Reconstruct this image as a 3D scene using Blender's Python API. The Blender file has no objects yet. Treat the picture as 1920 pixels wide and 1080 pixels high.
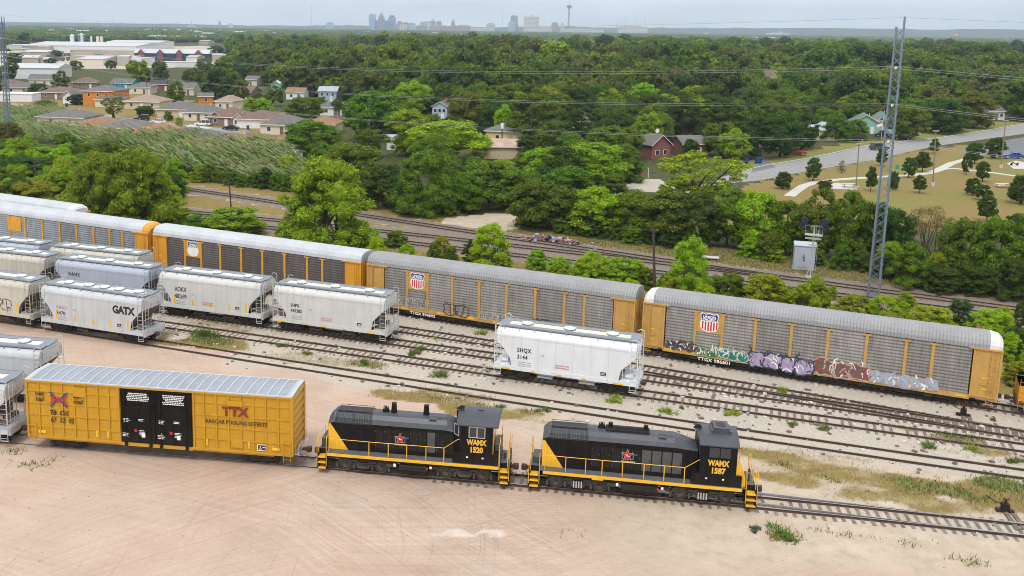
import bpy, bmesh, math, random
import numpy as np
from mathutils import Vector, Matrix

scene = bpy.context.scene
R_ = math.radians
# ---------------------------------------------------------------- camera
CF, CPX, CPY, CTH, CRO, CH = 1823.578, 769.37, 382.696, 0.1794942, 0.0127543, 28.986
cam_data = bpy.data.cameras.new('camera')
cam_data.sensor_width = 36.0
cam_data.lens = CF * 36.0 / 1920.0
cam_data.shift_x = (960 - CPX) / 1920.0
cam_data.shift_y = (CPY - 540) / 1920.0
cam_data.clip_start = 0.5
cam_data.clip_end = 60000
cam = bpy.data.objects.new('camera', cam_data)
scene.collection.objects.link(cam)
_fw = Vector((0, math.cos(CTH), -math.sin(CTH))); _up = Vector((0, math.sin(CTH), math.cos(CTH))); _rt = Vector((1, 0, 0))
_r = _rt * math.cos(CRO) + _up * math.sin(CRO)
_u = -_rt * math.sin(CRO) + _up * math.cos(CRO)
mw = Matrix.Identity(4)
for i in range(3):
    mw[i][0] = _r[i]; mw[i][1] = _u[i]; mw[i][2] = -_fw[i]
mw[2][3] = CH
cam.matrix_world = mw
scene.camera = cam
# ---------------------------------------------------------------- sky, sun, exposure (bright overcast midday)
SUN_EL, SUN_AZ = R_(58), R_(200)          # azimuth measured clockwise from +Y: behind the camera, a little left
world = bpy.data.worlds.new('World'); scene.world = world; world.use_nodes = True
wt = world.node_tree; wn = wt.nodes; wl = wt.links
wn.clear()
wo = wn.new('ShaderNodeOutputWorld'); bg = wn.new('ShaderNodeBackground'); bg.inputs['Strength'].default_value = 0.1
sky = wn.new('ShaderNodeTexSky'); sky.sky_type = 'NISHITA'; sky.sun_disc = False
sky.sun_elevation = SUN_EL; sky.sun_rotation = SUN_AZ; sky.dust_density = 3.0
tc = wn.new('ShaderNodeTexCoord'); sp = wn.new('ShaderNodeSeparateXYZ'); wl.new(tc.outputs['Generated'], sp.inputs[0])
zc = wn.new('ShaderNodeMapRange'); zc.inputs[1].default_value = 0.0; zc.inputs[2].default_value = 0.7
zc.inputs[3].default_value = 9.8; zc.inputs[4].default_value = 9.8; wl.new(sp.outputs['Z'], zc.inputs[0])
mp = wn.new('ShaderNodeMapping'); mp.inputs['Scale'].default_value = (3.0, 3.0, 16.0); wl.new(tc.outputs['Generated'], mp.inputs[0])
nz = wn.new('ShaderNodeTexNoise'); nz.inputs['Scale'].default_value = 2.6; nz.inputs['Detail'].default_value = 6; wl.new(mp.outputs[0], nz.inputs[0])
nr = wn.new('ShaderNodeMapRange'); nr.inputs[1].default_value = 0.35; nr.inputs[2].default_value = 0.7; nr.inputs[3].default_value = 0.90; nr.inputs[4].default_value = 1.10
wl.new(nz.outputs['Fac'], nr.inputs[0])
mu = wn.new('ShaderNodeMath'); mu.operation = 'MULTIPLY'; wl.new(zc.outputs[0], mu.inputs[0]); wl.new(nr.outputs[0], mu.inputs[1])
cl = wn.new('ShaderNodeMix'); cl.data_type = 'RGBA'; cl.blend_type = 'MULTIPLY'; cl.inputs[0].default_value = 1.0
cl.inputs[6].default_value = (0.975, 0.992, 1.02, 1); wl.new(mu.outputs[0], cl.inputs[7])
mx = wn.new('ShaderNodeMix'); mx.data_type = 'RGBA'; mx.inputs[0].default_value = 0.90
wl.new(sky.outputs[0], mx.inputs[6]); wl.new(cl.outputs[2], mx.inputs[7])
wl.new(mx.outputs[2], bg.inputs['Color']); wl.new(bg.outputs[0], wo.inputs['Surface'])
sun_d = bpy.data.lights.new('sun', 'SUN'); sun_d.energy = 1.5; sun_d.angle = R_(14); sun_d.color = (1.0, 0.965, 0.91)
sun = bpy.data.objects.new('sun', sun_d); scene.collection.objects.link(sun)
_sd = Vector((math.sin(SUN_AZ) * math.cos(SUN_EL), math.cos(SUN_AZ) * math.cos(SUN_EL), math.sin(SUN_EL)))
sun.rotation_euler = _sd.to_track_quat('Z', 'Y').to_euler()
scene.view_settings.view_transform = 'Standard'; scene.view_settings.look = 'None'
scene.view_settings.exposure = 0.44; scene.view_settings.gamma = 1.0
scene.cycles.max_bounces = 6; scene.cycles.diffuse_bounces = 3; scene.cycles.glossy_bounces = 3
scene.cycles.transmission_bounces = 4; scene.cycles.transparent_max_bounces = 6; scene.cycles.volume_bounces = 0
scene.cycles.use_adaptive_sampling = True; scene.cycles.adaptive_threshold = 0.02
scene.cycles.sample_clamp_indirect = 4.0
scene.cycles.filter_width = 0.95
scene.cycles.use_denoising = True

# ---------------------------------------------------------------- where a spot of the photograph lies on the ground
def ray(px, py):
    xr = (px - CPX) / CF; ur = (CPY - py) / CF
    a = xr * math.cos(CRO) - ur * math.sin(CRO); u = xr * math.sin(CRO) + ur * math.cos(CRO)
    return (a, math.cos(CTH) + u * math.sin(CTH), -math.sin(CTH) + u * math.cos(CTH))
def G(px, py, z=0.0):
    d = ray(px, py); k = (z - CH) / d[2]
    return d[0] * k, d[1] * k
def zat(X, Y, py, px=None):                # height over (X,Y) that shows at picture row py
    # project two heights, solve
    lo, hi = -5.0, 600.0
    for _ in range(50):
        m = (lo + hi) / 2
        if proj(X, Y, m)[1] > py: lo = m
        else: hi = m
    return lo
def proj(X, Y, Z):
    Zc = Z - CH
    d = Y * math.cos(CTH) - Zc * math.sin(CTH); u = Y * math.sin(CTH) + Zc * math.cos(CTH)
    xr = X * math.cos(CRO) + u * math.sin(CRO); ur = -X * math.sin(CRO) + u * math.cos(CRO)
    return CPX + CF * xr / d, CPY - CF * ur / d
def hor(px): return 52.0 + (px - CPX) * 0.01276
def far(px, D):
    d = ray(px, hor(px)); n = math.hypot(d[0], d[1]); return d[0] / n * D, d[1] / n * D
def ppm(X, Y):                              # picture pixels per metre at ground point
    return CF / (Y * math.cos(CTH) + CH * math.sin(CTH))

# ---------------------------------------------------------------- object helpers
def link(o): scene.collection.objects.link(o); return o
def tag(o, label=None, cat=None, group=None, kind=None):
    if label: o['label'] = label
    if cat: o['category'] = cat
    if group: o['group'] = group
    if kind: o['kind'] = kind
    return o
def thing(name, label, cat, loc=(0, 0, 0), rz=0.0, group=None):
    o = bpy.data.objects.new(name, None); link(o); o.location = loc; o.rotation_euler = (0, 0, rz)
    o.empty_display_size = 0.5
    return tag(o, label, cat, group)
def copy_tree(o, parent=None):
    c = o.copy(); link(c)
    if parent: c.parent = parent
    for ch in list(o.children): copy_tree(ch, c)
    return c

class MB:
    def __init__(s): s.v = []; s.f = []; s.m = []; s.cur = 0
    def add(s, vs, fs):
        b = len(s.v); s.v += [tuple(p) for p in vs]
        for f in fs: s.f.append([b + i for i in f]); s.m.append(s.cur)
    def box(s, x0, x1, y0, y1, z0, z1):
        s.add([(x0,y0,z0),(x1,y0,z0),(x1,y1,z0),(x0,y1,z0),(x0,y0,z1),(x1,y0,z1),(x1,y1,z1),(x0,y1,z1)],
              [(0,3,2,1),(4,5,6,7),(0,1,5,4),(1,2,6,5),(2,3,7,6),(3,0,4,7)])
        return s
    def obox(s, c, hx, hy, hz, rz):          # box turned about z
        ca, sa = math.cos(rz), math.sin(rz)
        vs = []
        for z in (-hz, hz):
            for x, y in ((-hx,-hy),(hx,-hy),(hx,hy),(-hx,hy)):
                vs.append((c[0]+x*ca-y*sa, c[1]+x*sa+y*ca, c[2]+z))
        s.add(vs, [(0,3,2,1),(4,5,6,7),(0,1,5,4),(1,2,6,5),(2,3,7,6),(3,0,4,7)]); return s
    def prism_y(s, pts, y0, y1):             # polygon in (x,z), pushed along y
        n = len(pts)
        vs = [(x, y0, z) for x, z in pts] + [(x, y1, z) for x, z in pts]
        s.add(vs, [list(range(n)), list(range(2*n-1, n-1, -1))] + [(i, i+n, (i+1) % n + n, (i+1) % n) for i in range(n)]); return s
    def prism_x(s, pts, x0, x1):             # polygon in (y,z), pushed along x
        n = len(pts)
        vs = [(x0, y, z) for y, z in pts] + [(x1, y, z) for y, z in pts]
        s.add(vs, [list(range(n)), list(range(2*n-1, n-1, -1))] + [(i, i+n, (i+1) % n + n, (i+1) % n) for i in range(n)]); return s
    def prism_z(s, pts, z0, z1):
        n = len(pts)
        vs = [(x, y, z0) for x, y in pts] + [(x, y, z1) for x, y in pts]
        s.add(vs, [list(range(n-1, -1, -1)), list(range(n, 2*n))] + [(i, (i+1) % n, (i+1) % n + n, i+n) for i in range(n)]); return s
    def loft(s, rings, cap=True, closed=True):
        n = len(rings[0]); b = len(s.v)
        for r in rings: s.v += [tuple(p) for p in r]
        for k in range(len(rings)-1):
            for i in range(n if closed else n-1):
                j = (i+1) % n
                s.f.append([b+k*n+i, b+k*n+j, b+(k+1)*n+j, b+(k+1)*n+i]); s.m.append(s.cur)
        if cap and closed:
            s.f.append([b+i for i in range(n-1, -1, -1)]); s.m.append(s.cur)
            s.f.append([b+(len(rings)-1)*n+i for i in range(n)]); s.m.append(s.cur)
        return s
    def cyl(s, p, q, r, n=8, r2=None, cap=True):
        p = Vector(p); q = Vector(q); d = (q-p)
        if d.length < 1e-6: return s
        d.normalize(); a = d.orthogonal().normalized(); b = d.cross(a)
        r2 = r if r2 is None else r2
        s.loft([[p+(a*math.cos(t)+b*math.sin(t))*r for t in [2*math.pi*i/n for i in range(n)]],
                [q+(a*math.cos(t)+b*math.sin(t))*r2 for t in [2*math.pi*i/n for i in range(n)]]], cap)
        return s
    def tube(s, pts, r, n=5):
        pts = [Vector(p) for p in pts]
        rings = []
        a = (pts[1]-pts[0]).orthogonal().normalized()
        for i, p in enumerate(pts):
            d = (pts[min(i+1, len(pts)-1)] - pts[max(i-1, 0)]).normalized()
            a = (a - d*a.dot(d)); a = a.normalized() if a.length > 1e-5 else d.orthogonal().normalized()
            b = d.cross(a); rr = r[i] if isinstance(r, (list, tuple)) else r
            rings.append([p+(a*math.cos(t)+b*math.sin(t))*rr for t in [2*math.pi*k/n for k in range(n)]])
        return s.loft(rings)
    def sphere(s, c, rx, ry=None, rz=None, n=10, m=6):
        ry = ry or rx; rz = rz or rx
        rings = []
        for k in range(m+1):
            ph = -math.pi/2 + math.pi*k/m; cr = max(math.cos(ph), 1e-3)
            rings.append([(c[0]+rx*cr*math.cos(2*math.pi*i/n), c[1]+ry*cr*math.sin(2*math.pi*i/n), c[2]+rz*math.sin(ph)) for i in range(n)])
        return s.loft(rings)
    def face(s, pts): s.add(pts, [list(range(len(pts)))]); return s
    def build(s, name, mats, parent=None, smooth=False, bevel=0.0, recalc=True, loc=None):
        me = bpy.data.meshes.new(name)
        me.from_pydata(s.v, [], s.f)
        if not isinstance(mats, (list, tuple)): mats = [mats]
        for m in mats: me.materials.append(m)
        if len(mats) > 1: me.polygons.foreach_set('material_index', s.m)
        if recalc or bevel:
            bm = bmesh.new(); bm.from_mesh(me)
            if recalc: bmesh.ops.recalc_face_normals(bm, faces=bm.faces)
            if bevel:
                es = [e for e in bm.edges if len(e.link_faces) == 2 and e.calc_face_angle(0) > 0.6]
                bmesh.ops.bevel(bm, geom=es, offset=bevel, segments=2, affect='EDGES', profile=0.6)
            bm.to_mesh(me); bm.free()
        if smooth:
            me.polygons.foreach_set('use_smooth', [True]*len(me.polygons))
            try: me.set_sharp_from_angle(angle=R_(40))
            except Exception: pass
        o = bpy.data.objects.new(name, me); link(o)
        if parent: o.parent = parent
        if loc: o.location = loc
        return o
def build_pieces(mb, name, mats, parent, **kw):
    # one object for every connected piece that was added to mb
    par = list(range(len(mb.v)))
    def f(i):
        while par[i] != i: par[i] = par[par[i]]; i = par[i]
        return i
    for fc in mb.f:
        for i in fc[1:]: par[f(i)] = f(fc[0])
    gr = {}
    for k, fc in enumerate(mb.f): gr.setdefault(f(fc[0]), []).append(k)
    out = []
    for ks in gr.values():
        q = MB(); mp = {}
        for k in ks:
            r = []
            for i in mb.f[k]:
                if i not in mp: mp[i] = len(q.v); q.v.append(mb.v[i])
                r.append(mp[i])
            q.f.append(r); q.m.append(mb.m[k])
        out.append(q.build(name, mats, parent, **kw))
    return out
def share(name, o, parent, loc=(0, 0, 0), rz=0):
    c = bpy.data.objects.new(name, o.data); link(c); c.parent = parent; c.location = loc; c.rotation_euler = (0, 0, rz); return c

# ---------------------------------------------------------------- materials
def nmat(name):
    m = bpy.data.materials.new(name); m.use_nodes = True
    nt = m.node_tree; b = nt.nodes['Principled BSDF']
    return m, nt, b
def add(nt, t, **kw):
    n = nt.nodes.new(t)
    for k, v in kw.items(): setattr(n, k, v)
    return n
def noise(nt, scale, detail=5, vec=None, rough=0.6):
    n = add(nt, 'ShaderNodeTexNoise'); n.inputs['Scale'].default_value = scale; n.inputs['Detail'].default_value = detail
    n.inputs['Roughness'].default_value = rough
    if vec is not None: nt.links.new(vec, n.inputs['Vector'])
    return n.outputs['Fac']
def rng(nt, src, a, b, c, d):
    n = add(nt, 'ShaderNodeMapRange'); n.inputs[1].default_value = a; n.inputs[2].default_value = b
    n.inputs[3].default_value = c; n.inputs[4].default_value = d; nt.links.new(src, n.inputs[0]); return n.outputs[0]
def mixc(nt, fac, a, b, mode='MIX'):
    n = add(nt, 'ShaderNodeMix', data_type='RGBA', blend_type=mode)
    for i, x in ((0, fac), (6, a), (7, b)):
        if isinstance(x, (int, float)): n.inputs[i].default_value = x
        elif isinstance(x, tuple): n.inputs[i].default_value = (*x, 1) if len(x) == 3 else x
        else: nt.links.new(x, n.inputs[i])
    return n.outputs[2]
def math_(nt, op, a, b=0.0, c=None):
    n = add(nt, 'ShaderNodeMath', operation=op)
    for i, x in ((0, a), (1, b), (2, c)):
        if x is None: continue
        if isinstance(x, (int, float)): n.inputs[i].default_value = x
        else: nt.links.new(x, n.inputs[i])
    return n.outputs[0]
def mapping(nt, sc, coord='Object'):
    t = add(nt, 'ShaderNodeTexCoord'); m = add(nt, 'ShaderNodeMapping'); m.inputs['Scale'].default_value = sc
    nt.links.new(t.outputs[coord], m.inputs[0]); return m.outputs[0]
def M(name, col, rough=0.6, metal=0.0, v=0.12, sc=1.5, dirt=0.0, dirtc=(0.16, 0.11, 0.07), rust=0.0, bump=0.0, bsc=20, dust=0.0, dz=(0.6, 2.3)):
    m, nt, b = nmat(name)
    c = mapping(nt, (1, 1, 1)); f = rng(nt, noise(nt, sc, 6, c), 0.3, 0.7, 1 - v, 1 + v)
    base = mixc(nt, 1.0, tuple(col), f, 'MULTIPLY')
    if dirt:                                    # rain streaks and grime with a shape of their own
        s = mapping(nt, (2.6, 2.6, 0.22)); g = noise(nt, 1.6, 7, s, 0.7)
        base = mixc(nt, rng(nt, g, 0.47, 0.78, 0.0, dirt), base, dirtc)
    if dust:                                    # yard dust thrown up over the lower sides
        sz = add(nt, 'ShaderNodeSeparateXYZ'); nt.links.new(c, sz.inputs[0]); q = math_(nt, 'ADD', sz.outputs['Z'], math_(nt, 'MULTIPLY', math_(nt, 'SUBTRACT', noise(nt, 1.1, 7, mapping(nt, (1.6, 1.6, .6)), .7), .5), 2.6))
        base = mixc(nt, rng(nt, q, dz[0], dz[1], dust, 0.0), base, (0.30, 0.235, 0.175))
    if rust:
        g2 = noise(nt, 2.3, 8, c, 0.7)
        base = mixc(nt, rng(nt, g2, 0.60, 0.72, 0.0, rust), base, (0.13, 0.05, 0.025))
    nt.links.new(base, b.inputs['Base Color'])
    b.inputs['Roughness'].default_value = rough; b.inputs['Metallic'].default_value = metal
    if bump:
        bp = add(nt, 'ShaderNodeBump'); bp.inputs['Strength'].default_value = bump; bp.inputs['Distance'].default_value = 0.02
        nt.links.new(noise(nt, bsc, 4, c), bp.inputs['Height']); nt.links.new(bp.outputs[0], b.inputs['Normal'])
    return m
def leaf_mat(name, use_random=False, ramp=None):
    m, nt, b = nmat(name)
    oi = add(nt, 'ShaderNodeObjectInfo'); ge = add(nt, 'ShaderNodeNewGeometry')
    if use_random:
        cr = add(nt, 'ShaderNodeValToRGB'); cr.color_ramp.interpolation = 'LINEAR'
        els = cr.color_ramp.elements
        while len(els) > 1: els.remove(els[-1])
        els[0].position = 0; els[0].color = (*ramp[0], 1)
        for i, c in enumerate(ramp[1:]):
            e = els.new((i+1)/(len(ramp)-1)); e.color = (*c, 1)
        nt.links.new(oi.outputs['Random'], cr.inputs[0]); base = cr.outputs[0]
    else: base = oi.outputs['Color']
    if use_random:
        big = rng(nt, noise(nt, .006, 4, oi.outputs['Location']), .36, .64, .70, 1.22); base = mixc(nt, 1.0, base, big, 'MULTIPLY')
    f = rng(nt, ge.outputs['Random Per Island'], 0, 1, 0.5, 1.5)
    c1 = mixc(nt, 1.0, base, f, 'MULTIPLY')
    oc = mapping(nt, (1, 1, 1)); g = rng(nt, noise(nt, 0.55, 3, oc), 0.35, 0.68, 0.0, 1.0)
    warm = mixc(nt, 1.0, c1, (1.18, 1.12, 0.8), 'MULTIPLY')
    c2 = mixc(nt, g, c1, warm)
    nt.links.new(c2, b.inputs['Base Color']); b.inputs['Roughness'].default_value = 0.62
    b.inputs['Specular IOR Level'].default_value = 0.25
    tr = add(nt, 'ShaderNodeBsdfTranslucent'); nt.links.new(mixc(nt, 1.0, c2, (1.3, 1.25, 0.5), 'MULTIPLY'), tr.inputs['Color'])
    ms = add(nt, 'ShaderNodeMixShader'); ms.inputs[0].default_value = 0.42
    nt.links.new(b.outputs[0], ms.inputs[1]); nt.links.new(tr.outputs[0], ms.inputs[2])
    nt.links.new(ms.outputs[0], nt.nodes['Material Output'].inputs['Surface'])
    return m
def decal_y(mb, pts, y, t=0.004):             # a painted mark on the near face (normal -y)
    mb.prism_y(pts, y - t, y + t)
_fc = {}
def text_mesh(body, size, bold=0.0, sx=1.0, spacing=1.0, shear=0.0, align='LEFT', line=1.0):
    cu = bpy.data.curves.new('lettering', 'FONT'); cu.body = body; cu.size = size; cu.align_x = align
    cu.offset = bold; cu.space_character = spacing; cu.shear = shear; cu.space_line = line; cu.extrude = 0.003; cu.resolution_u = 3
    o = bpy.data.objects.new('lettering', cu); link(o); bpy.context.view_layer.update()
    me = bpy.data.meshes.new_from_object(o.evaluated_get(bpy.context.evaluated_depsgraph_get()))
    bpy.data.objects.remove(o); bpy.data.curves.remove(cu)
    for v in me.vertices:
        x, y, z = v.co; v.co = (x * sx, -z, y)
    return me
def text(body, size, mat, parent, x, y, z, bold=0.0, sx=1.0, spacing=1.0, shear=0.0, align='LEFT', line=1.0, name='lettering'):
    me = text_mesh(body, size, bold, sx, spacing, shear, align, line)
    me.materials.clear(); me.materials.append(mat); me.polygons.foreach_set('material_index', [0]*len(me.polygons))
    o = bpy.data.objects.new(name, me); link(o); o.parent = parent; o.location = (x, y - 0.004, z); return o
# ================================================================= materials of the rolling stock
m_blk = M('black_paint', (0.009, 0.008, 0.008), 0.45, v=0.2, dirt=0.3, dirtc=(0.045, 0.036, 0.030), dust=.05, dz=(.4, 2.2))
m_blk.node_tree.nodes['Principled BSDF'].inputs['Specular IOR Level'].default_value = 0.13
m_gry = M('dark_grey_roof_paint', (0.050, 0.055, 0.066), 0.45, v=0.2, dirt=0.3, dirtc=(0.05, 0.05, 0.05))
m_deck = M('deck_grey', (0.10, 0.10, 0.105), 0.7, v=0.2, dirt=0.3)
m_yel = M('loco_yellow', (0.78, 0.43, 0.018), 0.45, v=0.08, dirt=0.35, dirtc=(0.36, 0.19, 0.02), dust=.12, dz=(.2, 1.5))
m_byel = M('boxcar_yellow', (0.50, 0.262, 0.008), 0.5, v=0.07, dirt=0.35, dirtc=(0.27, 0.135, 0.012), bump=0.1, bsc=3, dust=.07, dz=(.7, 1.8), rust=.25)
m_ayel = M('rack_yellow', (0.50, 0.285, 0.070), 0.6, v=0.12, dirt=0.5, dirtc=(0.26, 0.14, 0.05), rust=0.5)
m_oyel = M('rack_orange', (0.62, 0.29, 0.02), 0.5, v=0.1, dirt=0.3, dirtc=(0.3, 0.15, 0.04))
m_truck = M('truck_grime', (0.035, 0.028, 0.024), 0.85, v=0.4, sc=4, rust=0.5)
m_ltruck = M('loco_truck', (0.013, 0.012, 0.012), 0.7, v=0.3, sc=4, dirt=0.6, dirtc=(0.075, 0.065, 0.055), dust=.25, dz=(.1, 1.2))
m_wheel = M('wheel_steel', (0.045, 0.03, 0.022), 0.7, metal=0.3, v=0.3)
m_coup = M('coupler_rust', (0.075, 0.04, 0.026), 0.85, v=0.3, rust=0.6)
m_under = M('underframe_black', (0.02, 0.018, 0.016), 0.8, v=0.3, rust=0.4)
m_galv = M('galvanised_roof', (0.30, 0.33, 0.375), 0.5, metal=0.25, v=0.12, sc=0.7, dirt=0.5, dirtc=(0.27, 0.28, 0.29))
m_white = M('white_cap', (0.60, 0.60, 0.60), 0.5, v=0.05, dirt=0.25, dirtc=(0.4, 0.38, 0.35))
m_seam = M('roof_seam', (0.46, 0.48, 0.51), 0.5, v=0.05)
def roof_mat(name, c, c2, k):
    m, nt, b = nmat(name); o = mapping(nt, (1, 1, 1)); sx = add(nt, 'ShaderNodeSeparateXYZ'); nt.links.new(o, sx.inputs[0])
    f = math_(nt, 'ABSOLUTE', math_(nt, 'SUBTRACT', math_(nt, 'FRACT', math_(nt, 'ADD', math_(nt, 'MULTIPLY', sx.outputs['X'], 1/.25), .25)), .5))
    g = math_(nt, 'MULTIPLY', rng(nt, f, .05, .3, 1, 0), rng(nt, sx.outputs['Z'], 5.55, 5.95, 1, .35))
    base = mixc(nt, math_(nt, 'MULTIPLY', g, k), c, c2); base = mixc(nt, 1.0, base, rng(nt, noise(nt, .5, 6, o), .3, .7, .88, 1.1), 'MULTIPLY')
    base = mixc(nt, rng(nt, noise(nt, 1.6, 7, mapping(nt, (2.6, 2.6, .3)), .7), .5, .78, 0, .4), base, c2)
    nt.links.new(base, b.inputs['Base Color']); b.inputs['Roughness'].default_value = .55; b.inputs['Metallic'].default_value = .15
    return m
def panel_mat(name, c):
    m, nt, b = nmat(name)
    o = mapping(nt, (1, 1, 1)); sx = add(nt, 'ShaderNodeSeparateXYZ'); nt.links.new(o, sx.inputs[0])
    fz = math_(nt, 'FRACT', math_(nt, 'MULTIPLY', sx.outputs['Z'], 1/0.27)); fx = math_(nt, 'FRACT', math_(nt, 'MULTIPLY', sx.outputs['X'], 1/0.3))
    hz = rng(nt, math_(nt, 'ABSOLUTE', math_(nt, 'SUBTRACT', fz, 0.5)), 0.20, 0.36, 1.0, 0.50)   # punched rows
    vx = rng(nt, math_(nt, 'ABSOLUTE', math_(nt, 'SUBTRACT', fx, 0.5)), 0.40, 0.47, 1.0, 0.75)
    n1 = rng(nt, noise(nt, 0.8, 7, mapping(nt, (2.4, 2.4, 0.5)), 0.7), 0.32, 0.7, 0.72, 1.25)
    k = math_(nt, 'MULTIPLY', math_(nt, 'MULTIPLY', hz, vx), n1)
    oi = add(nt, 'ShaderNodeObjectInfo'); k = math_(nt, 'MULTIPLY', k, rng(nt, oi.outputs['Random'], 0, 1, .84, 1.14))
    base = mixc(nt, 1.0, c, k, 'MULTIPLY')
    g = noise(nt, 1.7, 8, o, 0.7); base = mixc(nt, rng(nt, g, 0.6, 0.75, 0, 0.55), base, (0.10, 0.055, 0.04))
    nt.links.new(base, b.inputs['Base Color']); b.inputs['Roughness'].default_value = 0.6; b.inputs['Metallic'].default_value = 0.15
    return m
m_groof = roof_mat('rack_roof_grey', (0.30, 0.30, 0.31), (0.165, 0.16, 0.16), .5); m_wroof = roof_mat('rack_roof_white', (0.50, 0.525, 0.56), (0.35, 0.355, 0.365), .45)
m_pan = panel_mat('punched_panel_grey', (0.325, 0.305, 0.285))
m_pan_d = panel_mat('punched_panel_dark', (0.135, 0.118, 0.112))
m_pan_b = panel_mat('punched_panel_blue', (0.30, 0.325, 0.36))
def hop(name, c, dirt, dirtc, rough=.55):
    m, nt, b = nmat(name); o = mapping(nt, (1, 1, 1)); sx = add(nt, 'ShaderNodeSeparateXYZ'); nt.links.new(o, sx.inputs[0])
    sm_ = math_(nt, 'ABSOLUTE', math_(nt, 'SUBTRACT', math_(nt, 'FRACT', math_(nt, 'MULTIPLY', sx.outputs['X'], 1/1.44)), .5))
    base = mixc(nt, 1.0, c, rng(nt, noise(nt, .6, 6, o), .3, .7, .93, 1.06), 'MULTIPLY')
    base = mixc(nt, 1.0, base, rng(nt, sm_, .0, .03, .84, 1.0), 'MULTIPLY')
    oi = add(nt, 'ShaderNodeObjectInfo'); off = add(nt, 'ShaderNodeVectorMath', operation='ADD'); nt.links.new(mapping(nt, (2.2, 2.2, .16)), off.inputs[0]); nt.links.new(oi.outputs['Location'], off.inputs[1])
    g = noise(nt, 1.5, 8, off.outputs[0], .72); base = mixc(nt, rng(nt, g, .46, .74, 0, dirt), base, dirtc)
    off2 = add(nt, 'ShaderNodeVectorMath', operation='ADD'); nt.links.new(mapping(nt, (3.4, 3.4, .22)), off2.inputs[0]); nt.links.new(oi.outputs['Location'], off2.inputs[1])
    g2 = noise(nt, 2.2, 8, off2.outputs[0], .75); base = mixc(nt, rng(nt, g2, .66, .78, 0, dirt*1.5), base, (.17, .09, .05))
    nt.links.new(base, b.inputs['Base Color']); b.inputs['Roughness'].default_value = rough; return m
m_hw = hop('hopper_white', (.68, .70, .73), .22, (.42, .41, .40), .5)
m_hl = hop('hopper_light_grey', (.56, .56, .545), .38, (.34, .31, .27))
m_hc = hop('hopper_cream', (.50, .475, .41), .55, (.27, .22, .15))
m_hb = hop('hopper_bluish', (.38, .42, .49), .38, (.26, .26, .27))
m_hg = hop('hopper_pale_grey', (.50, .52, .54), .45, (.31, .27, .23))
m_slope = M('hopper_end_grime', (0.13, 0.105, 0.075), 0.85, v=0.35, rust=0.5)
m_walk = M('roofwalk_grating', (0.235, 0.265, 0.30), 0.6, metal=0.3, v=0.12, sc=3)
m_trough = M('hatch_trough_cream', (0.66, 0.585, 0.44), 0.6, v=0.05)
m_troughw = M('hatch_trough_white', (0.60, 0.58, 0.54), 0.6, v=0.06)
m_hatch = M('hatch_white', (0.70, 0.70, 0.70), 0.45, v=0.04)
m_refl = M('reflector_yellow', (0.75, 0.47, 0.03), 0.4, v=0.15)
m_txt = M('lettering_black', (0.02, 0.02, 0.025), 0.6)
m_faint = M('lettering_faded', (0.30, 0.30, 0.31), 0.7)
m_txtw = M('lettering_white', (0.75, 0.75, 0.73), 0.6)
m_red = M('paint_red', (0.52, 0.02, 0.02), 0.5); m_dred = M('paint_dull_red', (0.22, 0.02, 0.012), 0.5)
m_blu = M('paint_blue', (0.015, 0.05, 0.24), 0.5); m_pink = M('paint_pale_red', (0.52, 0.27, 0.24), 0.6)
m_oli = M('lettering_olive', (0.05, 0.025, 0.008), 0.6)
m_glass = M('window_glass', (0.02, 0.03, 0.035), 0.08, v=0.0); m_glass.node_tree.nodes['Principled BSDF'].inputs['Specular IOR Level'].default_value = 0.8
m_alu = M('aluminium_frame', (0.55, 0.56, 0.57), 0.4, metal=0.5)
m_grl = M('radiator_grille', (0.02, 0.021, 0.024), 0.6, v=0.2)

# ================================================================= running gear
def wheel_mesh(r, mat):
    mb = MB(); n = 16
    ring = lambda rr, y: [(rr*math.cos(2*math.pi*i/n), y, rr*math.sin(2*math.pi*i/n)) for i in range(n)]
    mb.loft([ring(0.10, -0.09), ring(0.12, -0.075), ring(r*0.78, -0.03), ring(r*0.84, -0.065), ring(r, -0.065), ring(r+0.005, 0.05), ring(r+0.03, 0.055), ring(r+0.03, 0.085), ring(0.12, 0.07)])
    return mb.build('wheel', mat, smooth=True)
_w = wheel_mesh(0.42, m_wheel); _wl = wheel_mesh(0.51, m_ltruck)
PROTO = [_w, _wl]
def freight_truck(parent, x):
    mb = MB()
    pr = [(-1.12,.60),(-.95,.66),(-.42,.80),(.42,.80),(.95,.66),(1.12,.60),(1.12,.40),(.86,.34),(.45,.20),(-.45,.20),(-.86,.34),(-1.12,.40)]
    for s in (-1, 1):
        mb.prism_y(pr, s*0.98-0.07, s*0.98+0.07)
        for a in (-.89, .89): mb.cyl((a, s*1.06, .42), (a, s*1.16, .42), .11, 8)
        for a in (-.2, 0, .2): mb.cyl((a, s*1.07, .28), (a, s*1.07, .6), .075, 6)
    mb.box(-.18, .18, -1.0, 1.0, .42, .78)
    for a in (-.89, .89): mb.cyl((a, -.8, .42), (a, .8, .42), .08, 6)
    t = mb.build('truck', m_truck, parent, loc=(x, 0, 0))
    for a in (-.89, .89):
        for s in (-1, 1):
            w = share('wheel', _w, t, (a, s*.745, .42), 0 if s < 0 else math.pi)
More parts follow.
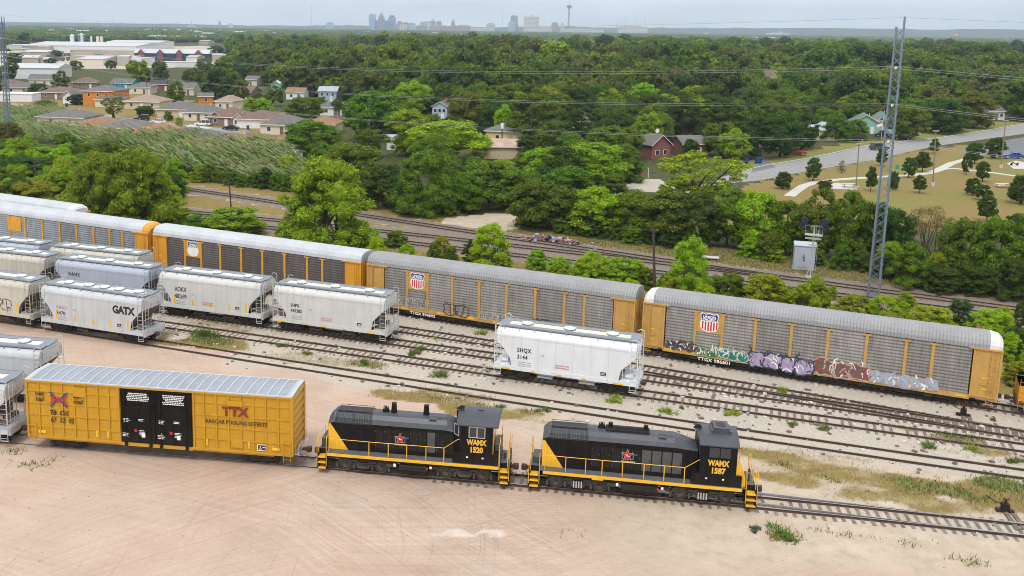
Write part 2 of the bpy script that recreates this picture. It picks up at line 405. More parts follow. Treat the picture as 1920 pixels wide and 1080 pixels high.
def loco_truck(parent, x, wb):
    mb = MB(); h = wb/2
    pr = [(-h-.55,.78),(-h-.35,.92),(-h+.35,.92),(-.5,.74),(.5,.74),(h-.35,.92),(h+.35,.92),(h+.55,.78),(h+.55,.6),(h+.3,.6),(h+.28,.42),(h-.28,.42),(h-.32,.62),(.45,.5),(.4,.34),(-.4,.34),(-.45,.5),(-h+.32,.62),(-h+.28,.42),(-h-.28,.42),(-h-.3,.6),(-h-.55,.6)]
    for s in (-1, 1):
        mb.prism_y(pr, s*1.02-0.09, s*1.02+0.09)
        for a in (-h, h):
            mb.cyl((a, s*1.1, .51), (a, s*1.24, .51), .15, 10); mb.box(a-.62, a-.5, s*1.12-.06, s*1.12+.06, .3, .7); mb.box(a+.5, a+.62, s*1.12-.06, s*1.12+.06, .3, .7)
        mb.cyl((-.9, s*1.2, .86), (-.35, s*1.2, .86), .10, 8); mb.cyl((.35, s*1.2, .86), (.9, s*1.2, .86), .10, 8)
        mb.box(-.3, .3, s*1.15-.07, s*1.15+.07, .36, .56)
    mb.box(-.4, .4, -1, 1, .4, .95); mb.box(-h, -.5, -.6, .6, .2, .8); mb.box(.5, h, -.6, .6, .2, .8)
    for a in (-h, h): mb.cyl((a, -.8, .51), (a, .8, .51), .1, 6)
    t = mb.build('truck', m_ltruck, parent, loc=(x, 0, 0))
    for a in (-h, h):
        for s in (-1, 1): share('wheel', _wl, t, (a, s*.745, .51), 0 if s < 0 else math.pi)
def coupler(parent, x, s, ln, z=0.86):
    mb = MB(); e = x + s*ln
    mb.box(min(x, e-s*.28), max(x, e-s*.28), -.08, .08, z-.1, z+.1)
    mb.prism_z([(e-s*.3,-.12),(e-s*.05,-.18),(e+s*.06,-.06),(e-s*.02,.02),(e+s*.06,.10),(e-s*.02,.2),(e-s*.3,.14)], z-.17, z+.15)
    mb.tube([(x+s*.05, -.35, z-.1), (x+s*ln*.5, -.42, z-.42), (x+s*ln*.9, -.3, z-.36)], .03, 5)
    mb.tube([(x+s*.12, -1.2, z+.05), (x+s*.2, -.6, z+.05), (x+s*.2, 0, z+.1)], .022, 4)
    mb.build('coupler', m_coup, parent)
def ladder(mb, x0, x1, y, z0, z1, n, r=.02, face='y'):
    P = (lambda a, z: (a, y, z)) if face == 'y' else (lambda a, z: (y, a, z))
    mb.cyl(P(x0, z0), P(x0, z1), r, 5); mb.cyl(P(x1, z0), P(x1, z1), r, 5)
    for i in range(n):
        z = z0 + (z1-z0)*(i+.5)/n; mb.cyl(P(x0, z), P(x1, z), r*.8, 4)

# ================================================================= yellow boxcar
def boxcar(x, y, rz):
    t = thing('boxcar', 'long yellow boxcar with black double doors, coupled behind the black switcher', 'boxcar', (x, y, 0), rz)
    L = 9.375; D0, D1, DM = -2.55, 2.45, -.08
    mb = MB()
    mb.box(-L+.06, L-.06, -1.5, 1.5, .98, 5.04)
    vs = [-9.3, -8.45, -7.6, -6.75, -5.9, -5.05, -4.2, -3.4, -2.68] + [2.58, 3.3, 4.15, 5.0, 5.85, 6.7, 7.55, 8.4, 9.28]
    for s in (-1, 1):
        ys = sorted((s*1.498, s*1.585))
        for v in vs: mb.box(v-.05, v+.05, ys[0], ys[1], 1.0, 4.98)
        yt = sorted((s*1.496, s*1.56))
        for a, b in ((-L+.05, D0-.1), (D1+.1, L-.05)):
            for z in (1.78, 2.62, 3.46, 4.32): mb.box(a, b, yt[0], yt[1], z-.045, z+.045)
        yb = sorted((s*1.494, s*1.61))
        mb.box(-L, L, yb[0], yb[1], .95, 1.12); mb.box(-L, L, yb[0], yb[1], 4.93, 5.06)
        mb.box(D0-.05, D1+.05, *sorted((s*1.49, s*1.63)), .86, .96)
        mb.box(-8, 8, *sorted((s*1.2, s*1.3)), .72, .96)
        mb.box(-5.9, -5.0, *sorted((s*1.55, s*1.62)), 4.1, 4.75); mb.box(5.0, 6.0, *sorted((s*1.55, s*1.62)), 4.2, 4.55); mb.box(5.15, 5.95, *sorted((s*1.55, s*1.61)), 1.3, 1.75)
    for s in (-1, 1):                                              # corrugated ends
        for k in range(7):
            z = 1.25 + k*.56; e = s*(L-.06)
            mb.prism_y([(e, z), (e+s*.10, z+.10), (e+s*.10, z+.24), (e, z+.36)], -1.45, 1.45)
        for yy in (-1.5, 1.5): mb.box(*sorted((s*(L-.08), s*(L+.03))), yy-.09, yy+.09, .95, 5.05)
    body = mb.build('body', m_byel, t, bevel=.012)
    mb = MB(); mb.box(-8.5, 8.5, -.3, .3, .5, .96); mb.box(-2.5, 2.5, -1.0, 1.0, .55, .9); mb.cyl((-1.6, .5, .6), (-.6, .5, .6), .25, 8)
    mb.build('underframe', m_under, t)
    mb = MB()                                                     # roof: pressed sheets with seams
    mb.prism_x([(-1.6, 5.05), (1.6, 5.05), (1.6, 5.10), (0, 5.19), (-1.6, 5.10)], -L, L)
    mb.cur = 1
    for k in range(27):
        a = -L+.35 + k*(2*L-.7)/26
        mb.prism_x([(-1.5, 5.108), (1.5, 5.108), (1.5, 5.14), (0, 5.225), (-1.5, 5.14)], a-.045, a+.045)
    for s in (-1, 1): mb.box(-L-.01, L+.01, *sorted((s*1.5, s*1.615)), 5.062, 5.135)
    for s in (-1, 1): mb.prism_x([(-1.49, 5.1), (1.49, 5.1), (1.49, 5.145), (0, 5.23), (-1.49, 5.145)], *sorted((s*(L-.28), s*(L+.01))))
    mb.build('roof', [m_galv, m_seam], t)
    for s in (-1, 1):
        for a, b in ((D0, DM-.02), (DM+.02, D1)):
            mb = MB(); ys = sorted((s*1.5, s*1.6)); yo = sorted((s*1.598, s*1.64))
            mb.box(a, b, ys[0], ys[1], 1.13, 4.90)
            for z in (1.16, 1.95, 2.85, 3.75, 4.84): mb.box(a+.02, b-.02, yo[0], yo[1], z-.035, z+.035)
            for v in (a+.06, b-.06, (a+b)/2): mb.box(v-.03, v+.03, yo[0]-.001, yo[1]-.002, 1.14, 4.88)
            mb.cyl((a+.35, s*1.66, 1.2), (a+.35, s*1.66, 4.8), .022, 5); mb.cyl((b-.35, s*1.66, 1.2), (b-.35, s*1.66, 4.8), .022, 5)
            mb.box(a+.25, a+.45, *sorted((s*1.6, s*1.72)), .9, 1.12); mb.box(b-.45, b-.25, *sorted((s*1.6, s*1.72)), .9, 1.12)
            d = mb.build('door', m_blk, t)
            if s < 0:
                k = MB(); rnd = random.Random(int(a*10)); k0 = k
                for i in range(5 if a < -1 else 6):                 # the stencilled door notice, too small to read
                    w = rnd.uniform(1.1, 1.55); c = (a+b)/2; xx = c-w/2
                    while xx < c+w/2: q = rnd.uniform(.05, .14); decal_y(k, [(xx, 4.60-i*.12), (xx+q, 4.60-i*.12), (xx+q, 4.67-i*.12), (xx, 4.67-i*.12)], -1.646); xx += q + .035
                k.build('door_notice', m_txtw, d); k = MB()
                for bx, bz, n_ in ((a+.2, 2.6, 3), (a+1.25, 2.7, 2), (a+1.3, 1.7, 4), (a+.1, 1.55, 3)):
                    for i in range(n_): decal_y(k, [(bx, bz+i*.1), (bx+rnd.uniform(.3, .55), bz+i*.1), (bx+.3, bz+i*.1+.04), (bx, bz+i*.1+.04)], -1.646)
                decal_y(k, [(a+1.45, 1.55), (a+1.7, 1.55), (a+1.7, 1.85), (a+1.45, 1.85)], -1.647)
                build_pieces(k, 'stencil', m_txtw, d); k = MB(); decal_y(k, [(a+.95, 1.9), (a+1.15, 1.9), (a+1.15, 2.1), (a+.95, 2.1)], -1.646)
                k.build('stencil', m_red, d); k = MB()
                if a > -1: decal_y(k, [(a+.32, 1.5), (a+.42, 1.5), (a+.42, 1.95), (a+.32, 1.95)], -1.646); k.build('stencil', m_refl, d)
    for e in (-6.9, 6.9): freight_truck(t, e)
    for s in (-1, 1): coupler(t, s*L, s, .82)
    for ar, kw in (((8.75, 9.25, -1.66, .55, 2.1, 4), {}), ((-9.25, -8.75, -1.66, .55, 2.1, 4), {}), ((8.75, 9.25, 1.66, .55, 4.9, 10), {}), ((-1.45, -.95, L+.12, 1.0, 2.4, 4), {'face': 'x'}), ((.95, 1.45, L+.12, 1.0, 4.9, 10), {'face': 'x'})):
        mb = MB(); ladder(mb, *ar, **kw); mb.build('ladder', m_byel, t)
    mb = MB(); mb.box(L+.05, L+.32, -1.35, 1.35, 1.0, 1.05); mb.box(L+.34, L+.36, -1.5, -.6, .98, 1.5); mb.build('crossover_platform', m_alu, t)
    # emblem: crossed red and blue arrows
    mb = MB(); cx, cz = -7.0, 3.78
    def bar(p, q, w, col):
        mb.cur = col; d = Vector((q[0]-p[0], q[1]-p[1])).normalized(); n = Vector((-d[1], d[0]))*w
        decal_y(mb, [(p[0]-n[0], p[1]-n[1]), (q[0]-n[0], q[1]-n[1]), (q[0]+n[0], q[1]+n[1]), (p[0]+n[0], p[1]+n[1])], -1.592 - col*.003)
    for sgn in (-1, 1):
        bar((cx+sgn*.62, cz+.52), (cx+sgn*.10, cz+.02), .055, 0); bar((cx+sgn*.62, cz-.52), (cx+sgn*.10, cz-.02), .055, 0)
        bar((cx+sgn*.62, cz+.30), (cx+sgn*.26, cz), .05, 1); bar((cx+sgn*.62, cz-.30), (cx+sgn*.26, cz), .05, 1)
    for zz in (.12, -.12): bar((cx-.14, cz+zz), (cx+.14, cz+zz*.2), .06, 1)
    mb.build('emblem', [m_blu, m_red], body)
    for tx, sz, px_, pz, mt, bo, sp_, sh in (('next\nload', .40, -8.70, 4.02, m_oli, .010, .95, .2), ('any\nroad', .40, -5.95, 4.0, m_oli, .010, .95, .2), ('TB  OX', .46, -7.72, 2.68, m_txt, .012, 1.0, .2), ('67  32  02', .46, -7.68, 2.16, m_txt, .010, 1.0, .2),
                          ('TTX', .86, 4.58, 3.52, m_dred, .035, .95, 0), ('RAILCAR POOLING EXPERTS', .40, 3.40, 2.92, m_oli, .006, .98, 0)):
        text(tx, sz, mt, body, px_, -1.588, pz, bo, 1.1 if tx == 'TTX' else .84 if tx.startswith('RAIL') else .92, sp_, sh)
    mb = MB(); decal_y(mb, [(6.95, 1.2), (7.6, 1.2), (7.6, 1.65), (6.95, 1.65)], -1.57); mb.cur = 1
    decal_y(mb, [(7.0, 1.25), (7.55, 1.25), (7.55, 1.6), (7.0, 1.6)], -1.575); mb.cur = 0
    decal_y(mb, [(7.05, 1.3), (7.25, 1.3), (7.25, 1.36), (7.05, 1.36)], -1.58); decal_y(mb, [(7.12, 1.4), (7.17, 1.4), (7.17, 1.55), (7.12, 1.55)], -1.58); decal_y(mb, [(7.3, 1.42), (7.5, 1.42), (7.5, 1.47), (7.3, 1.47)], -1.58)
    mb.cur = 2
    for a in (-8.6, 7.95, -4.4, -3.6, 3.4, 6.3): decal_y(mb, [(a, 1.3), (a+(.55 if abs(a) > 7 else .12), 1.3), (a+(.55 if abs(a) > 7 else .12), 1.5 if abs(a) > 7 else 1.75), (a, 1.5 if abs(a) > 7 else 1.75)], -1.57)
    build_pieces(mb, 'data_plate', [m_txtw, m_txt, m_refl], body)
    return t

# ================================================================= autorack cars
def shield(parent, cx, cz, w, h, style):
    # outline of the two-part shield
    o = [(-.5,.40),(-.40,.50),(-.24,.44),(0,.50),(.24,.44),(.40,.50),(.5,.40),(.46,.22),(.46,.14)]
    lo = [(.5,-.1),(.48,-.26),(.36,-.42),(0,-.5),(-.36,-.42),(-.48,-.26),(-.5,-.1)]
    P = lambda pts, k=1.0: [(cx+x*w*k, cz+z*h*k) for x, z in pts]
    mb = MB(); decal_y(mb, P(o + lo + [(-.46,.14),(-.46,.22)], 1.1), -1.575)
    mb.cur = 1; decal_y(mb, P([(-.46,.10)]+[(-.46,.2)]+o[:-1]+[(.46,.10)]), -1.581)
    mb.cur = 2
    if style:
        for i in range(6):
            a = -.42 + i*.165; b = a + .085; zb = lambda v: -.5 + .34*abs(v)**1.9*2
            decal_y(mb, P([(a, .06), (b, .06), (b, zb(b)+.02), (a, zb(a)+.02)]), -1.581)
    s = mb.build('shield_emblem', [m_txtw, m_blu, m_red], parent)
    text('UNION\nPACIFIC', h*.185, m_txtw, s, cx, -1.586, cz+h*.26, .012, 1.1, 1, 0, 'CENTER', .8)
def rack_roof_ring(x, corr, hip=0.0):
    pts = [(-1.56, 4.93), (-1.53, 5.28), (-1.36, 5.62), (-1.0, 5.84), (-.5, 5.93), (0, 5.95), (.5, 5.93), (1.0, 5.84), (1.36, 5.62), (1.53, 5.28), (1.56, 4.93)]
    return [(x, y*(1-hip*.25)*(1+corr*.008), z - hip*max(0, z-4.93)*.55 + (corr*.011 if z > 5 else 0)) for y, z in pts]
GR = [((0.05, 0.04, 0.05), (0.12, 0.08, 0.07)), ((0.015, 0.17, 0.16), (0.45, 0.5, 0.4)), ((0.36, 0.28, 0.40), (0.03, 0.04, 0.09)), ((0.20, 0.07, 0.05), (0.45, 0.36, 0.3)), ((0.30, 0.37, 0.43), (0.40, 0.28, 0.26)), ((0.06, 0.14, 0.06), (0.28, 0.30, 0.15)), ((.42, .42, .4), (.42, .42, .4)), ((.03, .03, .035), (.03, .03, .035))]
GM = [(M('spray_fill_%d' % i, a, .6, v=.3, sc=3), M('spray_line_%d' % i, b, .6, v=.2)) for i, (a, b) in enumerate(GR)]
def graffiti(parent, x0, x1, z0, z1, k, seed, outline_only=False):
    rnd = random.Random(seed); mb = MB(); n = max(2, int((x1-x0)/((z1-z0)*.8)))
    w = (x1-x0)/n
    for i in range(n):
        cx = x0 + (i+.5)*w; cz = (z0+z1)/2 + rnd.uniform(-.06, .06)*(z1-z0); hh = (z1-z0)/2; ww = w*.58
        m_ = 16; rad = [1 + rnd.uniform(-.22, .22) for _ in range(m_)]
        sk = rnd.uniform(-.25, .25)
        pt = lambda q, kk: (cx + kk*ww*rad[q]*math.copysign(abs(math.cos(q*2*math.pi/m_))**.6, math.cos(q*2*math.pi/m_)) + sk*hh*math.sin(q*2*math.pi/m_), cz + kk*hh*rad[(q*5) % m_]*math.copysign(abs(math.sin(q*2*math.pi/m_))**.6, math.sin(q*2*math.pi/m_)))
        y = -1.612 - .0012*i
        if not outline_only:
            mb.cur = 1; decal_y(mb, [pt(q, 1.0) for q in range(m_)], y, .0005)
            mb.cur = 0; decal_y(mb, [pt(q, .84) for q in range(m_)], y-.0006, .0005)
            mb.cur = 1
            for j_ in range(9):
                a = rnd.uniform(-.9, .9)*ww; b = rnd.uniform(-1.0, .75)*hh; mb.cur = rnd.choice((1, 1, 1, 2, 2, 3, 0)); q0 = Vector((cx+a, cz+b)); d_ = Vector((rnd.uniform(-.5, .5), rnd.uniform(.3, 1))).normalized(); wd = rnd.uniform(.02, .06)
                for s_ in range(rnd.randint(2, 5)):
                    q1 = q0 + d_*rnd.uniform(.10, .26)*hh*1.3; nn = Vector((-d_[1], d_[0]))*wd
                    decal_y(mb, [tuple(q0-nn), tuple(q0+nn), tuple(q1+nn), tuple(q1-nn)], y-.0012-.00005*j_, .0003); q0 = q1; d_ = (d_ + Vector((rnd.uniform(-.9, .9), rnd.uniform(-.9, .5)))).normalized()
        else:
            mb.cur = 1
            for q in range(m_ - rnd.randint(0, 6)):
                p, r = Vector(pt(q, 1)), Vector(pt((q+1) % m_, 1)); d = (r-p); nn = Vector((-d[1], d[0])).normalized()*.035
                decal_y(mb, [tuple(p-nn), tuple(r-nn), tuple(r+nn), tuple(p+nn)], y, .0005)
            p = (cx + rnd.uniform(-.3, .3)*ww, cz-hh*1.2); q_ = (cx + rnd.uniform(-.3, .5)*ww, cz+hh*rnd.uniform(.6, 1.5))
            decal_y(mb, [p, (p[0]+.07, p[1]), (q_[0]+.07, q_[1]), q_], y, .0005)
    mb.build('graffiti', [GM[k][0], GM[k][1], m_txtw, GM[(k+4) % 6][0]], parent)
def autorack(x, y, rz, label, pm, roofm, ym, style, number, caps, group, posts=(-9.28, -6.95, -4.25, -1.35, 1.5, 4.42, 7.3, 9.22), orange_end=False):
    t = thing('autorack', label, 'freight car', (x, y, 0), rz, group)
    E = 13.95
    mb = MB()                                                     # end bulkheads, sills, posts
    for s in (-1, 1):
        ys = lambda a, b: sorted((s*a, s*b))
        mb.box(-12, 12.05, *ys(1.30, 1.55), .68, 1.08)
        for a, b in ((-E, -11.95), (12.0, E)):
            mb.box(a, b, *ys(1.38, 1.52), .85, 4.88)
            for v in (a+.06, b-.06, a+(.62 if a < 0 else 1.3)): mb.box(v-.06, v+.06, *ys(1.515, 1.60), .86, 4.86)
            mb.box(a-.03, b+.35 if a < 0 else b+.03, *ys(1.5, 1.66), 4.86, 4.98) if a < 0 else mb.box(a-.35, b+.03, *ys(1.5, 1.66), 4.86, 4.98)
            mb.box(a, b, *ys(1.52, 1.585), 1.0, 1.16); mb.box(a+.5, b-.4, *ys(1.518, 1.56), 2.0, 2.06)
        for p in posts:
            mb.box(p-.12, p+.12, *ys(1.40, 1.60), .95, 4.74); mb.box(p-.32, p+.32, *ys(1.41, 1.615), 4.70, 4.82)
        mb.box(-9.3, -6.93, *ys(1.42, 1.565), 2.95, 4.78)
    for s in (-1, 1):
        a, b = sorted((s*(E-.1), s*E)); mb.box(a, b, -1.45, -.06, .95, 4.9); mb.box(a, b, .06, 1.45, .95, 4.9)
        for yy in (-1.2, -.8, -.4, .4, .8, 1.2): mb.box(*sorted((s*(E-.02), s*(E+.05))), yy-.05, yy+.05, 1.0, 4.85)
    fr = mb.build('frame', ym, t)
    mb = MB()
    xs = [-11.95] + [p for p in posts] + [12.0]
    for s in (-1, 1):
        for a, b in zip(xs[:-1], xs[1:]): mb = MB(); mb.box(a+.10, b-.10, *sorted((s*1.42, s*1.50)), 1.06, 4.90); mb.build('side_panel', pm, t)
    mb = MB(); n = int((2*E-(1.8 if caps else 0))/.125); rings = []
    lo, hi = (-E+.9 if caps else -E), (E-.9 if caps else E)
    for i in range(n+1):
        xx = lo + (hi-lo)*i/n; rings.append(rack_roof_ring(xx, 1.0 if i % 2 else -1.0))
    mb.loft(rings, cap=True)
    mb.build('roof', roofm, t)
    if caps:
        for s in (-1, 1):
            mb = MB(); mb.loft([rack_roof_ring(s*(E-.9), .6), rack_roof_ring(s*(E-.25), .3, .25), rack_roof_ring(s*E, 0, .75)]); mb.build('roof_cap', caps, t)
    mb = MB(); mb.box(-12.5, 12.5, -1.25, 1.25, .62, 1.02); mb.box(-9, 9, -.9, .9, .35, .64)
    for p in posts: mb.box(p-.3, p+.3, -1.46, 1.46, .34, .67)
    mb.box(-11, 11, -1.3, -1.22, .32, .66); mb.build('underframe', m_under, t)
    for e in (-10.1, 10.1): freight_truck(t, e)
    for s in (-1, 1): coupler(t, s*E, s, .34)
    for s in (-1, 1):
        mb = MB(); ladder(mb, s*(E-.55)-.22, s*(E-.55)+.22, -1.63, .5, 4.8, 13, .018)
        mb.box(*sorted((s*(E-.9), s*(E-.2))), -1.6, -1.4, .45, .5); mb.build('ladder', ym, t)
    if style is not None: shield(fr, -8.1, 3.88, 1.45, 1.6, style)
    if number: text(number, .40, m_txtw, t, -8.9, -1.565, .36, .012, 1.15, 1.05)
    mb = MB()
    for a in (-11.9, -9.9, -5.9, -2.6, .2, 3.1, 6.2, 8.2, 11.1): decal_y(mb, [(a, .82), (a+.75, .82), (a+.75, .98), (a, .98)], -1.556)
    for a in (-13.3, 12.75):
        for bz in (2.5, 1.6): decal_y(mb, [(a, bz), (a+.5, bz), (a+.5, bz+.12), (a, bz+.12)], -1.53)
    build_pieces(mb, 'reflector', m_refl, t)
    return t

# ================================================================= covered hoppers
def hopper(x, y, rz, label, bm_, hatches, group, side='sill', trough=None, slope=None, cut=0):
    t = thing('covered_hopper', label, 'hopper car', (x, y, 0), rz, group)
    Lh = 5.75; sg = [(-1.0), 1.0]
    mb = MB()
    poly = [(-Lh, 3.95), (-Lh, 3.35), (-5.2, 2.85), (-4.65, 2.15), (-4.5, 1.8), (-4.45, 1.3), (4.45, 1.3), (4.5, 1.7), (4.62, 2.2), (Lh, 3.35), (Lh, 3.95)]
    for s in sg:
        mb.prism_y(poly, *sorted((s*1.54, s*1.60)))
        mb.prism_y([(-Lh, 3.80), (Lh, 3.80), (Lh, 3.95), (-Lh, 3.95)], *sorted((s*1.57, s*1.625)))
    sh = [(-1.60, 3.9), (-1.55, 4.12), (-1.40, 4.30), (-1.15, 4.42), (-.6, 4.48), (.6, 4.48), (1.15, 4.42), (1.40, 4.30), (1.55, 4.12), (1.60, 3.9)]
    mb.loft([[(-Lh, a, b) for a, b in sh], [(Lh, a, b) for a, b in sh]])
    for s in sg:
        mb.face([(s*Lh, -1.57, 3.3), (s*Lh, 1.57, 3.3), (s*Lh, 1.57, 3.95), (s*Lh, -1.57, 3.95)])
        for yy in (-1.0, 0, 1.0): mb.box(*sorted((s*(Lh-.02), s*(Lh+.05))), yy-.05, yy+.05, 3.3, 4.3)
    for s in sg: mb.box(-5.9, 5.9, *sorted((s*1.42, s*1.63)), .98, 1.32)
    body = mb.build('body', bm_, t, smooth=True)
    for s in sg:                                                   # sloping end sheets and bays
        mb = MB()
        mb.face([(s*(Lh-.03), -1.55, 3.32), (s*(Lh-.03), 1.55, 3.32), (s*3.4, 1.55, 1.0), (s*3.4, -1.55, 1.0)])
        mb.box(*sorted((s*4.9, s*5.0)), -.5, -.4, 1.1, 2.9); mb.box(*sorted((s*4.9, s*5.0)), .4, .5, 1.1, 2.9)
        mb.box(*sorted((s*4.0, s*5.9)), -.35, .35, .75, 1.15)
        mb.cyl((s*4.9, -.9, 1.55), (s*5.5, -.9, 1.55), .2, 8); mb.box(*sorted((s*5.0, s*5.3)), .5, .9, 1.2, 1.7); mb.build('slope_sheet', slope or m_slope, t)
    for c in (-1.75, 1.75):
        mb = MB()
        mb.loft([[(c+a*1.65, b*1.45, 1.3) for a, b in ((-1,-1),(1,-1),(1,1),(-1,1))], [(c+a*.55, b*.55, .42) for a, b in ((-1,-1),(1,-1),(1,1),(-1,1))]])
        mb.box(c-.65, c+.65, -.75, .75, .30, .44); mb.build('discharge_bay', slope or m_slope, t)
    for s in sg:
        mb = MB(); mb.box(*sorted((s*4.6, s*5.95)), -1.6, 1.6, 1.30, 1.36)
        mb.box(*sorted((s*5.85, s*6.0)), -1.5, 1.5, .85, 1.3)
        for yy in (-1.58, 1.58):
            ladder(mb, s*5.35, s*5.88, yy*1.03, .5, 4.45, 11, .022)
            mb.cyl((s*5.9, yy, 1.3), (s*5.9, yy, 3.5), .03, 5); mb.cyl((s*4.75, yy, 1.3), (s*4.75, yy, 2.5), .025, 5)
            mb.box(*sorted((s*5.3, s*5.92)), yy-.04, yy+.04, .46, .5)
            mb.tube([(s*5.88, yy*.98, 4.4), (s*5.92, yy*.98, 4.72), (s*5.6, yy*.98, 4.84), (s*5.35, yy*.98, 4.7)], .025, 5)
        ladder(mb, -1.3, -.85, s*5.98, .9, 4.5, 10, .02, face='x')
        for zz in (1.9, 2.45): mb.cyl((s*5.95, -1.55, zz), (s*5.95, 1.55, zz), .022, 5)
        for yy in (-.5, .5): mb.cyl((s*5.95, yy, 1.3), (s*5.95, yy, 2.45), .022, 5)
        mb.cyl((s*6.0, .85, 2.1), (s*6.03, .85, 2.1), .3, 12)
        mb.box(*sorted((s*5.78, s*5.84)), -1.05, 1.05, 3.7, 4.2); mb.build('end_ladder', bm_, t)
    mb = MB()
    for s in sg:
        mb.box(-5.75, 5.75, *sorted((s*.50, s*1.12)), 4.56, 4.60); mb.box(*sorted((s*5.08, s*5.85)), -.5, .5, 4.56, 4.60)
        mb.box(-5.75, 5.75, *sorted((s*1.10, s*1.14)), 4.52, 4.63)
        for k in range(9): a = -5.2 + k*1.3; mb.prism_x([(s*1.13, 4.58), (s*1.13, 4.36), (s*1.36, 4.33)], a-.03, a+.03)
    mb.build('roofwalk', m_walk, t)
    mb = MB(); mb.box(-5.05, 5.05, -.44, .44, 4.48, 4.58); mb.build('hatch_trough', trough or m_troughw, t)
    for h in hatches:
        mb = MB(); n = 18
        r = lambda rr, z: [(h+rr*math.cos(2*math.pi*i/n), rr*math.sin(2*math.pi*i/n), z) for i in range(n)]
        mb.loft([r(.40, 4.58), r(.40, 4.66), r(.46, 4.67), r(.46, 4.71), r(.30, 4.77), r(.05, 4.79)])
        mb.box(h-.5, h+.5, -.03, .03, 4.77, 4.81); hh_ = mb.build('hatch', m_hatch, t)
        mb = MB(); mb.loft([r(.50, 4.581), r(.50, 4.625), r(.42, 4.626)]); mb.build('rim', m_walk, hh_)
    for e in (-4.25, 4.25): freight_truck(t, e)
    for s in sg: coupler(t, s*5.95, s, .42)
    mb = MB()
    if side == 'sill':
        for a, b in ((-5.3, .75), (-2.75, .4), (-.6, .45), (1.5, .4), (4.0, .85)): decal_y(mb, [(a, .99), (a+b, .99), (a+b, 1.13), (a, 1.13)], -1.634)
    else:
        for a, b in ((-4.1, .95), (-2.0, .55), (.1, .55), (2.2, .55), (4.1, .95)): decal_y(mb, [(a, 1.4), (a+.2, 1.4), (a+.2, 1.4+b), (a, 1.4+b)], -1.606)
    build_pieces(mb, 'reflector', m_refl, t)
    mb = MB(); decal_y(mb, [(3.0, 1.55), (3.45, 1.55), (3.45, 1.85), (3.0, 1.85)], -1.606); mb.build('data_plate', m_txt, body); mb = MB(); mb.cur = 1
    for i in range(3): decal_y(mb, [(-3.85, 1.72-i*.16), (-3.2, 1.72-i*.16), (-3.2, 1.77-i*.16), (-3.85, 1.77-i*.16)], -1.606); decal_y(mb, [(-3.1, 1.72-i*.16), (-2.75, 1.72-i*.16), (-2.75, 1.77-i*.16), (-3.1, 1.77-i*.16)], -1.606)
    decal_y(mb, [(-1.95, 2.4), (-1.91, 2.4), (-1.91, 2.62), (-1.95, 2.62)], -1.606); decal_y(mb, [(-1.75, 2.4), (-1.71, 2.4), (-1.71, 2.62), (-1.75, 2.62)], -1.606); decal_y(mb, [(-1.95, 2.58), (-1.71, 2.58), (-1.71, 2.62), (-1.95, 2.62)], -1.606)
    mb.build('small_lettering', [m_txt, m_faint], body); mb = MB(); mb.cur = 2
    for i in range(2 if bm_ in (m_hw, m_hl) else 0):
        xx = -.75
        while xx < .4: q = .05 + .09*abs(math.sin(xx*31+i)); decal_y(mb, [(xx, 1.62+i*.2), (xx+q, 1.62+i*.2), (xx+q, 1.74+i*.2), (xx, 1.74+i*.2)], -1.606); xx += q+.03
    if mb.v: mb.build('notice', [m_txt, m_faint, m_pink], body)
    mb = MB(); decal_y(mb, [(3.05, 1.62), (3.4, 1.62), (3.4, 1.66), (3.05, 1.66)], -1.612); decal_y(mb, [(3.1, 1.72), (3.35, 1.72), (3.35, 1.76), (3.1, 1.76)], -1.612)
    mb.build('plate_lettering', m_txtw, body)
    return t, body
# ================================================================= locomotives
m_door = M('hood_door_black', (0.011, 0.010, 0.0095), 0.5, v=0.35, sc=1.2, dirt=0.5, dirtc=(0.045, 0.037, 0.031), dust=.04, dz=(1.2, 3.0))
m_door.node_tree.nodes['Principled BSDF'].inputs['Specular IOR Level'].default_value = 0.2
def star_logo(parent, cx, cz, r, y):
    mb = MB()
    st = lambda k: [(cx+k*r*(1 if i % 2 == 0 else .42)*math.sin(i*math.pi/5), cz+k*r*(1 if i % 2 == 0 else .42)*math.cos(i*math.pi/5)) for i in range(10)]
    mb.cur = 1
    for a, b in (((-.75, -.75), (-.75, .35)), ((-.75, -.75), (.8, -.75)), ((.8, -.75), (.8, .35)), ((-.75, .35), (.8, .35))):
        p, q = Vector((cx+a[0]*r*1.15, cz+a[1]*r)), Vector((cx+b[0]*r*1.15, cz+b[1]*r)); d = (q-p).normalized(); n = Vector((-d[1], d[0]))*.015
        decal_y(mb, [tuple(p-n), tuple(q-n), tuple(q+n), tuple(p+n)], y, .0005)
    decal_y(mb, st(1.12), y-.002, .0005); mb.cur = 0; decal_y(mb, st(1.0), y-.004, .0005)
    mb.cur = 2; decal_y(mb, [(cx-.38*r, cz+.05*r), (cx+.05*r, cz+.10*r), (cx-.05*r, cz-.12*r), (cx+.4*r, cz-.18*r), (cx+.38*r, cz-.26*r), (cx-.2*r, cz-.2*r), (cx-.1*r, cz)], y-.006, .0005)
    mb.cur = 3; decal_y(mb, [(cx+1.05*r, cz-.05*r), (cx+1.7*r, cz+.1*r), (cx+1.5*r, cz+.3*r), (cx+1.0*r, cz+.12*r)], y, .0005)
    mb.cur = 1; decal_y(mb, [(cx-1.0*r, cz-1.05*r), (cx+1.3*r, cz-1.05*r), (cx+1.3*r, cz-1.32*r), (cx-1.0*r, cz-1.32*r)], y, .0005)
    mb.build('star_emblem', [m_red, M('logo_line', (.35, .36, .36), .5), m_txtw, M('logo_blue', (.02, .12, .2), .5)], parent)
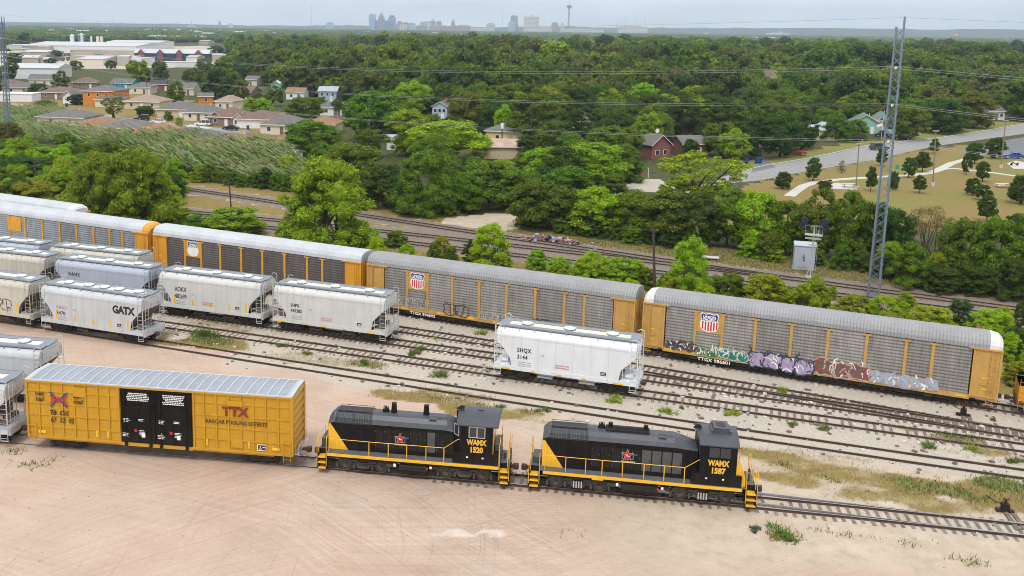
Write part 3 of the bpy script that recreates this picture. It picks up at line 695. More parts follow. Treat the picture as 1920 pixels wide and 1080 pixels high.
def hood_ring(x, w, zs, zt, k=0.0):
    return [(x, -w, 1.45), (x, -w, zs), (x, -w*.86, zs+(zt-zs)*.45), (x, -w*.60, zs+(zt-zs)*.85), (x, -w*.25, zt), (x, w*.25, zt), (x, w*.60, zs+(zt-zs)*.85), (x, w*.86, zs+(zt-zs)*.45), (x, w, zs), (x, w, 1.45)]
def rails_posts(parent, xs, z0, z1, slant, y=1.47):
    for s in (-1, 1):
        mb = MB()
        for a in xs: mb.box(a-.024, a+.024, s*y-.024, s*y+.024, z0-.25, z1)
        mb.tube([(xs[0]-slant[0], s*y, z1+.02)] + [(a, s*y, z1) for a in xs] + [(slant[1], s*(y-.02), slant[2]), (slant[1]+.35, s*(y-.02), slant[2]+.03)], .02, 6)
        mb.build('handrail', m_yel, parent)
def steps(parent, xa, xb):
    for s in (-1, 1):
        a, b = (xa, xb) if s < 0 else (-xb, -xa)
        for sy in (-1, 1):
            mb = MB(); e = min(a, b); f = max(a, b)
            mb.cur = 1
            mb.box(e, e+.04, *sorted((sy*.95, sy*1.5)), .30, 1.46); mb.box(f-.04, f, *sorted((sy*.95, sy*1.5)), .30, 1.46); mb.box(e+.04, f-.04, *sorted((sy*.93, sy*.97)), .3, 1.46)
            mb.cur = 0
            for z in (.34, .72, 1.10): mb.box(e+.05, f-.05, *sorted((sy*1.0, sy*1.5)), z-.025, z+.02); mb.box(e+.05, f-.05, *sorted((sy*1.48, sy*1.52)), z-.07, z+.03)
            for q in (e, f): mb.tube([(q, sy*1.54, .5), (q, sy*1.54, 2.1), (q, sy*1.42, 2.45), (q, sy*1.2, 2.5)], .02, 6)
            mb.build('step_well', [m_yel, m_blk], parent)
def loco(kind, x, y, rz):
    A = kind == 'a'
    lab = 'black and yellow switcher 1520 with two tall exhaust stacks, coupled to the yellow boxcar' if A else 'black and yellow switcher 1587 with a square box on its rounded cab roof'
    t = thing('locomotive', lab, 'locomotive', (x, y, 0), rz, 'black and yellow switcher locomotives')
    E = 5.62 if A else 6.05; P = 6.3 if A else 6.95                # sill end, pilot
    hx0, hx1 = (-5.65, 2.15) if A else (-6.15, 2.0); cx0, cx1 = (3.1, 5.22) if A else (3.45, 5.65)
    zs, zt = (3.35, 3.95) if A else (3.45, 3.98)
    mb = MB(); mb.box(-E, E, -1.3, 1.3, 1.0, 1.40); mb.box(-P+.05, P-.05, -.5, .5, .62, 1.2)
    for s in (-1, 1): mb.box(*sorted((s*(P-.08), s*P)), -1.5, 1.5, .32, 1.42); mb.box(*sorted((s*(P-.02), s*(P+.06))), -1.3, 1.3, .2, .5)
    mb.build('frame', m_blk, t)
    mb = MB()
    for s in (-1, 1):
        mb = MB(); mb.box(-E-.02, E+.02, *sorted((s*1.28, s*1.51)), 1.20, 1.405)
        if not A: mb.box(-3.0, -2.3, *sorted((s*1.3, s*1.50)), 1.1, 1.21)
        mb.build('sill_stripe', m_yel, t)
    mb = MB(); mb.box(-P+.62, P-.62, -1.5, 1.5, 1.405, 1.45); mb.box(-P+.02, -P+.62, -.94, .94, 1.405, 1.45); mb.box(P-.62, P-.02, -.94, .94, 1.405, 1.45); mb.build('walkway', m_deck, t)
    # hood: black sides, grey-black top, yellow nose
    mb = MB(); w = .92
    r0 = hood_ring(hx0, w, zs-.12, zt-.38); r1 = hood_ring(hx0+.35, w, zs, zt)
    mb.loft([r0, r1, hood_ring(hx1, w, zs, zt), hood_ring(cx0-.05, w, zs-.1, 3.5 if A else 3.42)])
    hood = mb.build('hood', m_blk, t)
    top = [-w*.97, -w*.86, -w*.60, -w*.25, w*.25, w*.60, w*.86, w*.97]
    def capring(x, zs_, zt_): return [(x, -w*1.012, zs_+.0), (x, -w*.87, zs_+(zt_-zs_)*.45+.018), (x, -w*.61, zs_+(zt_-zs_)*.85+.018), (x, -w*.25, zt_+.018), (x, w*.25, zt_+.018), (x, w*.61, zs_+(zt_-zs_)*.85+.018), (x, w*.87, zs_+(zt_-zs_)*.45+.018), (x, w*1.012, zs_), (x, w*.9, zs_-.02), (x, 0, zs_-.05), (x, -w*.9, zs_-.02)]
    mb = MB(); mb.loft([capring(hx0-.01, zs-.12, zt-.38), capring(hx0+.34, zs, zt), capring(hx1, zs, zt), capring(cx0-.06, zs-.1, 3.5 if A else 3.42)]); mb.build('hood_roof', m_gry, t, smooth=False)
    mb = MB()
    for s in (-1, 1):
        mb.prism_y([(hx0-.012, 1.46), (hx0+1.32, 1.46), (hx0+.10, 3.25), (hx0-.012, 3.2)], *sorted((s*(w-.01), s*(w+.006))))
    mb.box(hx0-.02, hx0+.02, -w-.004, w+.004, 1.455, 3.18)
    mb.build('nose_panel', m_yel, t); mb = MB()
    if not A: mb.prism_y([(cx1+.02, 1.46), (cx1+.62, 1.46), (cx1+.55, 2.2), (cx1+.02, 2.95)], -1.3, 1.3)
    mb.box(cx1-.02, cx1+.03, -1.42, 1.42, 1.5, 4.05); mb.build('rear_panel', m_yel, t)
    # radiator grilles
    gx0, gx1 = hx0+.5, (-2.85 if A else -3.4)
    mb = MB()
    for s in (-1, 1):
        for i in range(14):
            a = gx0 + (gx1-gx0)*i/14
            mb.prism_x([(s*w*.985, zs+.06), (s*w*.89, zs+(zt-zs)*.45+.03), (s*w*.64, zs+(zt-zs)*.83+.04), (s*w*.60, zs+(zt-zs)*.83), (s*w*.84, zs+(zt-zs)*.4)], a+.02, a+(gx1-gx0)/14-.03)
        mb.box(gx0-.05, gx1+.05, *sorted((s*w*.98, s*(w+.03))), zs-.06, zs+.03)
        for v in (gx0-.03, gx1+.03, (gx0+gx1)/2): mb.prism_x([(s*(w+.02), zs), (s*w*.92, zs+(zt-zs)*.45+.05), (s*w*.6, zs+(zt-zs)*.85+.05), (s*w*.58, zs+(zt-zs)*.8), (s*w*.84, zs+(zt-zs)*.4)], v-.035, v+.035)
        mb.cyl((gx0, s*.5, zt+.1), (gx1, s*.5, zt+.1), .018, 4)
        for k in range(5): mb.cyl((gx0+(gx1-gx0)*k/4, s*.5, zt), (gx0+(gx1-gx0)*k/4, s*.5, zt+.1), .014, 4)
    mb.box(gx0, gx1, -.45, .45, zt+.0, zt+.03); mb.build('radiator_grille', m_grl, t)
    # hood doors
    rnd = random.Random(3)
    dx = (gx1+.3, hx1+.5)
    n = 9
    for s in (-1, 1):
        mb = MB()
        for i in range(n):
            a = dx[0] + (dx[1]-dx[0])*i/n; b = a + (dx[1]-dx[0])/n - .05
            mb.cur = 1 if (i in ((6, 7) if A else (5, 6, 7, 8)[:4]) and not (A and i == 7)) else 0
            mb.box(a+.02, b, *sorted((s*(w-.01), s*(w+.022))), 1.75, 3.12)
            mb.cur = 0; mb.box(b-.08, b-.05, *sorted((s*(w+.02), s*(w+.045))), 2.3, 2.5); mb.cur = 1; mb.box(b-.10, b-.04, *sorted((s*(w+.02), s*(w+.035))), 2.55, 2.6); mb.box(a+.03, a+.07, *sorted((s*(w+.02), s*(w+.035))), 1.9, 2.0); mb.box(a+.03, a+.07, *sorted((s*(w+.02), s*(w+.035))), 2.9, 3.0)
        mb.build('hood_door', [m_door, M('filter_grey', (.07, .072, .075), .6, v=.2)], t)
    # stacks, bell, lift lugs
    if A:
        for a in (-1.44, .71):
            mb = MB(); mb.cyl((a, 0, zt), (a, 0, zt+.62), .21, 12, .155); mb.cyl((a, 0, zt+.62), (a, 0, zt+.66), .17, 12); mb.build('exhaust_stack', m_blk, t)
    else:
        mb = MB(); mb.loft([[(a, .42*math.cos(q), zt-.02+.24*math.sin(q)) for q in [math.pi*i/8 for i in range(9)]] for a in (-2.25, -2.15, .35, .45)]); mb.build('muffler', m_blk, t)
        for a in (-1.95, .24):
            mb = MB(); mb.cyl((a, 0, zt+.15), (a, 0, zt+.42), .16, 12, .14); mb.build('exhaust_stack', m_blk, t)
    bx = -1.98 if A else -2.5
    mb = MB(); mb.box(bx-.25, bx+.25, -.1, .1, zt+.01, zt+.05)
    for s in (-1, 1): mb.cyl((bx+s*.2, 0, zt), (bx+s*.12, 0, zt+.42), .03, 5)
    mb.cyl((bx, 0, zt+.1), (bx, 0, zt+.3), .17, 10, .09); mb.cyl((bx, 0, zt+.3), (bx, 0, zt+.42), .09, 8, .03); mb.build('bell', m_blk, t)
    mb = MB()
    for a in ((1.2, 1.7) if A else (1.0, 2.2)): mb.tube([(a, -.5, zt-.05), (a+.05, -.5, zt+.12), (a+.4, -.5, zt+.12), (a+.45, -.5, zt-.05)], .015, 4)
    mb.box(1.0, 1.45, -.72, -.5, zt-.06, zt+.0); build_pieces(mb, 'grab_iron', m_gry, t)
    # cab
    mb = MB(); mb.box(cx0, cx1, -1.48, 1.48, 1.45, 4.12)
    mb.box(cx0-.45, cx1+.35, -1.505, 1.505, 1.46, 2.18); cab = mb.build('cab', m_blk, t, bevel=.02)
    mb = MB(); o = .22 if A else .08
    n_ = 9
    prof = [(-1.58 + 3.16*i/(n_-1), 4.12 + .46*(1-abs(2*i/(n_-1)-1)**(2.0 if A else 2.6))) for i in range(n_)]
    low = [(1.58, 4.06), (-1.58, 4.06)]
    xa, xb = cx0-(.22 if A else .06), cx1+(.36 if A else .10)
    mb.loft([[(xa, a, b) for a, b in prof+low], [(xb, a, b) for a, b in prof+low]])
    mb.box(xa+.02, xb-.02, -1.6, -1.5, 4.02, 4.12)
    rf = mb.build('cab_roof', m_gry, t, bevel=.03)
    mb = MB()
    if A: mb.box(4.1, 4.5, -.15, .15, 4.56, 4.63)
    else:
        mb.loft([[(c+a*h, b*.62, z) for a, b in ((-1,-1),(1,-1),(1,1),(-1,1))] for c, h, z in ((4.75, .62, 4.5), (4.75, .62, 4.66), (4.75, .5, 4.68), (4.75, .46, 4.86))])
        mb.cur = 1; mb.box(4.5, 5.0, -.3, .3, 4.861, 4.885)
    mb.build('roof_vent' if A else 'air_conditioner', [m_gry, m_grl], t)
    mb = MB()
    for i, yy in enumerate((-.35, -.15, .05)): mb.cyl((cx0+.15, yy, 4.68), (cx0-.35+.1*i, yy, 4.70), .03, 6, .08)
    mb.cyl((cx0+.1, -.2, 4.5), (cx0+.1, -.2, 4.68), .025, 5); mb.cyl((4.2, .4, 4.55), (4.2, .4, 5.0), .012, 4); build_pieces(mb, 'air_horn', m_blk, t)
    wx = (3.72, 4.68) if A else (4.0, 5.25)
    for s in (-1, 1):
        mb = MB(); ys = sorted((s*1.478, s*1.497)); mb.box(wx[0]-.05, wx[1]+.05, *ys, 3.24, 3.98)
        mb.cur = 1; xm = (wx[0]+wx[1])/2; yo = sorted((s*1.49, s*1.502)); mb.box(wx[0], xm-.03, *yo, 3.29, 3.93); mb.box(xm+.03, wx[1], *yo, 3.29, 3.93)
        mb.build('side_window', [m_alu if A else m_blk, m_glass], cab)
        mb = MB(); ys = sorted((s*.97, s*1.42)); mb.box(cx0-.02, cx0+.01, *ys, 3.2, 4.0); mb.cur = 1; mb.box(cx0-.035, cx0-.015, ys[0]+.06, ys[1]-.06, 3.26, 3.94)
        mb.build('front_window', [m_alu if A else m_blk, m_glass], cab)
        mb = MB(); mb.box(cx1, cx1+.035, *sorted((s*.5, s*1.25)), 3.15, 3.9); mb.build('rear_window', m_glass, cab)
    if A:
        for s in (-1, 1):
            mb = MB(); mb.prism_z([(2.62, s*.9), (3.12, s*1.47), (3.12, s*.9)], 2.19, 4.05); mb.build('cab_bay', m_blk, cab)
            n_v = Vector((-.57, s*.5, 0)).normalized(); p_, q_ = Vector((2.66, s*.945, 0)), Vector((3.08, s*1.425, 0))
            for nm_w, mt_w, of, z0, z1, k0, k1 in (('front_frame', m_alu, .012, 3.22, 3.98, .06, .94), ('front_pane', m_glass, .024, 3.29, 3.91, .18, .82)):
                a_, b_ = p_ + (q_-p_)*k0 + n_v*of, p_ + (q_-p_)*k1 + n_v*of; c_ = n_v*.01
                mb = MB(); mb.loft([[(a_-c_) + Vector((0, 0, z0)), (b_-c_) + Vector((0, 0, z0)), (b_-c_) + Vector((0, 0, z1)), (a_-c_) + Vector((0, 0, z1))], [(a_+c_) + Vector((0, 0, z0)), (b_+c_) + Vector((0, 0, z0)), (b_+c_) + Vector((0, 0, z1)), (a_+c_) + Vector((0, 0, z1))]]); mb.build(nm_w, mt_w, cab)
    sz, ty = (.62, 0) if A else (.58, 0)
    text('WAMX', .50, m_yel, cab, (cx0+cx1)/2+.02, -1.484, 2.76, .026, .76, 1, 0, 'CENTER')
    text('1520' if A else '1587', .50, m_yel, cab, (cx0+cx1)/2+.02, -1.484, 2.26, .026, .86, 1, 0, 'CENTER')
    star_logo(hood, -.87 if A else -.86, 2.56 if A else 2.72, .36 if A else .38, -.95)
    # handrails, steps
    rails_posts(t, [-2.83, -1.55, -.33, .93, 2.1] if A else [-4.66, -3.42, -2.4, -1.15, .16, 1.38, 2.6], 1.45, 2.38 if A else 2.45, (2.6 if A else 1.35, cx0-.1 if A else cx0+.0, 3.05))
    steps(t, -P, -P+.62) if A else steps(t, -P, -P+.66)
    mb = MB()
    for s in (-1, 1):
        e = s*(P-.1)
        for sy in (-1, 1):
            mb.tube([(e, sy*1.45, 1.4), (e, sy*1.45, 2.5), (e, sy*1.0, 2.55), (e, sy*.35, 2.5), (e, sy*.35, 1.4)], .02, 6); mb.cyl((e, sy*1.45, 1.95), (e, sy*.35, 1.95), .02, 5)
            q = s*(E-.1 if s < 0 else E+.02); mb.tube([(q, sy*1.45, 1.4), (q, sy*1.45, 2.6), (q+s*.05, sy*1.1, 3.0), (q+s*.02, sy*.95, 3.2)], .02, 6)
    mb.build('end_railing', m_yel, t)
    mb = MB(); mb.box(-P+.12, -P+.5, -.7, .7, 1.45, 2.05) if A else mb.box(-P+.2, -P+.75, -.6, .6, 1.45, 1.9)
    mb.box(cx1+.1, cx1+.5, -.8, .8, 1.45, 2.6) if A else None
    mb.cyl((P-.35, -.3, 1.45), (P-.35, -.3, 1.9), .08, 6); build_pieces(mb, 'platform_box', m_gry, t)
    mb = MB(); T0, T1 = (-.85, 1.02) if A else (-1.15, 1.1)
    mb.loft([[(a, -1.35, .85), (a, -1.42, .6), (a, -1.25, .32), (a, -.9, .22), (a, .9, .22), (a, 1.25, .32), (a, 1.42, .6), (a, 1.35, .85), (a, 1.2, 1.0), (a, -1.2, 1.0)] for a in (T0, T1)]); mb.build('fuel_tank', m_blk, t, bevel=.02)
    mb = MB(); mb.cyl((T0-.9, -1.1, .75), (T0-.15, -1.1, .75), .17, 8); mb.cyl((T1+.15, -1.1, .8), (T1+.7, -1.1, .8), .14, 8); mb.cyl((T0-.9, 1.1, .75), (T0-.15, 1.1, .75), .17, 8)
    build_pieces(mb, 'air_reservoir', m_ltruck, t)
    mb = MB(); mb.cyl((T1-.02, -1.36, .82), (T1-.02, -1.46, .82), .07, 8); mb.cur = 1; mb.box(T0-.35, T0-.2, -1.46, -1.42, .8, 1.0); mb.box(T1+.15, T1+.3, -1.46, -1.42, .85, 1.0)
    for a in ((3.6, 4.6) if A else (3.9, 4.9)): mb.box(a-.06, a+.06, -1.52, -1.5, 1.85, 1.95)
    build_pieces(mb, 'marker', [m_red, m_txtw], t)
    for e in ((-3.28, 3.42) if A else (-3.85, 3.8)): loco_truck(t, e, 2.36 if A else 2.74)
    for s in (-1, 1): coupler(t, s*P, s, .5)
    if not A:
        mb = MB()
        for c in (-3.85, 3.8):
            for i in range(4): mb.box(c-.3+i*.16, c-.22+i*.16, -1.28, -1.24, .35, .8)
        build_pieces(mb, 'truck_step', m_alu, t)
    return t
# ================================================================= tracks (centre lines in metres)
def curve(nodes, deg):
    P = np.array(nodes, float); c = np.polyfit(P[:, 0], P[:, 1], deg); d = np.polyder(c)
    return (lambda x: np.polyval(c, x)), (lambda x: np.polyval(d, x))
TR = {
 'T1': curve([(-60, 69.4), (-38, 66.4), (-27, 64.7), (-16.6, 63.1), (.53, 60.48), (14.87, 58.1), (22.1, 57.0), (29, 55.6), (36.6, 53.75), (50, 50.3), (70, 44.6)], 4),
 'T2': curve([(-56, 99.4), (-41, 93.3), (-29, 88.65), (-23.1, 86.4), (-15.2, 83.1), (-7.8, 80.2), (1, 76.65), (8.15, 73.75), (17, 70.3), (24.5, 67.45), (29.5, 65.7), (35.8, 63.4), (41.5, 61.35), (60, 55.2), (75, 50.5)], 3),
 'T3': curve([(-55, 104), (-45, 99.9), (-24.3, 92.0), (-16.3, 89.0), (-8.35, 86.0), (1, 82.3), (7.6, 79.7), (13.3, 77.5), (18.3, 75.4), (25.3, 72.65), (31.5, 70.35), (38, 67.8), (44, 65.6), (60, 59.8), (75, 54.5)], 3),
 'T4': curve([(-62, 109.5), (-45, 104.0), (-32, 99.4), (-19.25, 94.6), (-7.05, 89.75), (1.1, 86.3), (7.65, 83.75), (20, 79.1), (26.3, 76.5), (32.7, 74.0), (39.3, 71.0), (45, 68.2), (60, 60.3), (75, 52.6)], 4),
 'T5': curve([(-62, 114.6), (-41.6, 107.3), (-28.7, 102.5), (-14, 97.6), (-.9, 92.05), (8.4, 87.1), (20.8, 80.85), (27.1, 77.4), (33.4, 74.2), (40.1, 70.85), (45.9, 67.9), (60, 60.5), (75, 52.7)], 4),
 'T6': curve([(-100, 148.0), (-29.49, 112.16), (22.1, 85.9), (47.6, 72.9), (75, 59)], 1),
 'MA': curve([(-110, 213), (-80, 196), (-43, 175.4), (-31.4, 167.1), (-22.1, 160.7), (-5.9, 148), (8.1, 138.3), (13, 135), (24.4, 128), (31.4, 123.2), (47.4, 112.4), (53, 108.9), (60, 104.9), (66, 101.6), (90, 89)], 3),
 'MB': curve([(-110, 176), (-80, 165.5), (-34.6, 150.2), (-24.3, 146.8), (-6.5, 140.1), (7.5, 133.9), (13.7, 130.6), (30.7, 121), (44, 113.6), (53, 108.7), (60, 104.8), (66, 101.5), (90, 88.8)], 3),
 'MC': curve([(-110, 172), (-80, 162), (-40, 147), (-.7, 130.9), (7, 127.7), (13.3, 124.6), (20.9, 120.7), (28, 116.9), (45.9, 107.4), (51, 105), (58, 100.8), (63, 97.8), (90, 83)], 3)}
def yaw(k, x): return math.atan(float(TR[k][1](x)))
def on(k, x): return x, float(TR[k][0](x)), yaw(k, x)
m_rail = M('rail_rust', (0.085, 0.05, 0.035), 0.7, metal=0.3, v=0.25, sc=1)
m_railtop = M('rail_running_surface', (0.22, 0.19, 0.17), 0.35, metal=0.7, v=0.15)
m_railtop2 = M('rail_polished', (0.40, 0.38, 0.38), 0.3, metal=0.8, v=0.15)
m_tie = M('sleeper_wood', (0.155, 0.118, 0.09), 0.9, v=0.5, sc=2.2, bump=0.4, bsc=8)
m_tie2 = M('sleeper_wood_grey', (0.19, 0.15, 0.115), 0.9, v=0.45, sc=2.2, bump=0.4, bsc=8)
def track(key, x0, x1, label, ztie, tie_mat, top, gap=0.0, skip=0.0, tx=None):
    t = thing('railway_track', label, 'railway track', (0, 0, 0), 0, 'railway tracks')
    fy, fd = TR[key]; n = max(2, int((x1-x0)/1.5))
    xs = [x0 + (x1-x0)*i/n for i in range(n+1)]
    for s in (-1, 1):
        mb = MB(); rings = []
        for x in xs:
            d = float(fd(x)); c = math.hypot(1, d); nx, ny = -d/c, 1/c; cx, cy = x + nx*s*.754, float(fy(x)) + ny*s*.754
            pr = [(-.07, -.17), (.07, -.17), (.07, -.155), (.012, -.14), (.012, -.04), (.036, -.03), (.036, -.004), (-.036, -.004), (-.036, -.03), (-.012, -.04), (-.012, -.14), (-.07, -.155)]
            rings.append([(cx + nx*q, cy + ny*q, z) for q, z in pr])
        mb.loft(rings)
        mb.cur = 1
        mb.loft([[(r[6][0], r[6][1], -.0041), (r[7][0], r[7][1], -.0041), (r[7][0]*.97+r[6][0]*.03, r[7][1]*.97+r[6][1]*.03, 0), (r[6][0]*.97+r[7][0]*.03, r[6][1]*.97+r[7][1]*.03, 0)] for r in rings])
        mb.build('rail', [m_rail, top], t)
    rnd = random.Random(hash(key) % 1000 if False else sum(map(ord, key)))
    mb = MB(); x = (tx[0] if tx else x0)
    while x < (tx[1] if tx else x1):
        d = float(fd(x)); c = math.hypot(1, d); cy = float(fy(x)); a = math.atan(d)
        if rnd.random() > skip:
            mb.obox((x + rnd.uniform(-.02, .02) + d/c*rnd.uniform(-.05, .05), cy + rnd.uniform(-.06, .06), ztie - .08 + rnd.uniform(-.012, .012)), .115, 1.30 + rnd.uniform(-.06, .1), .08, a + rnd.gauss(0, .012))
        x += (.56 + gap) / c
    if mb.v: mb.build('sleepers', tie_mat, t)
    return t
track('T1', -58, 66, 'nearest railway track, carrying the boxcar and both black switchers', -.148, m_tie2, m_railtop2, tx=(2, 66))
track('T2', -58, 72, 'railway track half sunk in sand between the switchers and the rows of hoppers', -.20, m_tie2, m_railtop)
track('T3', -50, 72, 'railway track under the single white hopper, grassy between its rails', -.152, m_tie2, m_railtop, skip=.15)
track('T4', -62, 62, 'railway track under the row of light grey hoppers ending in a free end', -.146, m_tie, m_railtop)
track('T5', -62, 72, 'railway track between the hopper row and the yellow rack cars', -.142, m_tie, m_railtop)
track('T6', -100, 72, 'railway track under the long row of yellow rack cars', -.13, m_tie, m_railtop)
track('MA', -75, 88, 'main line track farthest from the yard, along the tree line', -.13, m_tie, m_railtop, )
track('MB', -75, 46, 'middle main line track joining the farthest one at a switch', -.13, m_tie, m_railtop)
track('MC', -70, 88, 'main line track nearest the rack cars, behind the green bushes', -.13, m_tie, m_railtop)
# second leg of the turnout in front of the right-hand switcher
t = thing('turnout_rails', 'two extra rails of the turnout to the right of switcher 1587', 'railway switch', (0, 0, 0), 0)
for s in (-1, 1):
    mb = MB(); rings = []
    for i in range(28):
        x = 13 + i*1.1; d = float(TR['T1'][1](x)); c = math.hypot(1, d); nx, ny = -d/c, 1/c
        off = s*.754 + .08 + .62*max(0, (34.0-x)/14.0)**1.6
        cx, cy = x+nx*off, float(TR['T1'][0](x))+ny*off
        rings.append([(cx+nx*q, cy+ny*q, z) for q, z in ((-.07, -.16), (.07, -.16), (.034, -.03), (.034, -.003), (-.034, -.003), (-.034, -.03))])
    mb.loft(rings); mb.build('rail', m_railtop2, t)

# ================================================================= ground: one sheet, fine in the yard, out to the horizon
def axis(a, b, st, lim_lo, lim_hi, gr=1.055):
    c = list(np.arange(a, b + 1e-6, st)); s = st; lo = [a]
    while lo[-1] > lim_lo: s *= gr; lo.append(lo[-1] - s)
    s = st; hi = [b]
    while hi[-1] < lim_hi: s *= gr; hi.append(hi[-1] + s)
    return np.array(lo[:0:-1] + c + hi[1:])
gx = axis(-62, 74, .5, -11500, 11500); gy = axis(33, 134, .5, -150, 12000)
GX, GY = np.meshgrid(gx, gy)
rs = np.random.RandomState(5)
def vnoise(X, Y, sc, seed):
    r = np.random.RandomState(seed); T = r.rand(64, 64)
    u = X/sc; v = Y/sc; i = np.floor(u).astype(int); j = np.floor(v).astype(int); a = u-i; b = v-j
    a = a*a*(3-2*a); b = b*b*(3-2*b)
    g = lambda p, q: T[p % 64, q % 64]
    return g(i, j)*(1-a)*(1-b) + g(i+1, j)*a*(1-b) + g(i, j+1)*(1-a)*b + g(i+1, j+1)*a*b
sm = lambda a, b, x: np.clip((x-a)/(b-a), 0, 1)**2*(3-2*np.clip((x-a)/(b-a), 0, 1))
D = {k: (GY - TR[k][0](np.clip(GX, -130, 110)))*.92 for k in TR}
n5 = vnoise(GX, GY, 5, 1); n2 = vnoise(GX, GY, 1.8, 2); n12 = vnoise(GX, GY, 12, 3)
gravel = sm(-3.2, -.8, D['T2'] + 2.2*(n5-.5)) * (1 - sm(2.0, 4.2, D['T6'] + 1.5*(n5-.5)))
gravel *= np.where(GX < -16, sm(-1, 2.5, D['T2']), 1)
gravel = np.maximum(gravel, .6*(1-sm(1.3, 2.4, np.abs(D['T1']) + .8*(n2-.5)))*sm(26, 34, GX))
dry = .95*sm(2.6, 4.4, D['T6'])
dry = np.maximum(dry, .85*sm(19, 27, GX)*sm(1.8, 4.5, D['T1'])*(1-sm(-3.5, -1.5, D['T2']))*(.5+.8*n5))
green = .74*sm(27, 36, GX)*sm(3.0, 5.5, D['T1'])*(1-sm(-4.5, -2.5, D['T2']))*(.35+1.0*n5)
pink = 1 - sm(-5, 22, GX + 6*(n12-.5))*sm(-14, 2, D['T1'] + 8*(n12-.5))
def blob(px, py, rx, ry, amt, target):
    x, y = G(px, py); x1, y1 = G(px+rx, py+rx*.13); x2, y2 = G(px, py-ry)
    ax = math.hypot(x1-x, y1-y); ay = math.hypot(x2-x, y2-y); th = math.atan2(y1-y, x1-x)
    dx = GX-x; dy = GY-y; u = (dx*math.cos(th)+dy*math.sin(th))/ax; v = (-dx*math.sin(th)+dy*math.cos(th))/ay
    r = np.sqrt(u*u+v*v) + .7*(n2-.5)
    return np.maximum(target, amt*(1-sm(.55, 1.1, r)))
for b_ in [(400, 640, 110, 18, .85), (560, 668, 110, 14, .6), (700, 680, 60, 10, .7), (380, 605, 120, 10, .6), (760, 740, 120, 16, .8), (880, 765, 110, 16, .85), (1000, 772, 60, 10, .7), (840, 735, 120, 12, .7), (720, 700, 50, 6, .5), (1080, 795, 160, 12, .6), (1240, 812, 100, 14, .65), (1450, 855, 90, 20, .8), (1560, 850, 120, 16, .55), (1580, 890, 110, 14, .85), (1720, 905, 170, 22, .9), (1500, 900, 120, 16, .8), (1780, 820, 90, 9, .8), (1700, 800, 60, 7, .7), (1860, 840, 70, 12, .7), (1830, 850, 120, 10, .5), (1250, 755, 60, 6, .4), (1700, 930, 220, 26, .75), (1860, 925, 120, 30, .85), (1640, 900, 140, 22, .7), (1500, 880, 120, 24, .55), (60, 870, 60, 16, .5), (1070, 1000, 60, 16, .3), (1480, 1000, 60, 14, .5), (1600, 1000, 120, 8, .5), (1710, 1010, 50, 12, .5), (1800, 1045, 60, 8, .5), (1890, 1010, 40, 12, .4), (1230, 990, 60, 10, .25)]:
    dry = blob(*b_, dry)
for b_ in [(390, 632, 45, 14, .9), (1470, 868, 26, 5, .6), (1740, 905, 90, 12, .7), (1880, 905, 70, 14, .8), (1800, 925, 120, 10, .65), (1560, 896, 40, 6, .6), (1790, 815, 70, 6, .9), (1000, 770, 30, 5, .5), (935, 760, 20, 4, .5), (1470, 1000, 34, 14, .75), (1810, 1048, 45, 6, .6), (1700, 1015, 22, 10, .5), (60, 872, 40, 12, .45), (30, 845, 30, 8, .4), (700, 683, 40, 6, .6), (1560, 995, 60, 4, .4), (830, 745, 70, 6, .3)]:
    green = blob(*b_, green)
gravel *= (1 - .5*dry)
bal = np.maximum.reduce([1-sm(2.4, 4.2, np.abs(D[k]) + 1.0*(n2-.5)) for k in ('MA', 'MB', 'MC')])
oil_shade = np.maximum.reduce([0.36*(1-sm(.5, 1.5, np.abs(D[k]) + .7*(n2-.5))) for k in ('T4', 'T6')]); oil_shade = np.maximum(oil_shade, .5*(1-sm(.6, 1.5, np.abs(D['T1']) + .9*(n2-.5)))*sm(-26, -20, GX)*(1-sm(20, 24, GX)))  # oily ballast between the rails, doubling as painted contact shade under the trains
bal *= sm(-95, -60, GX) * (GX < 130)
between = (D['MA'] < 1.5)*(D['MC'] > -1.5)*sm(0, 14, GX)
bal = np.maximum(bal, between*.9)
dry = np.where(bal > .5, dry*.2, dry); bal = np.maximum(bal, oil_shade)  # ballast mask also takes in the painted shade under the trains
nA = D['MA']
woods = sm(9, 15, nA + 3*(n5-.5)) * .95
def poly_mask(pix, z=0):
    P = np.array([G(*p) for p in pix]); inside = np.zeros(GX.shape, bool); n = len(P)
    for i in range(n):
        x1, y1 = P[i]; x2, y2 = P[(i+1) % n]
        c = ((y1 > GY) != (y2 > GY)) & (GX < (x2-x1)*(GY-y1)/(y2-y1+1e-12)+x1); inside ^= c
    return inside
park = poly_mask([(1330, 420), (1400, 345), (1700, 285), (1870, 265), (2100, 240), (2300, 400), (1900, 440), (1560, 420)])
lawn = poly_mask([(0, 210), (0, 176), (200, 170), (560, 215), (640, 250), (560, 262), (330, 270), (100, 246)])
lot = poly_mask([(1165, 352), (1200, 332), (1235, 336), (1290, 344), (1330, 350), (1290, 358), (1220, 360)])
dirtroad = poly_mask([(830, 408), (935, 397), (985, 400), (975, 425), (930, 436), (880, 428), (830, 420)])
lawn2 = poly_mask([(1380, 305), (1420, 292), (1640, 262), (1900, 222), (1920, 240), (1700, 275), (1400, 330)])
yardlot = poly_mask([(60, 128), (90, 92), (400, 85), (420, 120), (300, 128)])
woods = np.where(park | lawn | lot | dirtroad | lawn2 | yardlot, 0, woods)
dry = np.where(park, .95, dry); green = np.where(park, .30+.45*vnoise(GX, GY, 9, 7), green)
dry = np.where(lawn, .8, dry); dry = np.where(lawn2, .7, dry); green = np.where(lawn2, .75, green)
gravel = np.where(lot | yardlot, .9, gravel); dry = np.where(lot | yardlot | dirtroad, 0.1, dry); pink = np.where(dirtroad, .2, pink)
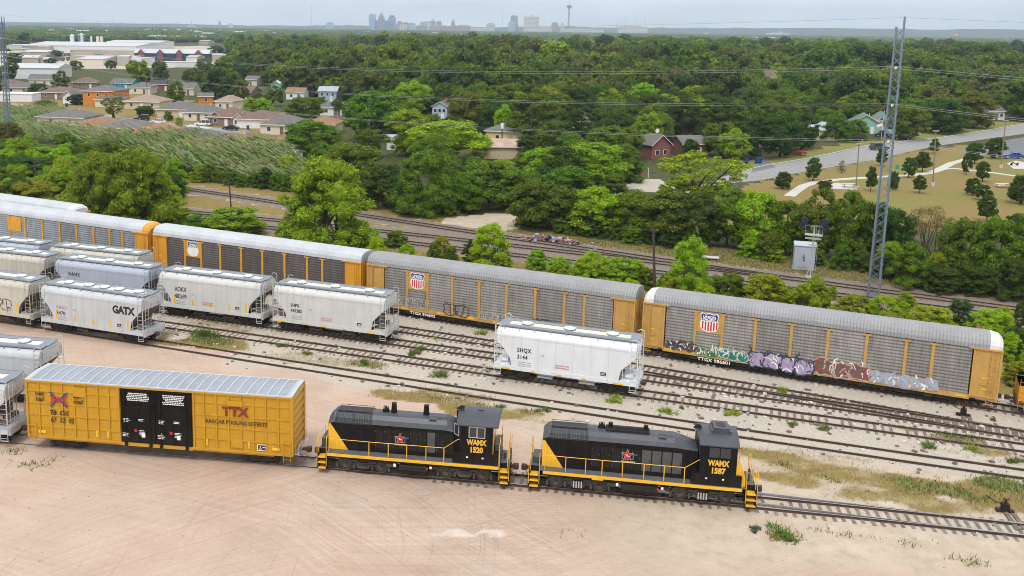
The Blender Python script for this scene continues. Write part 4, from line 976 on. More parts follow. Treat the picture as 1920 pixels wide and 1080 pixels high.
green = np.where((woods < .5) & (nA > 3) & ~(park | lawn | lot | dirtroad | lawn2 | yardlot), .25+.3*n5, green)
chalk = np.zeros_like(GX)
for b_ in [(862, 996, 34, 9, 1), (925, 992, 34, 8, .9), (815, 996, 22, 5, .7), (790, 992, 14, 3, .6)]: chalk = blob(*b_, chalk)
gz = np.full(GX.shape, -.165)
gz += .03*(n5-.5)*(np.abs(GX) < 80)*(np.abs(D['T1']) > 2)*(GY < 60)
gz += np.where((GX < -2) & (np.abs(D['T1']) < 60) & (D['T2'] < -2), .115*sm(-2, -10, GX), 0)*(D['T1'] < 40)
gz += .022*(n2-.5)*(np.abs(GX) < 74)*(D['T2'] > -2)*(D['T6'] < 3)
gz += .035*(n2-.45)*(np.abs(D['T1']) < 2.6)*(GX > -5)*(1-sm(26, 31, GX))
# low hills far off
R = np.hypot(GX, GY); az = np.arctan2(GX, GY)
hh = (30 + 34*sm(-.2, .45, az))*(.55 + .9*vnoise(az*60, R/1500, 1.6, 11)*.6 + .35*vnoise(az*60, R/900, .55, 12))
gz += np.where(R > 6800, hh*sm(7400, 9800, R), 0)
ny_, nx_ = GX.shape
co = np.stack([GX, GY, gz], -1).reshape(-1, 3)
idx = np.arange(nx_*ny_).reshape(ny_, nx_)
fc = np.stack([idx[:-1, :-1], idx[:-1, 1:], idx[1:, 1:], idx[1:, :-1]], -1).reshape(-1, 4)
me = bpy.data.meshes.new('ground'); me.vertices.add(len(co)); me.vertices.foreach_set('co', co.ravel())
me.loops.add(fc.size); me.loops.foreach_set('vertex_index', fc.ravel()); me.polygons.add(len(fc))
me.polygons.foreach_set('loop_start', np.arange(0, fc.size, 4)); me.update(calc_edges=True)
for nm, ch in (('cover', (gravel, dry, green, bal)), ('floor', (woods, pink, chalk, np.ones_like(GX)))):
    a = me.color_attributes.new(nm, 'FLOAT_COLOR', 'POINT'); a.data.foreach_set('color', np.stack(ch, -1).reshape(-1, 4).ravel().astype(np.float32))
m, nt, b = nmat('ground_cover')
P = mapping(nt, (1, 1, 1))
A1 = add(nt, 'ShaderNodeAttribute', attribute_name='cover'); A2 = add(nt, 'ShaderNodeAttribute', attribute_name='floor')
s1 = add(nt, 'ShaderNodeSeparateColor'); nt.links.new(A1.outputs['Color'], s1.inputs[0])
s2 = add(nt, 'ShaderNodeSeparateColor'); nt.links.new(A2.outputs['Color'], s2.inputs[0])
nl = noise(nt, .12, 5, P); nm_ = noise(nt, .9, 6, P, .65); nf = noise(nt, 7, 5, P, .7); nff = noise(nt, 22, 3, P, .7)
# bare dirt with wheel tracks swept round in wide arcs
dirt = mixc(nt, rng(nt, nl, .35, .65, 0, 1), (0.49, 0.352, 0.272), (0.53, 0.415, 0.33))
sand = mixc(nt, rng(nt, nm_, .35, .65, 0, 1), (0.43, 0.345, 0.255), (0.52, 0.445, 0.355))
def arcs(cx, cy, sc, seed):
    t = add(nt, 'ShaderNodeTexCoord'); mp_ = add(nt, 'ShaderNodeMapping'); mp_.inputs['Location'].default_value = (-cx, -cy, 0); nt.links.new(t.outputs['Object'], mp_.inputs[0])
    wob = add(nt, 'ShaderNodeTexNoise'); wob.inputs['Scale'].default_value = .05; nt.links.new(mp_.outputs[0], wob.inputs['Vector'])
    sx = add(nt, 'ShaderNodeSeparateXYZ'); nt.links.new(mp_.outputs[0], sx.inputs[0])
    r = math_(nt, 'SQRT', math_(nt, 'ADD', math_(nt, 'MULTIPLY', sx.outputs['X'], sx.outputs['X']), math_(nt, 'MULTIPLY', sx.outputs['Y'], sx.outputs['Y'])))
    r = math_(nt, 'ADD', r, math_(nt, 'MULTIPLY', wob.outputs['Fac'], 6.0))
    an = math_(nt, 'MULTIPLY', math_(nt, 'ARCTAN2', sx.outputs['Y'], sx.outputs['X']), 4.0)
    cb = add(nt, 'ShaderNodeCombineXYZ'); nt.links.new(math_(nt, 'MULTIPLY', r, sc), cb.inputs[0]); nt.links.new(an, cb.inputs[1]); cb.inputs[2].default_value = seed
    n = noise(nt, 1.0, 6, cb.outputs[0], .72); return n
def patchy(k, sc, seed, lo=.42, hi=.6):
    v = add(nt, 'ShaderNodeVectorMath', operation='ADD'); nt.links.new(P, v.inputs[0]); v.inputs[1].default_value = (seed*31.0, seed*17.0, seed)
    f = rng(nt, noise(nt, sc, 3, v.outputs[0]), lo, hi, 0, 1); return math_(nt, 'ADD', 1.0, math_(nt, 'MULTIPLY', f, math_(nt, 'SUBTRACT', k, 1.0)))
k1 = patchy(rng(nt, arcs(-32, 22, 3.4, 1.0), .38, .66, .87, 1.07), .045, 1.0); k2 = patchy(rng(nt, arcs(6, 118, 2.6, 4.0), .36, .66, .89, 1.06), .05, 2.0); k3 = patchy(rng(nt, arcs(60, -40, 2.8, 7.0), .36, .66, .89, 1.06), .05, 3.0)
k4 = patchy(rng(nt, arcs(-70, 64, 7.0, 9.0), .57, .63, 1.0, .84), .06, 5.0, .44, .54); k5 = patchy(rng(nt, arcs(20, 5, 7.5, 12.0), .57, .63, 1.0, .85), .06, 6.0, .44, .54); k6 = patchy(rng(nt, arcs(-32, 22, 6.5, 21.0), .58, .64, 1.0, 1.10), .06, 8.0, .42, .52)
st_ = rng(nt, noise(nt, .16, 6, P, .6), .42, .70, 1.03, .93)
kk = math_(nt, 'MULTIPLY', math_(nt, 'MULTIPLY', math_(nt, 'MULTIPLY', k1, k2), math_(nt, 'MULTIPLY', k3, k4)), math_(nt, 'MULTIPLY', math_(nt, 'MULTIPLY', k5, k6), st_))
dirt = mixc(nt, 1.0, dirt, kk, 'MULTIPLY'); sand = mixc(nt, 1.0, sand, st_, 'MULTIPLY')
base = mixc(nt, rng(nt, math_(nt, 'ADD', s2.outputs[1], math_(nt, 'MULTIPLY', math_(nt, 'SUBTRACT', nm_, .5), .7)), .35, .65, 0, 1), sand, dirt)
base = mixc(nt, 1.0, base, rng(nt, nf, .3, .7, .93, 1.06), 'MULTIPLY')
def over(base, col, src, w=.9, a=.35, b_=.62, nz_=None):
    f = rng(nt, math_(nt, 'ADD', src, math_(nt, 'MULTIPLY', math_(nt, 'SUBTRACT', nz_ or nm_, .5), w)), a, b_, 0, 1)
    return mixc(nt, f, base, col)
vor = add(nt, 'ShaderNodeTexVoronoi'); vor.inputs['Scale'].default_value = 9; nt.links.new(P, vor.inputs['Vector'])
gcol = mixc(nt, rng(nt, nff, .3, .7, 0, 1), (0.29, 0.25, 0.205), (0.575, 0.525, 0.455)); gcol = mixc(nt, rng(nt, nl, .4, .62, 0, .5), gcol, (0.50, 0.44, 0.36))
gcol = mixc(nt, 1.0, gcol, rng(nt, vor.outputs['Color'], 0, 1, .86, 1.14), 'MULTIPLY')
base = mixc(nt, rng(nt, math_(nt, 'ADD', s2.outputs[2], math_(nt, 'MULTIPLY', math_(nt, 'SUBTRACT', nf, .5), .9)), .3, .95, 0, .8), base, (.66, .58, .52))
base = over(base, gcol, s1.outputs[0], .7)
dcol = mixc(nt, rng(nt, nf, .3, .7, 0, 1), (0.15, 0.115, 0.030), (0.34, 0.26, 0.085)); dcol = mixc(nt, rng(nt, nm_, .4, .65, 0, .6), dcol, (0.20, 0.13, 0.07))
base = over(base, dcol, s1.outputs[1], 1.2, .5, .75, math_(nt, 'ADD', math_(nt, 'MULTIPLY', nf, .5), math_(nt, 'MULTIPLY', nm_, .5)))
ecol = mixc(nt, rng(nt, nf, .3, .7, 0, 1), (0.10, 0.13, 0.025), (0.27, 0.25, 0.075))
base = over(base, ecol, s1.outputs[2], 1.0, .45, .7, nf)
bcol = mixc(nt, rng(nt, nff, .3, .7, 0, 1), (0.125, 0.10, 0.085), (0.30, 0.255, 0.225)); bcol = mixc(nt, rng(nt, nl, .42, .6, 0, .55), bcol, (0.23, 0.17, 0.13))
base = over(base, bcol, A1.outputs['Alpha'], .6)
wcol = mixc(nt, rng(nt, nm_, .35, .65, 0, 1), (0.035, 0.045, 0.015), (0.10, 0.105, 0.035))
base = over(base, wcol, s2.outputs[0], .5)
nt.links.new(base, b.inputs['Base Color']); b.inputs['Roughness'].default_value = .95; b.inputs['Specular IOR Level'].default_value = .15
bp = add(nt, 'ShaderNodeBump'); bp.inputs['Strength'].default_value = .5; bp.inputs['Distance'].default_value = .08
nt.links.new(math_(nt, 'ADD', nf, math_(nt, 'MULTIPLY', nff, .6)), bp.inputs['Height']); nt.links.new(bp.outputs[0], b.inputs['Normal'])
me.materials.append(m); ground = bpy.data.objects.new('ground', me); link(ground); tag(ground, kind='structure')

# ================================================================= the rolling stock on its tracks
bx = -16.6
boxcar(*on('T1', bx)); loco('a', *on('T1', .53)); loco('b', *on('T1', 14.87))
H3 = (-3.55, .05, 3.6)
GRP = 'covered hoppers in the yard'
def put(key, x, label, mt, hat, **kw): return hopper(*on(key, x), label, mt, hat, GRP, **kw)
_, b_ = put('T3', 13.3, 'bright white hopper marked SHQX 3144 standing alone in the middle of the yard', m_hw, H3, trough=m_trough, slope=m_hw)
text('SHQX', .50, m_txt, b_, -3.95, -1.605, 2.62, .014, .82, 1.12); text('3144', .50, m_txt, b_, -3.95, -1.605, 2.02, .014, .82, 1.12)
_, b_ = put('T4', -7.05, 'light grey hopper marked SHPX 435282, at the free end of its row', m_hl, H3)
text('SHPX', .44, m_txt, b_, -3.95, -1.605, 2.62, .014, .82, 1.12); text('435282', .44, m_txt, b_, -3.95, -1.605, 2.1, .014, .82, 1.12)
_, b_ = put('T4', -19.25, 'pale hopper marked AOKX 482699 with upright yellow strips', m_hl, H3, side='post')
text('AOKX', .66, m_txt, b_, -3.95, -1.605, 2.72, .008, .72, 1.02); text('482699', .64, m_txt, b_, -3.95, -1.605, 2.0, .008, .72, 1.0)
_, b_ = put('T4', -31.35, 'bluish grey hopper marked NAHX 321870', m_hb, H3, side='post')
text('NAHX', .62, m_txt, b_, -4.1, -1.605, 2.95, .010, .78, 1.1); text('321870', .62, m_txt, b_, -4.1, -1.605, 2.2, .010, .78, 1.1)
put('T4', -43.6, 'cream hopper cut by the left edge, coupled to the bluish NAHX hopper', m_hc, H3, side='post')
_, b_ = put('T2', -29.04, 'grey hopper with five hatches and the large GATX lettering', m_hg, (-3.7, -1.35, .45, 2.15, 4.4), side='post')
text('GATX', .98, m_txt, b_, 2.55, -1.605, 2.86, .05, .95, .92); text('PMRX', .46, m_faint, b_, -4.0, -1.605, 2.45, .008, 1.0, 1.1); text('3470', .48, m_txt, b_, -4.0, -1.605, 1.9, .012, 1.0, 1.1)
c_, b_ = put('T2', -41.2, 'cream hopper with a sprayed black scrawl, coupled left of the GATX hopper', m_hc, H3, side='post')
graffiti(b_, -1.0, 3.6, 1.45, 2.6, 7, 8, True)
put('T5', -34.1, 'cream topped hopper half hidden behind the bluish NAHX hopper', m_hc, H3, side='post')
put('T5', -46.4, 'bluish hopper at the left edge in the row next to the rack cars', m_hb, H3, side='post')
dd = 16.75
put('T1', bx - dd*math.cos(yaw('T1', -26)), 'pale grey hopper coupled to the left end of the yellow boxcar', m_hg, H3, side='post')
hopper(-33.35, 73.1, -.20, 'pale grey hopper at the left edge standing alone behind the boxcar', m_hg, H3, GRP, side='post')
# short stub of track beneath that one
TR['T1b'] = curve([(-60, 78.5), (-33.35, 73.1), (-22, 70.8)], 1)
track('T1b', -58, -21, 'short track at the left edge under the lone grey hopper', -.2, m_tie2, m_railtop)
gA = 'yellow rack cars of the long row'
a_ = yaw('T6', 0); ca, sa = math.cos(a_), math.sin(a_)
P6 = lambda s: (-29.49 + s*ca, float(TR['T6'][0](-29.49)) + s*sa, a_)
r2 = autorack(*P6(71.5), 'rack car at the right end, heavily sprayed with coloured graffiti, white roof ends', m_pan, m_groof, m_ayel, 1, 'TTGX 986601', m_white, gA)
for x0, x1, z0, z1, k, sd in ((-11.7, -9.0, 1.0, 1.85, 0, 1), (-9.0, -7.4, .72, 1.5, 5, 2), (-7.9, -4.7, .85, 1.75, 1, 3), (-4.6, .55, .55, 2.0, 2, 4), (.7, 4.9, .75, 2.25, 3, 5), (4.9, 9.9, .8, 1.9, 4, 6)):
    graffiti(r2, x0, x1, z0, z1, k, sd)
graffiti(r2, .8, 4.8, .9, 2.3, 3, 15, True)
r1 = autorack(*P6(42.9), 'grey roofed rack car in the middle of the row, red striped shield and thin scrawls', m_pan, m_groof, m_ayel, 1, 'TTGX 994692', None, gA)
for x0, x1, z0, z1, k, sd in ((-11.5, -6.8, 1.1, 2.0, 6, 21), (-5.0, -2.6, .9, 2.0, 7, 22), (-1.2, 2.8, .95, 1.7, 6, 23), (4.2, 6.8, 1.0, 1.8, 7, 24), (9.3, 11.0, 1.0, 1.6, 6, 25)):
    graffiti(r1, x0, x1, z0, z1, k, sd, True)
autorack(*P6(14.3), 'white roofed rack car with dark brown side panels, its shield white below', m_pan_d, m_wroof, m_oyel, 0, None, None, gA)
autorack(*P6(-14.4), 'rack car at the left edge with bluish panels and a yellow roof end', m_pan_b, m_wroof, m_oyel, None, None, m_oyel, gA, posts=(-9, -6.2, -3.2, -.2, 2.6, 5.4, 8.0, 10.0))
TR['T7'] = curve([(-70, 137.5), (-42.8, 121.9 + .6), (-30, 115.6)], 1)
xx = -42.8 - 13.6*math.cos(yaw('T7', 0)); autorack(xx, float(TR['T7'][0](xx)) + .8, yaw('T7', 0), 'white roof of a rack car showing behind the bluish one at the left edge', m_pan_b, m_wroof, m_oyel, None, None, m_white, gA)
# end of the next car at the right edge
def gondola(x, y, rz):
    t = thing('flat_car', 'rusty flat car with yellow end rack, cut by the right edge', 'freight car', (x, y, 0), rz)
    mb = MB(); mb.box(-9, 9, -1.4, 1.4, .85, 1.15); mb.box(-9, 9, -.5, .5, .5, .86); mb.build('deck', M('flat_car_rust', (.10, .05, .035), .8, v=.3, rust=.5), t)
    mb = MB(); mb.box(-8.9, -8.2, -1.45, 1.45, 1.15, 2.35); mb.prism_y([(-8.9, 2.35), (-7.2, 2.35), (-6.6, 1.16), (-8.2, 1.16)], -1.4, 1.4); mb.build('end_rack', m_oyel, t)
    mb = MB(); mb.box(-6.5, 8.8, -1.3, 1.3, 1.152, 1.9)
    for k in range(8): mb.box(-6.3+k*2, -6.1+k*2, -1.42, 1.42, 1.153, 2.2)
    mb.build('stake_rack', M('stake_brown', (.09, .045, .05), .8, v=.3), t)
    mb = MB()
    ladder(mb, -8.85, -8.45, -1.5, .5, 2.9, 6); mb.build('ladder', m_oyel, t)
    for e in (-7, 7): freight_truck(t, e)
    for s in (-1, 1): coupler(t, s*9, s, .6)
gondola(*P6(71.5+13.95+.75+9.5))
for p in PROTO: bpy.data.objects.remove(p)
# ================================================================= plants: leaf-sized faces in clumps through the crown
def mesh_np(name, V, F, mats, mi=None):
    me = bpy.data.meshes.new(name); V = np.asarray(V, np.float32); F = np.asarray(F, np.int32)
    me.vertices.add(len(V)); me.vertices.foreach_set('co', V.ravel()); me.loops.add(F.size); me.loops.foreach_set('vertex_index', F.ravel())
    me.polygons.add(len(F)); me.polygons.foreach_set('loop_start', np.arange(0, F.size, F.shape[1])); me.update(calc_edges=True)
    for m_ in (mats if isinstance(mats, (list, tuple)) else [mats]): me.materials.append(m_)
    if mi is not None: me.polygons.foreach_set('material_index', np.asarray(mi, np.int32))
    return me
def unit(a): return a/np.maximum(np.linalg.norm(a, axis=-1, keepdims=True), 1e-6)
def leaves(rs, c, rc, n, size, squash=.85, droop=0.0, asp=.55):
    d = unit(rs.normal(size=(n, 3))); d[:, 2] = np.where(d[:, 2] < -.3, -d[:, 2]*.6, d[:, 2])
    p = c + d*(rc*(.62 + .48*rs.rand(n, 1)**.7))*np.array([1, 1, squash])
    nrm = unit(d*1.0 + rs.normal(size=(n, 3))*.55 + np.array([0, 0, .25]))
    t = unit(np.cross(nrm, rs.normal(size=(n, 3))))
    if droop: t = unit(t*(1-droop) + np.array([0, 0, -1.0])*droop + d*.35*droop)
    b = unit(np.cross(nrm, t)); s = (size*(.55 + .9*rs.rand(n, 1)))
    V = np.stack([p - t*s, p + b*s*asp, p + t*s*1.1, p - b*s*asp], 1).reshape(-1, 3)
    return V
def blobcore(rs, c, r, squash):
    n, m_ = 7, 4; V = []
    for k in range(m_+1):
        ph = -math.pi/2 + math.pi*k/m_
        for i in range(n):
            q = r*(.8+.35*rs.rand()); V.append((c[0]+q*max(math.cos(ph), .02)*math.cos(2*math.pi*i/n), c[1]+q*max(math.cos(ph), .02)*math.sin(2*math.pi*i/n), c[2]+q*squash*math.sin(ph)))
    F = [(k*n+i, k*n+(i+1) % n, (k+1)*n+(i+1) % n, (k+1)*n+i) for k in range(m_) for i in range(n)]
    return np.array(V), np.array(F)
m_leaf = leaf_mat('foliage')
m_bark = M('bark', (0.075, 0.055, 0.04), .9, v=.35, sc=3)
def crown_mesh(name, seed, clumps, nleaf, size, mat, core=.62, squash=.85, droop=0, asp=.55):
    rs = np.random.RandomState(seed); Vs = []; Fs = []; b = 0
    for c, rc in clumps:
        if core:
            v, f = blobcore(rs, c, rc*core, squash); Vs.append(v); Fs.append(f+b); b += len(v)
        n = int(nleaf*rc*rc); v = leaves(rs, np.array(c), rc, n, size, squash, droop, asp); Vs.append(v)
        Fs.append(np.arange(len(v)).reshape(-1, 4)+b); b += len(v)
    return mesh_np(name, np.concatenate(Vs), np.concatenate(Fs), mat)
def crown_clumps(seed, n, R, z0, z1, rc, shape):
    rs = np.random.RandomState(seed); out = []; k = 0
    while len(out) < n and k < 6000:
        k += 1; h = rs.rand(); a = rs.rand()*2*math.pi
        prof = {'round': math.sqrt(max(0, 1-(2*h-.85)**2/1.33)), 'oval': math.sqrt(max(.02, 1-(2*h-.9)**2/1.3))*.9, 'cone': (1.05-h)**.75, 'bush': math.sqrt(max(0, 1-(h*.98)**2)), 'dome': math.sqrt(max(0, 1-(h*.99)**2.6)), 'vase': .45+.6*h if h < .75 else .9*(1.1-(h-.75)*2.4)}[shape]
        rr = R*prof*(.35+.65*rs.rand()**.5); r = rc*(.6+.9*rs.rand()**1.5)
        p = np.array([rr*math.cos(a), rr*math.sin(a), z0+(z1-z0)*h])
        if all(np.linalg.norm(p-q)/max(.01, (r+s)) > .42 for q, s in out): out.append((p, r))
    return out
def trunk_mesh(name, seed, clumps, r0, zt, mat, multi=1, lean=.4):
    rnd = random.Random(seed); mb = MB()
    for s in range(multi):
        a = rnd.uniform(0, 6.28); ox, oy = (.35*math.cos(a), .35*math.sin(a)) if multi > 1 else (0, 0)
        top = (ox*3+rnd.uniform(-lean, lean), oy*3+rnd.uniform(-lean, lean), zt)
        mb.tube([(ox, oy, -.3), (ox*1.1, oy*1.1, zt*.3), ((ox*2+top[0])*.4, (oy*2+top[1])*.4, zt*.65), top], [r0*1.25, r0, r0*.8, r0*.6], 7)
        for c, rc in rnd.sample(clumps, min(len(clumps), 7)):
            mid = ((top[0]+c[0])*.5+rnd.uniform(-.3, .3), (top[1]+c[1])*.5+rnd.uniform(-.3, .3), (top[2]+c[2])*.5+.2)
            mb.tube([(top[0], top[1], top[2]-.15), mid, tuple(c)], [r0*.5, r0*.33, r0*.14], 5)
    o = mb.build(name, mat); me = o.data; bpy.data.objects.remove(o); return me
KIND = {}
def kind(name, seeds, n, R, z0, z1, rc, shape, nleaf, size, core=.62, squash=.85, droop=0, asp=.55, r0=.3, multi=1, mat=None):
    L = []
    for s in seeds:
        cl_ = crown_clumps(s, n, R, z0, z1, rc, shape)
        L.append((crown_mesh('crown', s+50, cl_, nleaf, size, mat or m_leaf, core, squash, droop, asp), trunk_mesh('trunk', s, cl_, r0, z0+.6, m_bark, multi)))
    KIND[name] = L
# every kind is modelled about 10 m tall and 10 m wide and scaled to each plant
kind('oak', (1, 2, 3, 4, 5), 84, 4.1, 1.0, 9.0, .92, 'round', 170, .17, core=.6, squash=1.0, r0=.30)
kind('elm', (11, 12, 13, 14), 80, 3.8, 1.0, 9.2, .86, 'oval', 180, .165, core=.6, squash=1.0, r0=.26)
kind('willow', (21, 22, 23), 96, 4.1, .5, 9.2, .86, 'dome', 270, .17, core=.66, squash=1.15, droop=.28, asp=.34, r0=.2, multi=3)
kind('bush', (31, 32, 33, 34), 70, 4.1, .4, 9.0, .95, 'bush', 210, .19, core=.68, asp=.42, r0=.16, multi=4, squash=1.0)
kind('feather', (41, 42, 43), 80, 4.0, .4, 9.2, .80, 'bush', 330, .20, core=.58, droop=-.35, asp=.22, r0=.14, multi=4, squash=1.2)
kind('airy', (51, 52), 80, 4.5, 2.0, 9.1, .62, 'vase', 260, .16, core=0, r0=.34, multi=2)
kind('cone', (61, 62, 63), 48, 3.9, 1.6, 9.2, 1.05, 'oval', 180, .22, core=.6, r0=.3, squash=1.0)
kind('grey', (71, 72), 46, 3.9, 1.0, 9.1, 1.0, 'bush', 130, .22, core=0, asp=.14, r0=.22, multi=4)
PLANTED = []
def plant(kd, x, y, h, w, col, label, cat, group, rnd, name):
    t = thing(name, label, cat, (x, y, -.15), rnd.uniform(0, 6.28), group)
    cm, tm = rnd.choice(KIND[kd])
    t.scale = (w/9.6, w/9.6, h/10.0)
    j = [rnd.uniform(.86, 1.14) for _ in range(3)]
    for nm, me in (('trunk', tm), ('crown', cm)):
        o = bpy.data.objects.new(nm, me); link(o); o.parent = t
        o.color = (col[0]*j[0], col[1]*j[1], col[2]*j[2], 1)
    PLANTED.append((x, y, w/2)); return t
COL = {'bright': (0.233, 0.353, 0.0104), 'lime': (0.269, 0.382, 0.01), 'yellow': (0.232, 0.295, 0.0125), 'mid': (0.112, 0.198, 0.0106), 'dark': (0.058, 0.112, 0.0114), 'olive': (0.121, 0.177, 0.0153), 'brown': (0.127, 0.133, 0.0318), 'deep': (0.045, 0.087, 0.014), 'grey': (0.165, 0.148, 0.0792), 'blue': (0.075, 0.112, 0.0396), 'golden': (0.155, 0.265, 0.011)}
CN = {'golden': 'yellow green', 'bright': 'bright green', 'lime': 'lime green', 'yellow': 'yellow green', 'mid': 'mid green', 'dark': 'dark green', 'olive': 'olive green', 'brown': 'brownish', 'deep': 'deep green', 'grey': 'grey brown', 'blue': 'bluish green'}
rt = random.Random(77)
def spot(px, by, ty, wpx):
    x, y = G(px, by, -.15); h = max(.6, zat(x, y, ty)); return x, y, h, wpx/ppm(x, y)
# bushes and trees one can pick out in the photograph: picture column, foot row, top row, width, kind, colour, label
SH = [
 (610, 462, 292, 205, 'willow', 'bright', 'largest bright green tree, standing behind the white roofed rack car'),
 (262, 428, 272, 150, 'willow', 'golden', 'broad yellowish tree left of the main line bend, right half of a pair'),
 (190, 422, 283, 130, 'willow', 'golden', 'broad yellowish tree, left half of a pair beyond the rack cars'),
 (222, 424, 348, 70, 'feather', 'bright', 'bright pointed bush in front of the two broad yellowish trees'),
 (322, 424, 362, 80, 'bush', 'bright', 'rounded bush at the right foot of the broad yellowish pair'),
 (440, 438, 384, 130, 'bush', 'bright', 'wide bush around the foot of the short wooden pole'),
 (375, 432, 398, 70, 'bush', 'mid', 'low bush left of the wide one at the short wooden pole'),
 (62, 404, 336, 130, 'feather', 'yellow', 'yellow green bush beyond the rack car roof at the left'),
 (-8, 400, 338, 90, 'feather', 'yellow', 'yellow green bush cut by the left edge'),
 (120, 412, 358, 90, 'bush', 'yellow', 'low yellow green bush right of the leaning wooden pole'),
 (918, 497, 415, 88, 'feather', 'lime', 'lime green feathery bush standing alone before the main line'),
 (884, 489, 446, 46, 'bush', 'deep', 'small deep green bush at the left foot of the lime one'),
 (1287, 552, 441, 108, 'feather', 'lime', 'tall lime green bush right of the dark pole between rack cars'),
 (1048, 512, 478, 60, 'bush', 'bright', 'low bush, first of the row left of the dark pole'),
 (1112, 522, 468, 92, 'feather', 'lime', 'feathery bush in the row left of the dark pole'),
 (1170, 532, 478, 90, 'bush', 'bright', 'dense bush close to the left of the dark pole'),
 (1210, 540, 500, 50, 'feather', 'mid', 'small bush touching the left side of the dark pole'),
 (1362, 566, 504, 78, 'bush', 'mid', 'mid green bush right of the tall lime one, behind the last rack car'),
 (1432, 578, 508, 104, 'bush', 'bright', 'largest leafy bush behind the striped shield of the last rack car'),
 (1500, 588, 530, 84, 'feather', 'bright', 'bright bush below the signal mast, behind the last rack car'),
 (1559, 560, 532, 26, 'feather', 'yellow', 'single yellow sprig standing up left of the lattice tower'),
 (1600, 604, 548, 92, 'bush', 'yellow', 'yellow green bush left of the lattice tower foot'),
 (1655, 608, 552, 84, 'feather', 'lime', 'lime bush hiding the lattice tower foot'),
 (1694, 574, 544, 60, 'feather', 'bright', 'round bush just right of the lattice tower foot'),
 (1745, 622, 570, 96, 'bush', 'lime', 'lime bush behind the right part of the last rack car'),
 (1798, 608, 556, 62, 'feather', 'blue', 'bluish bush standing over the near main line track'),
 (1858, 636, 578, 110, 'feather', 'lime', 'wide lime bush behind the white roof end of the last rack car'),
 (1912, 622, 560, 36, 'bush', 'dark', 'dark bush cut by the right edge beside the main line'),
 (1900, 668, 610, 70, 'feather', 'dark', 'dark feathery bush at the right edge behind the last rack car'),
 (813, 484, 452, 30, 'feather', 'mid', 'small bush left of the lime one, first of two'),
 (846, 488, 460, 34, 'feather', 'mid', 'small bush left of the lime one, second of two'),
 (742, 462, 430, 50, 'bush', 'mid', 'mid green bush beyond the gap between two rack cars'),
 (692, 462, 424, 62, 'bush', 'bright', 'bright bush at the right foot of the largest tree'),
 (545, 448, 410, 60, 'bush', 'mid', 'bush at the left foot of the largest tree'),
 (1330, 556, 520, 50, 'bush', 'bright', 'low bush filling the gap right of the tall lime one'),
 (1250, 552, 508, 50, 'bush', 'mid', 'low bush behind the gap between the last two rack cars'),
]
for px, by, ty, w, kd, c, lab in SH:
    x, y, h, wm = spot(px, by, ty, w); plant(kd, x, y, h, wm, COL[c], lab, 'tree' if h > 6 else 'bush', None, rt, 'tree' if h > 6 else 'bush')
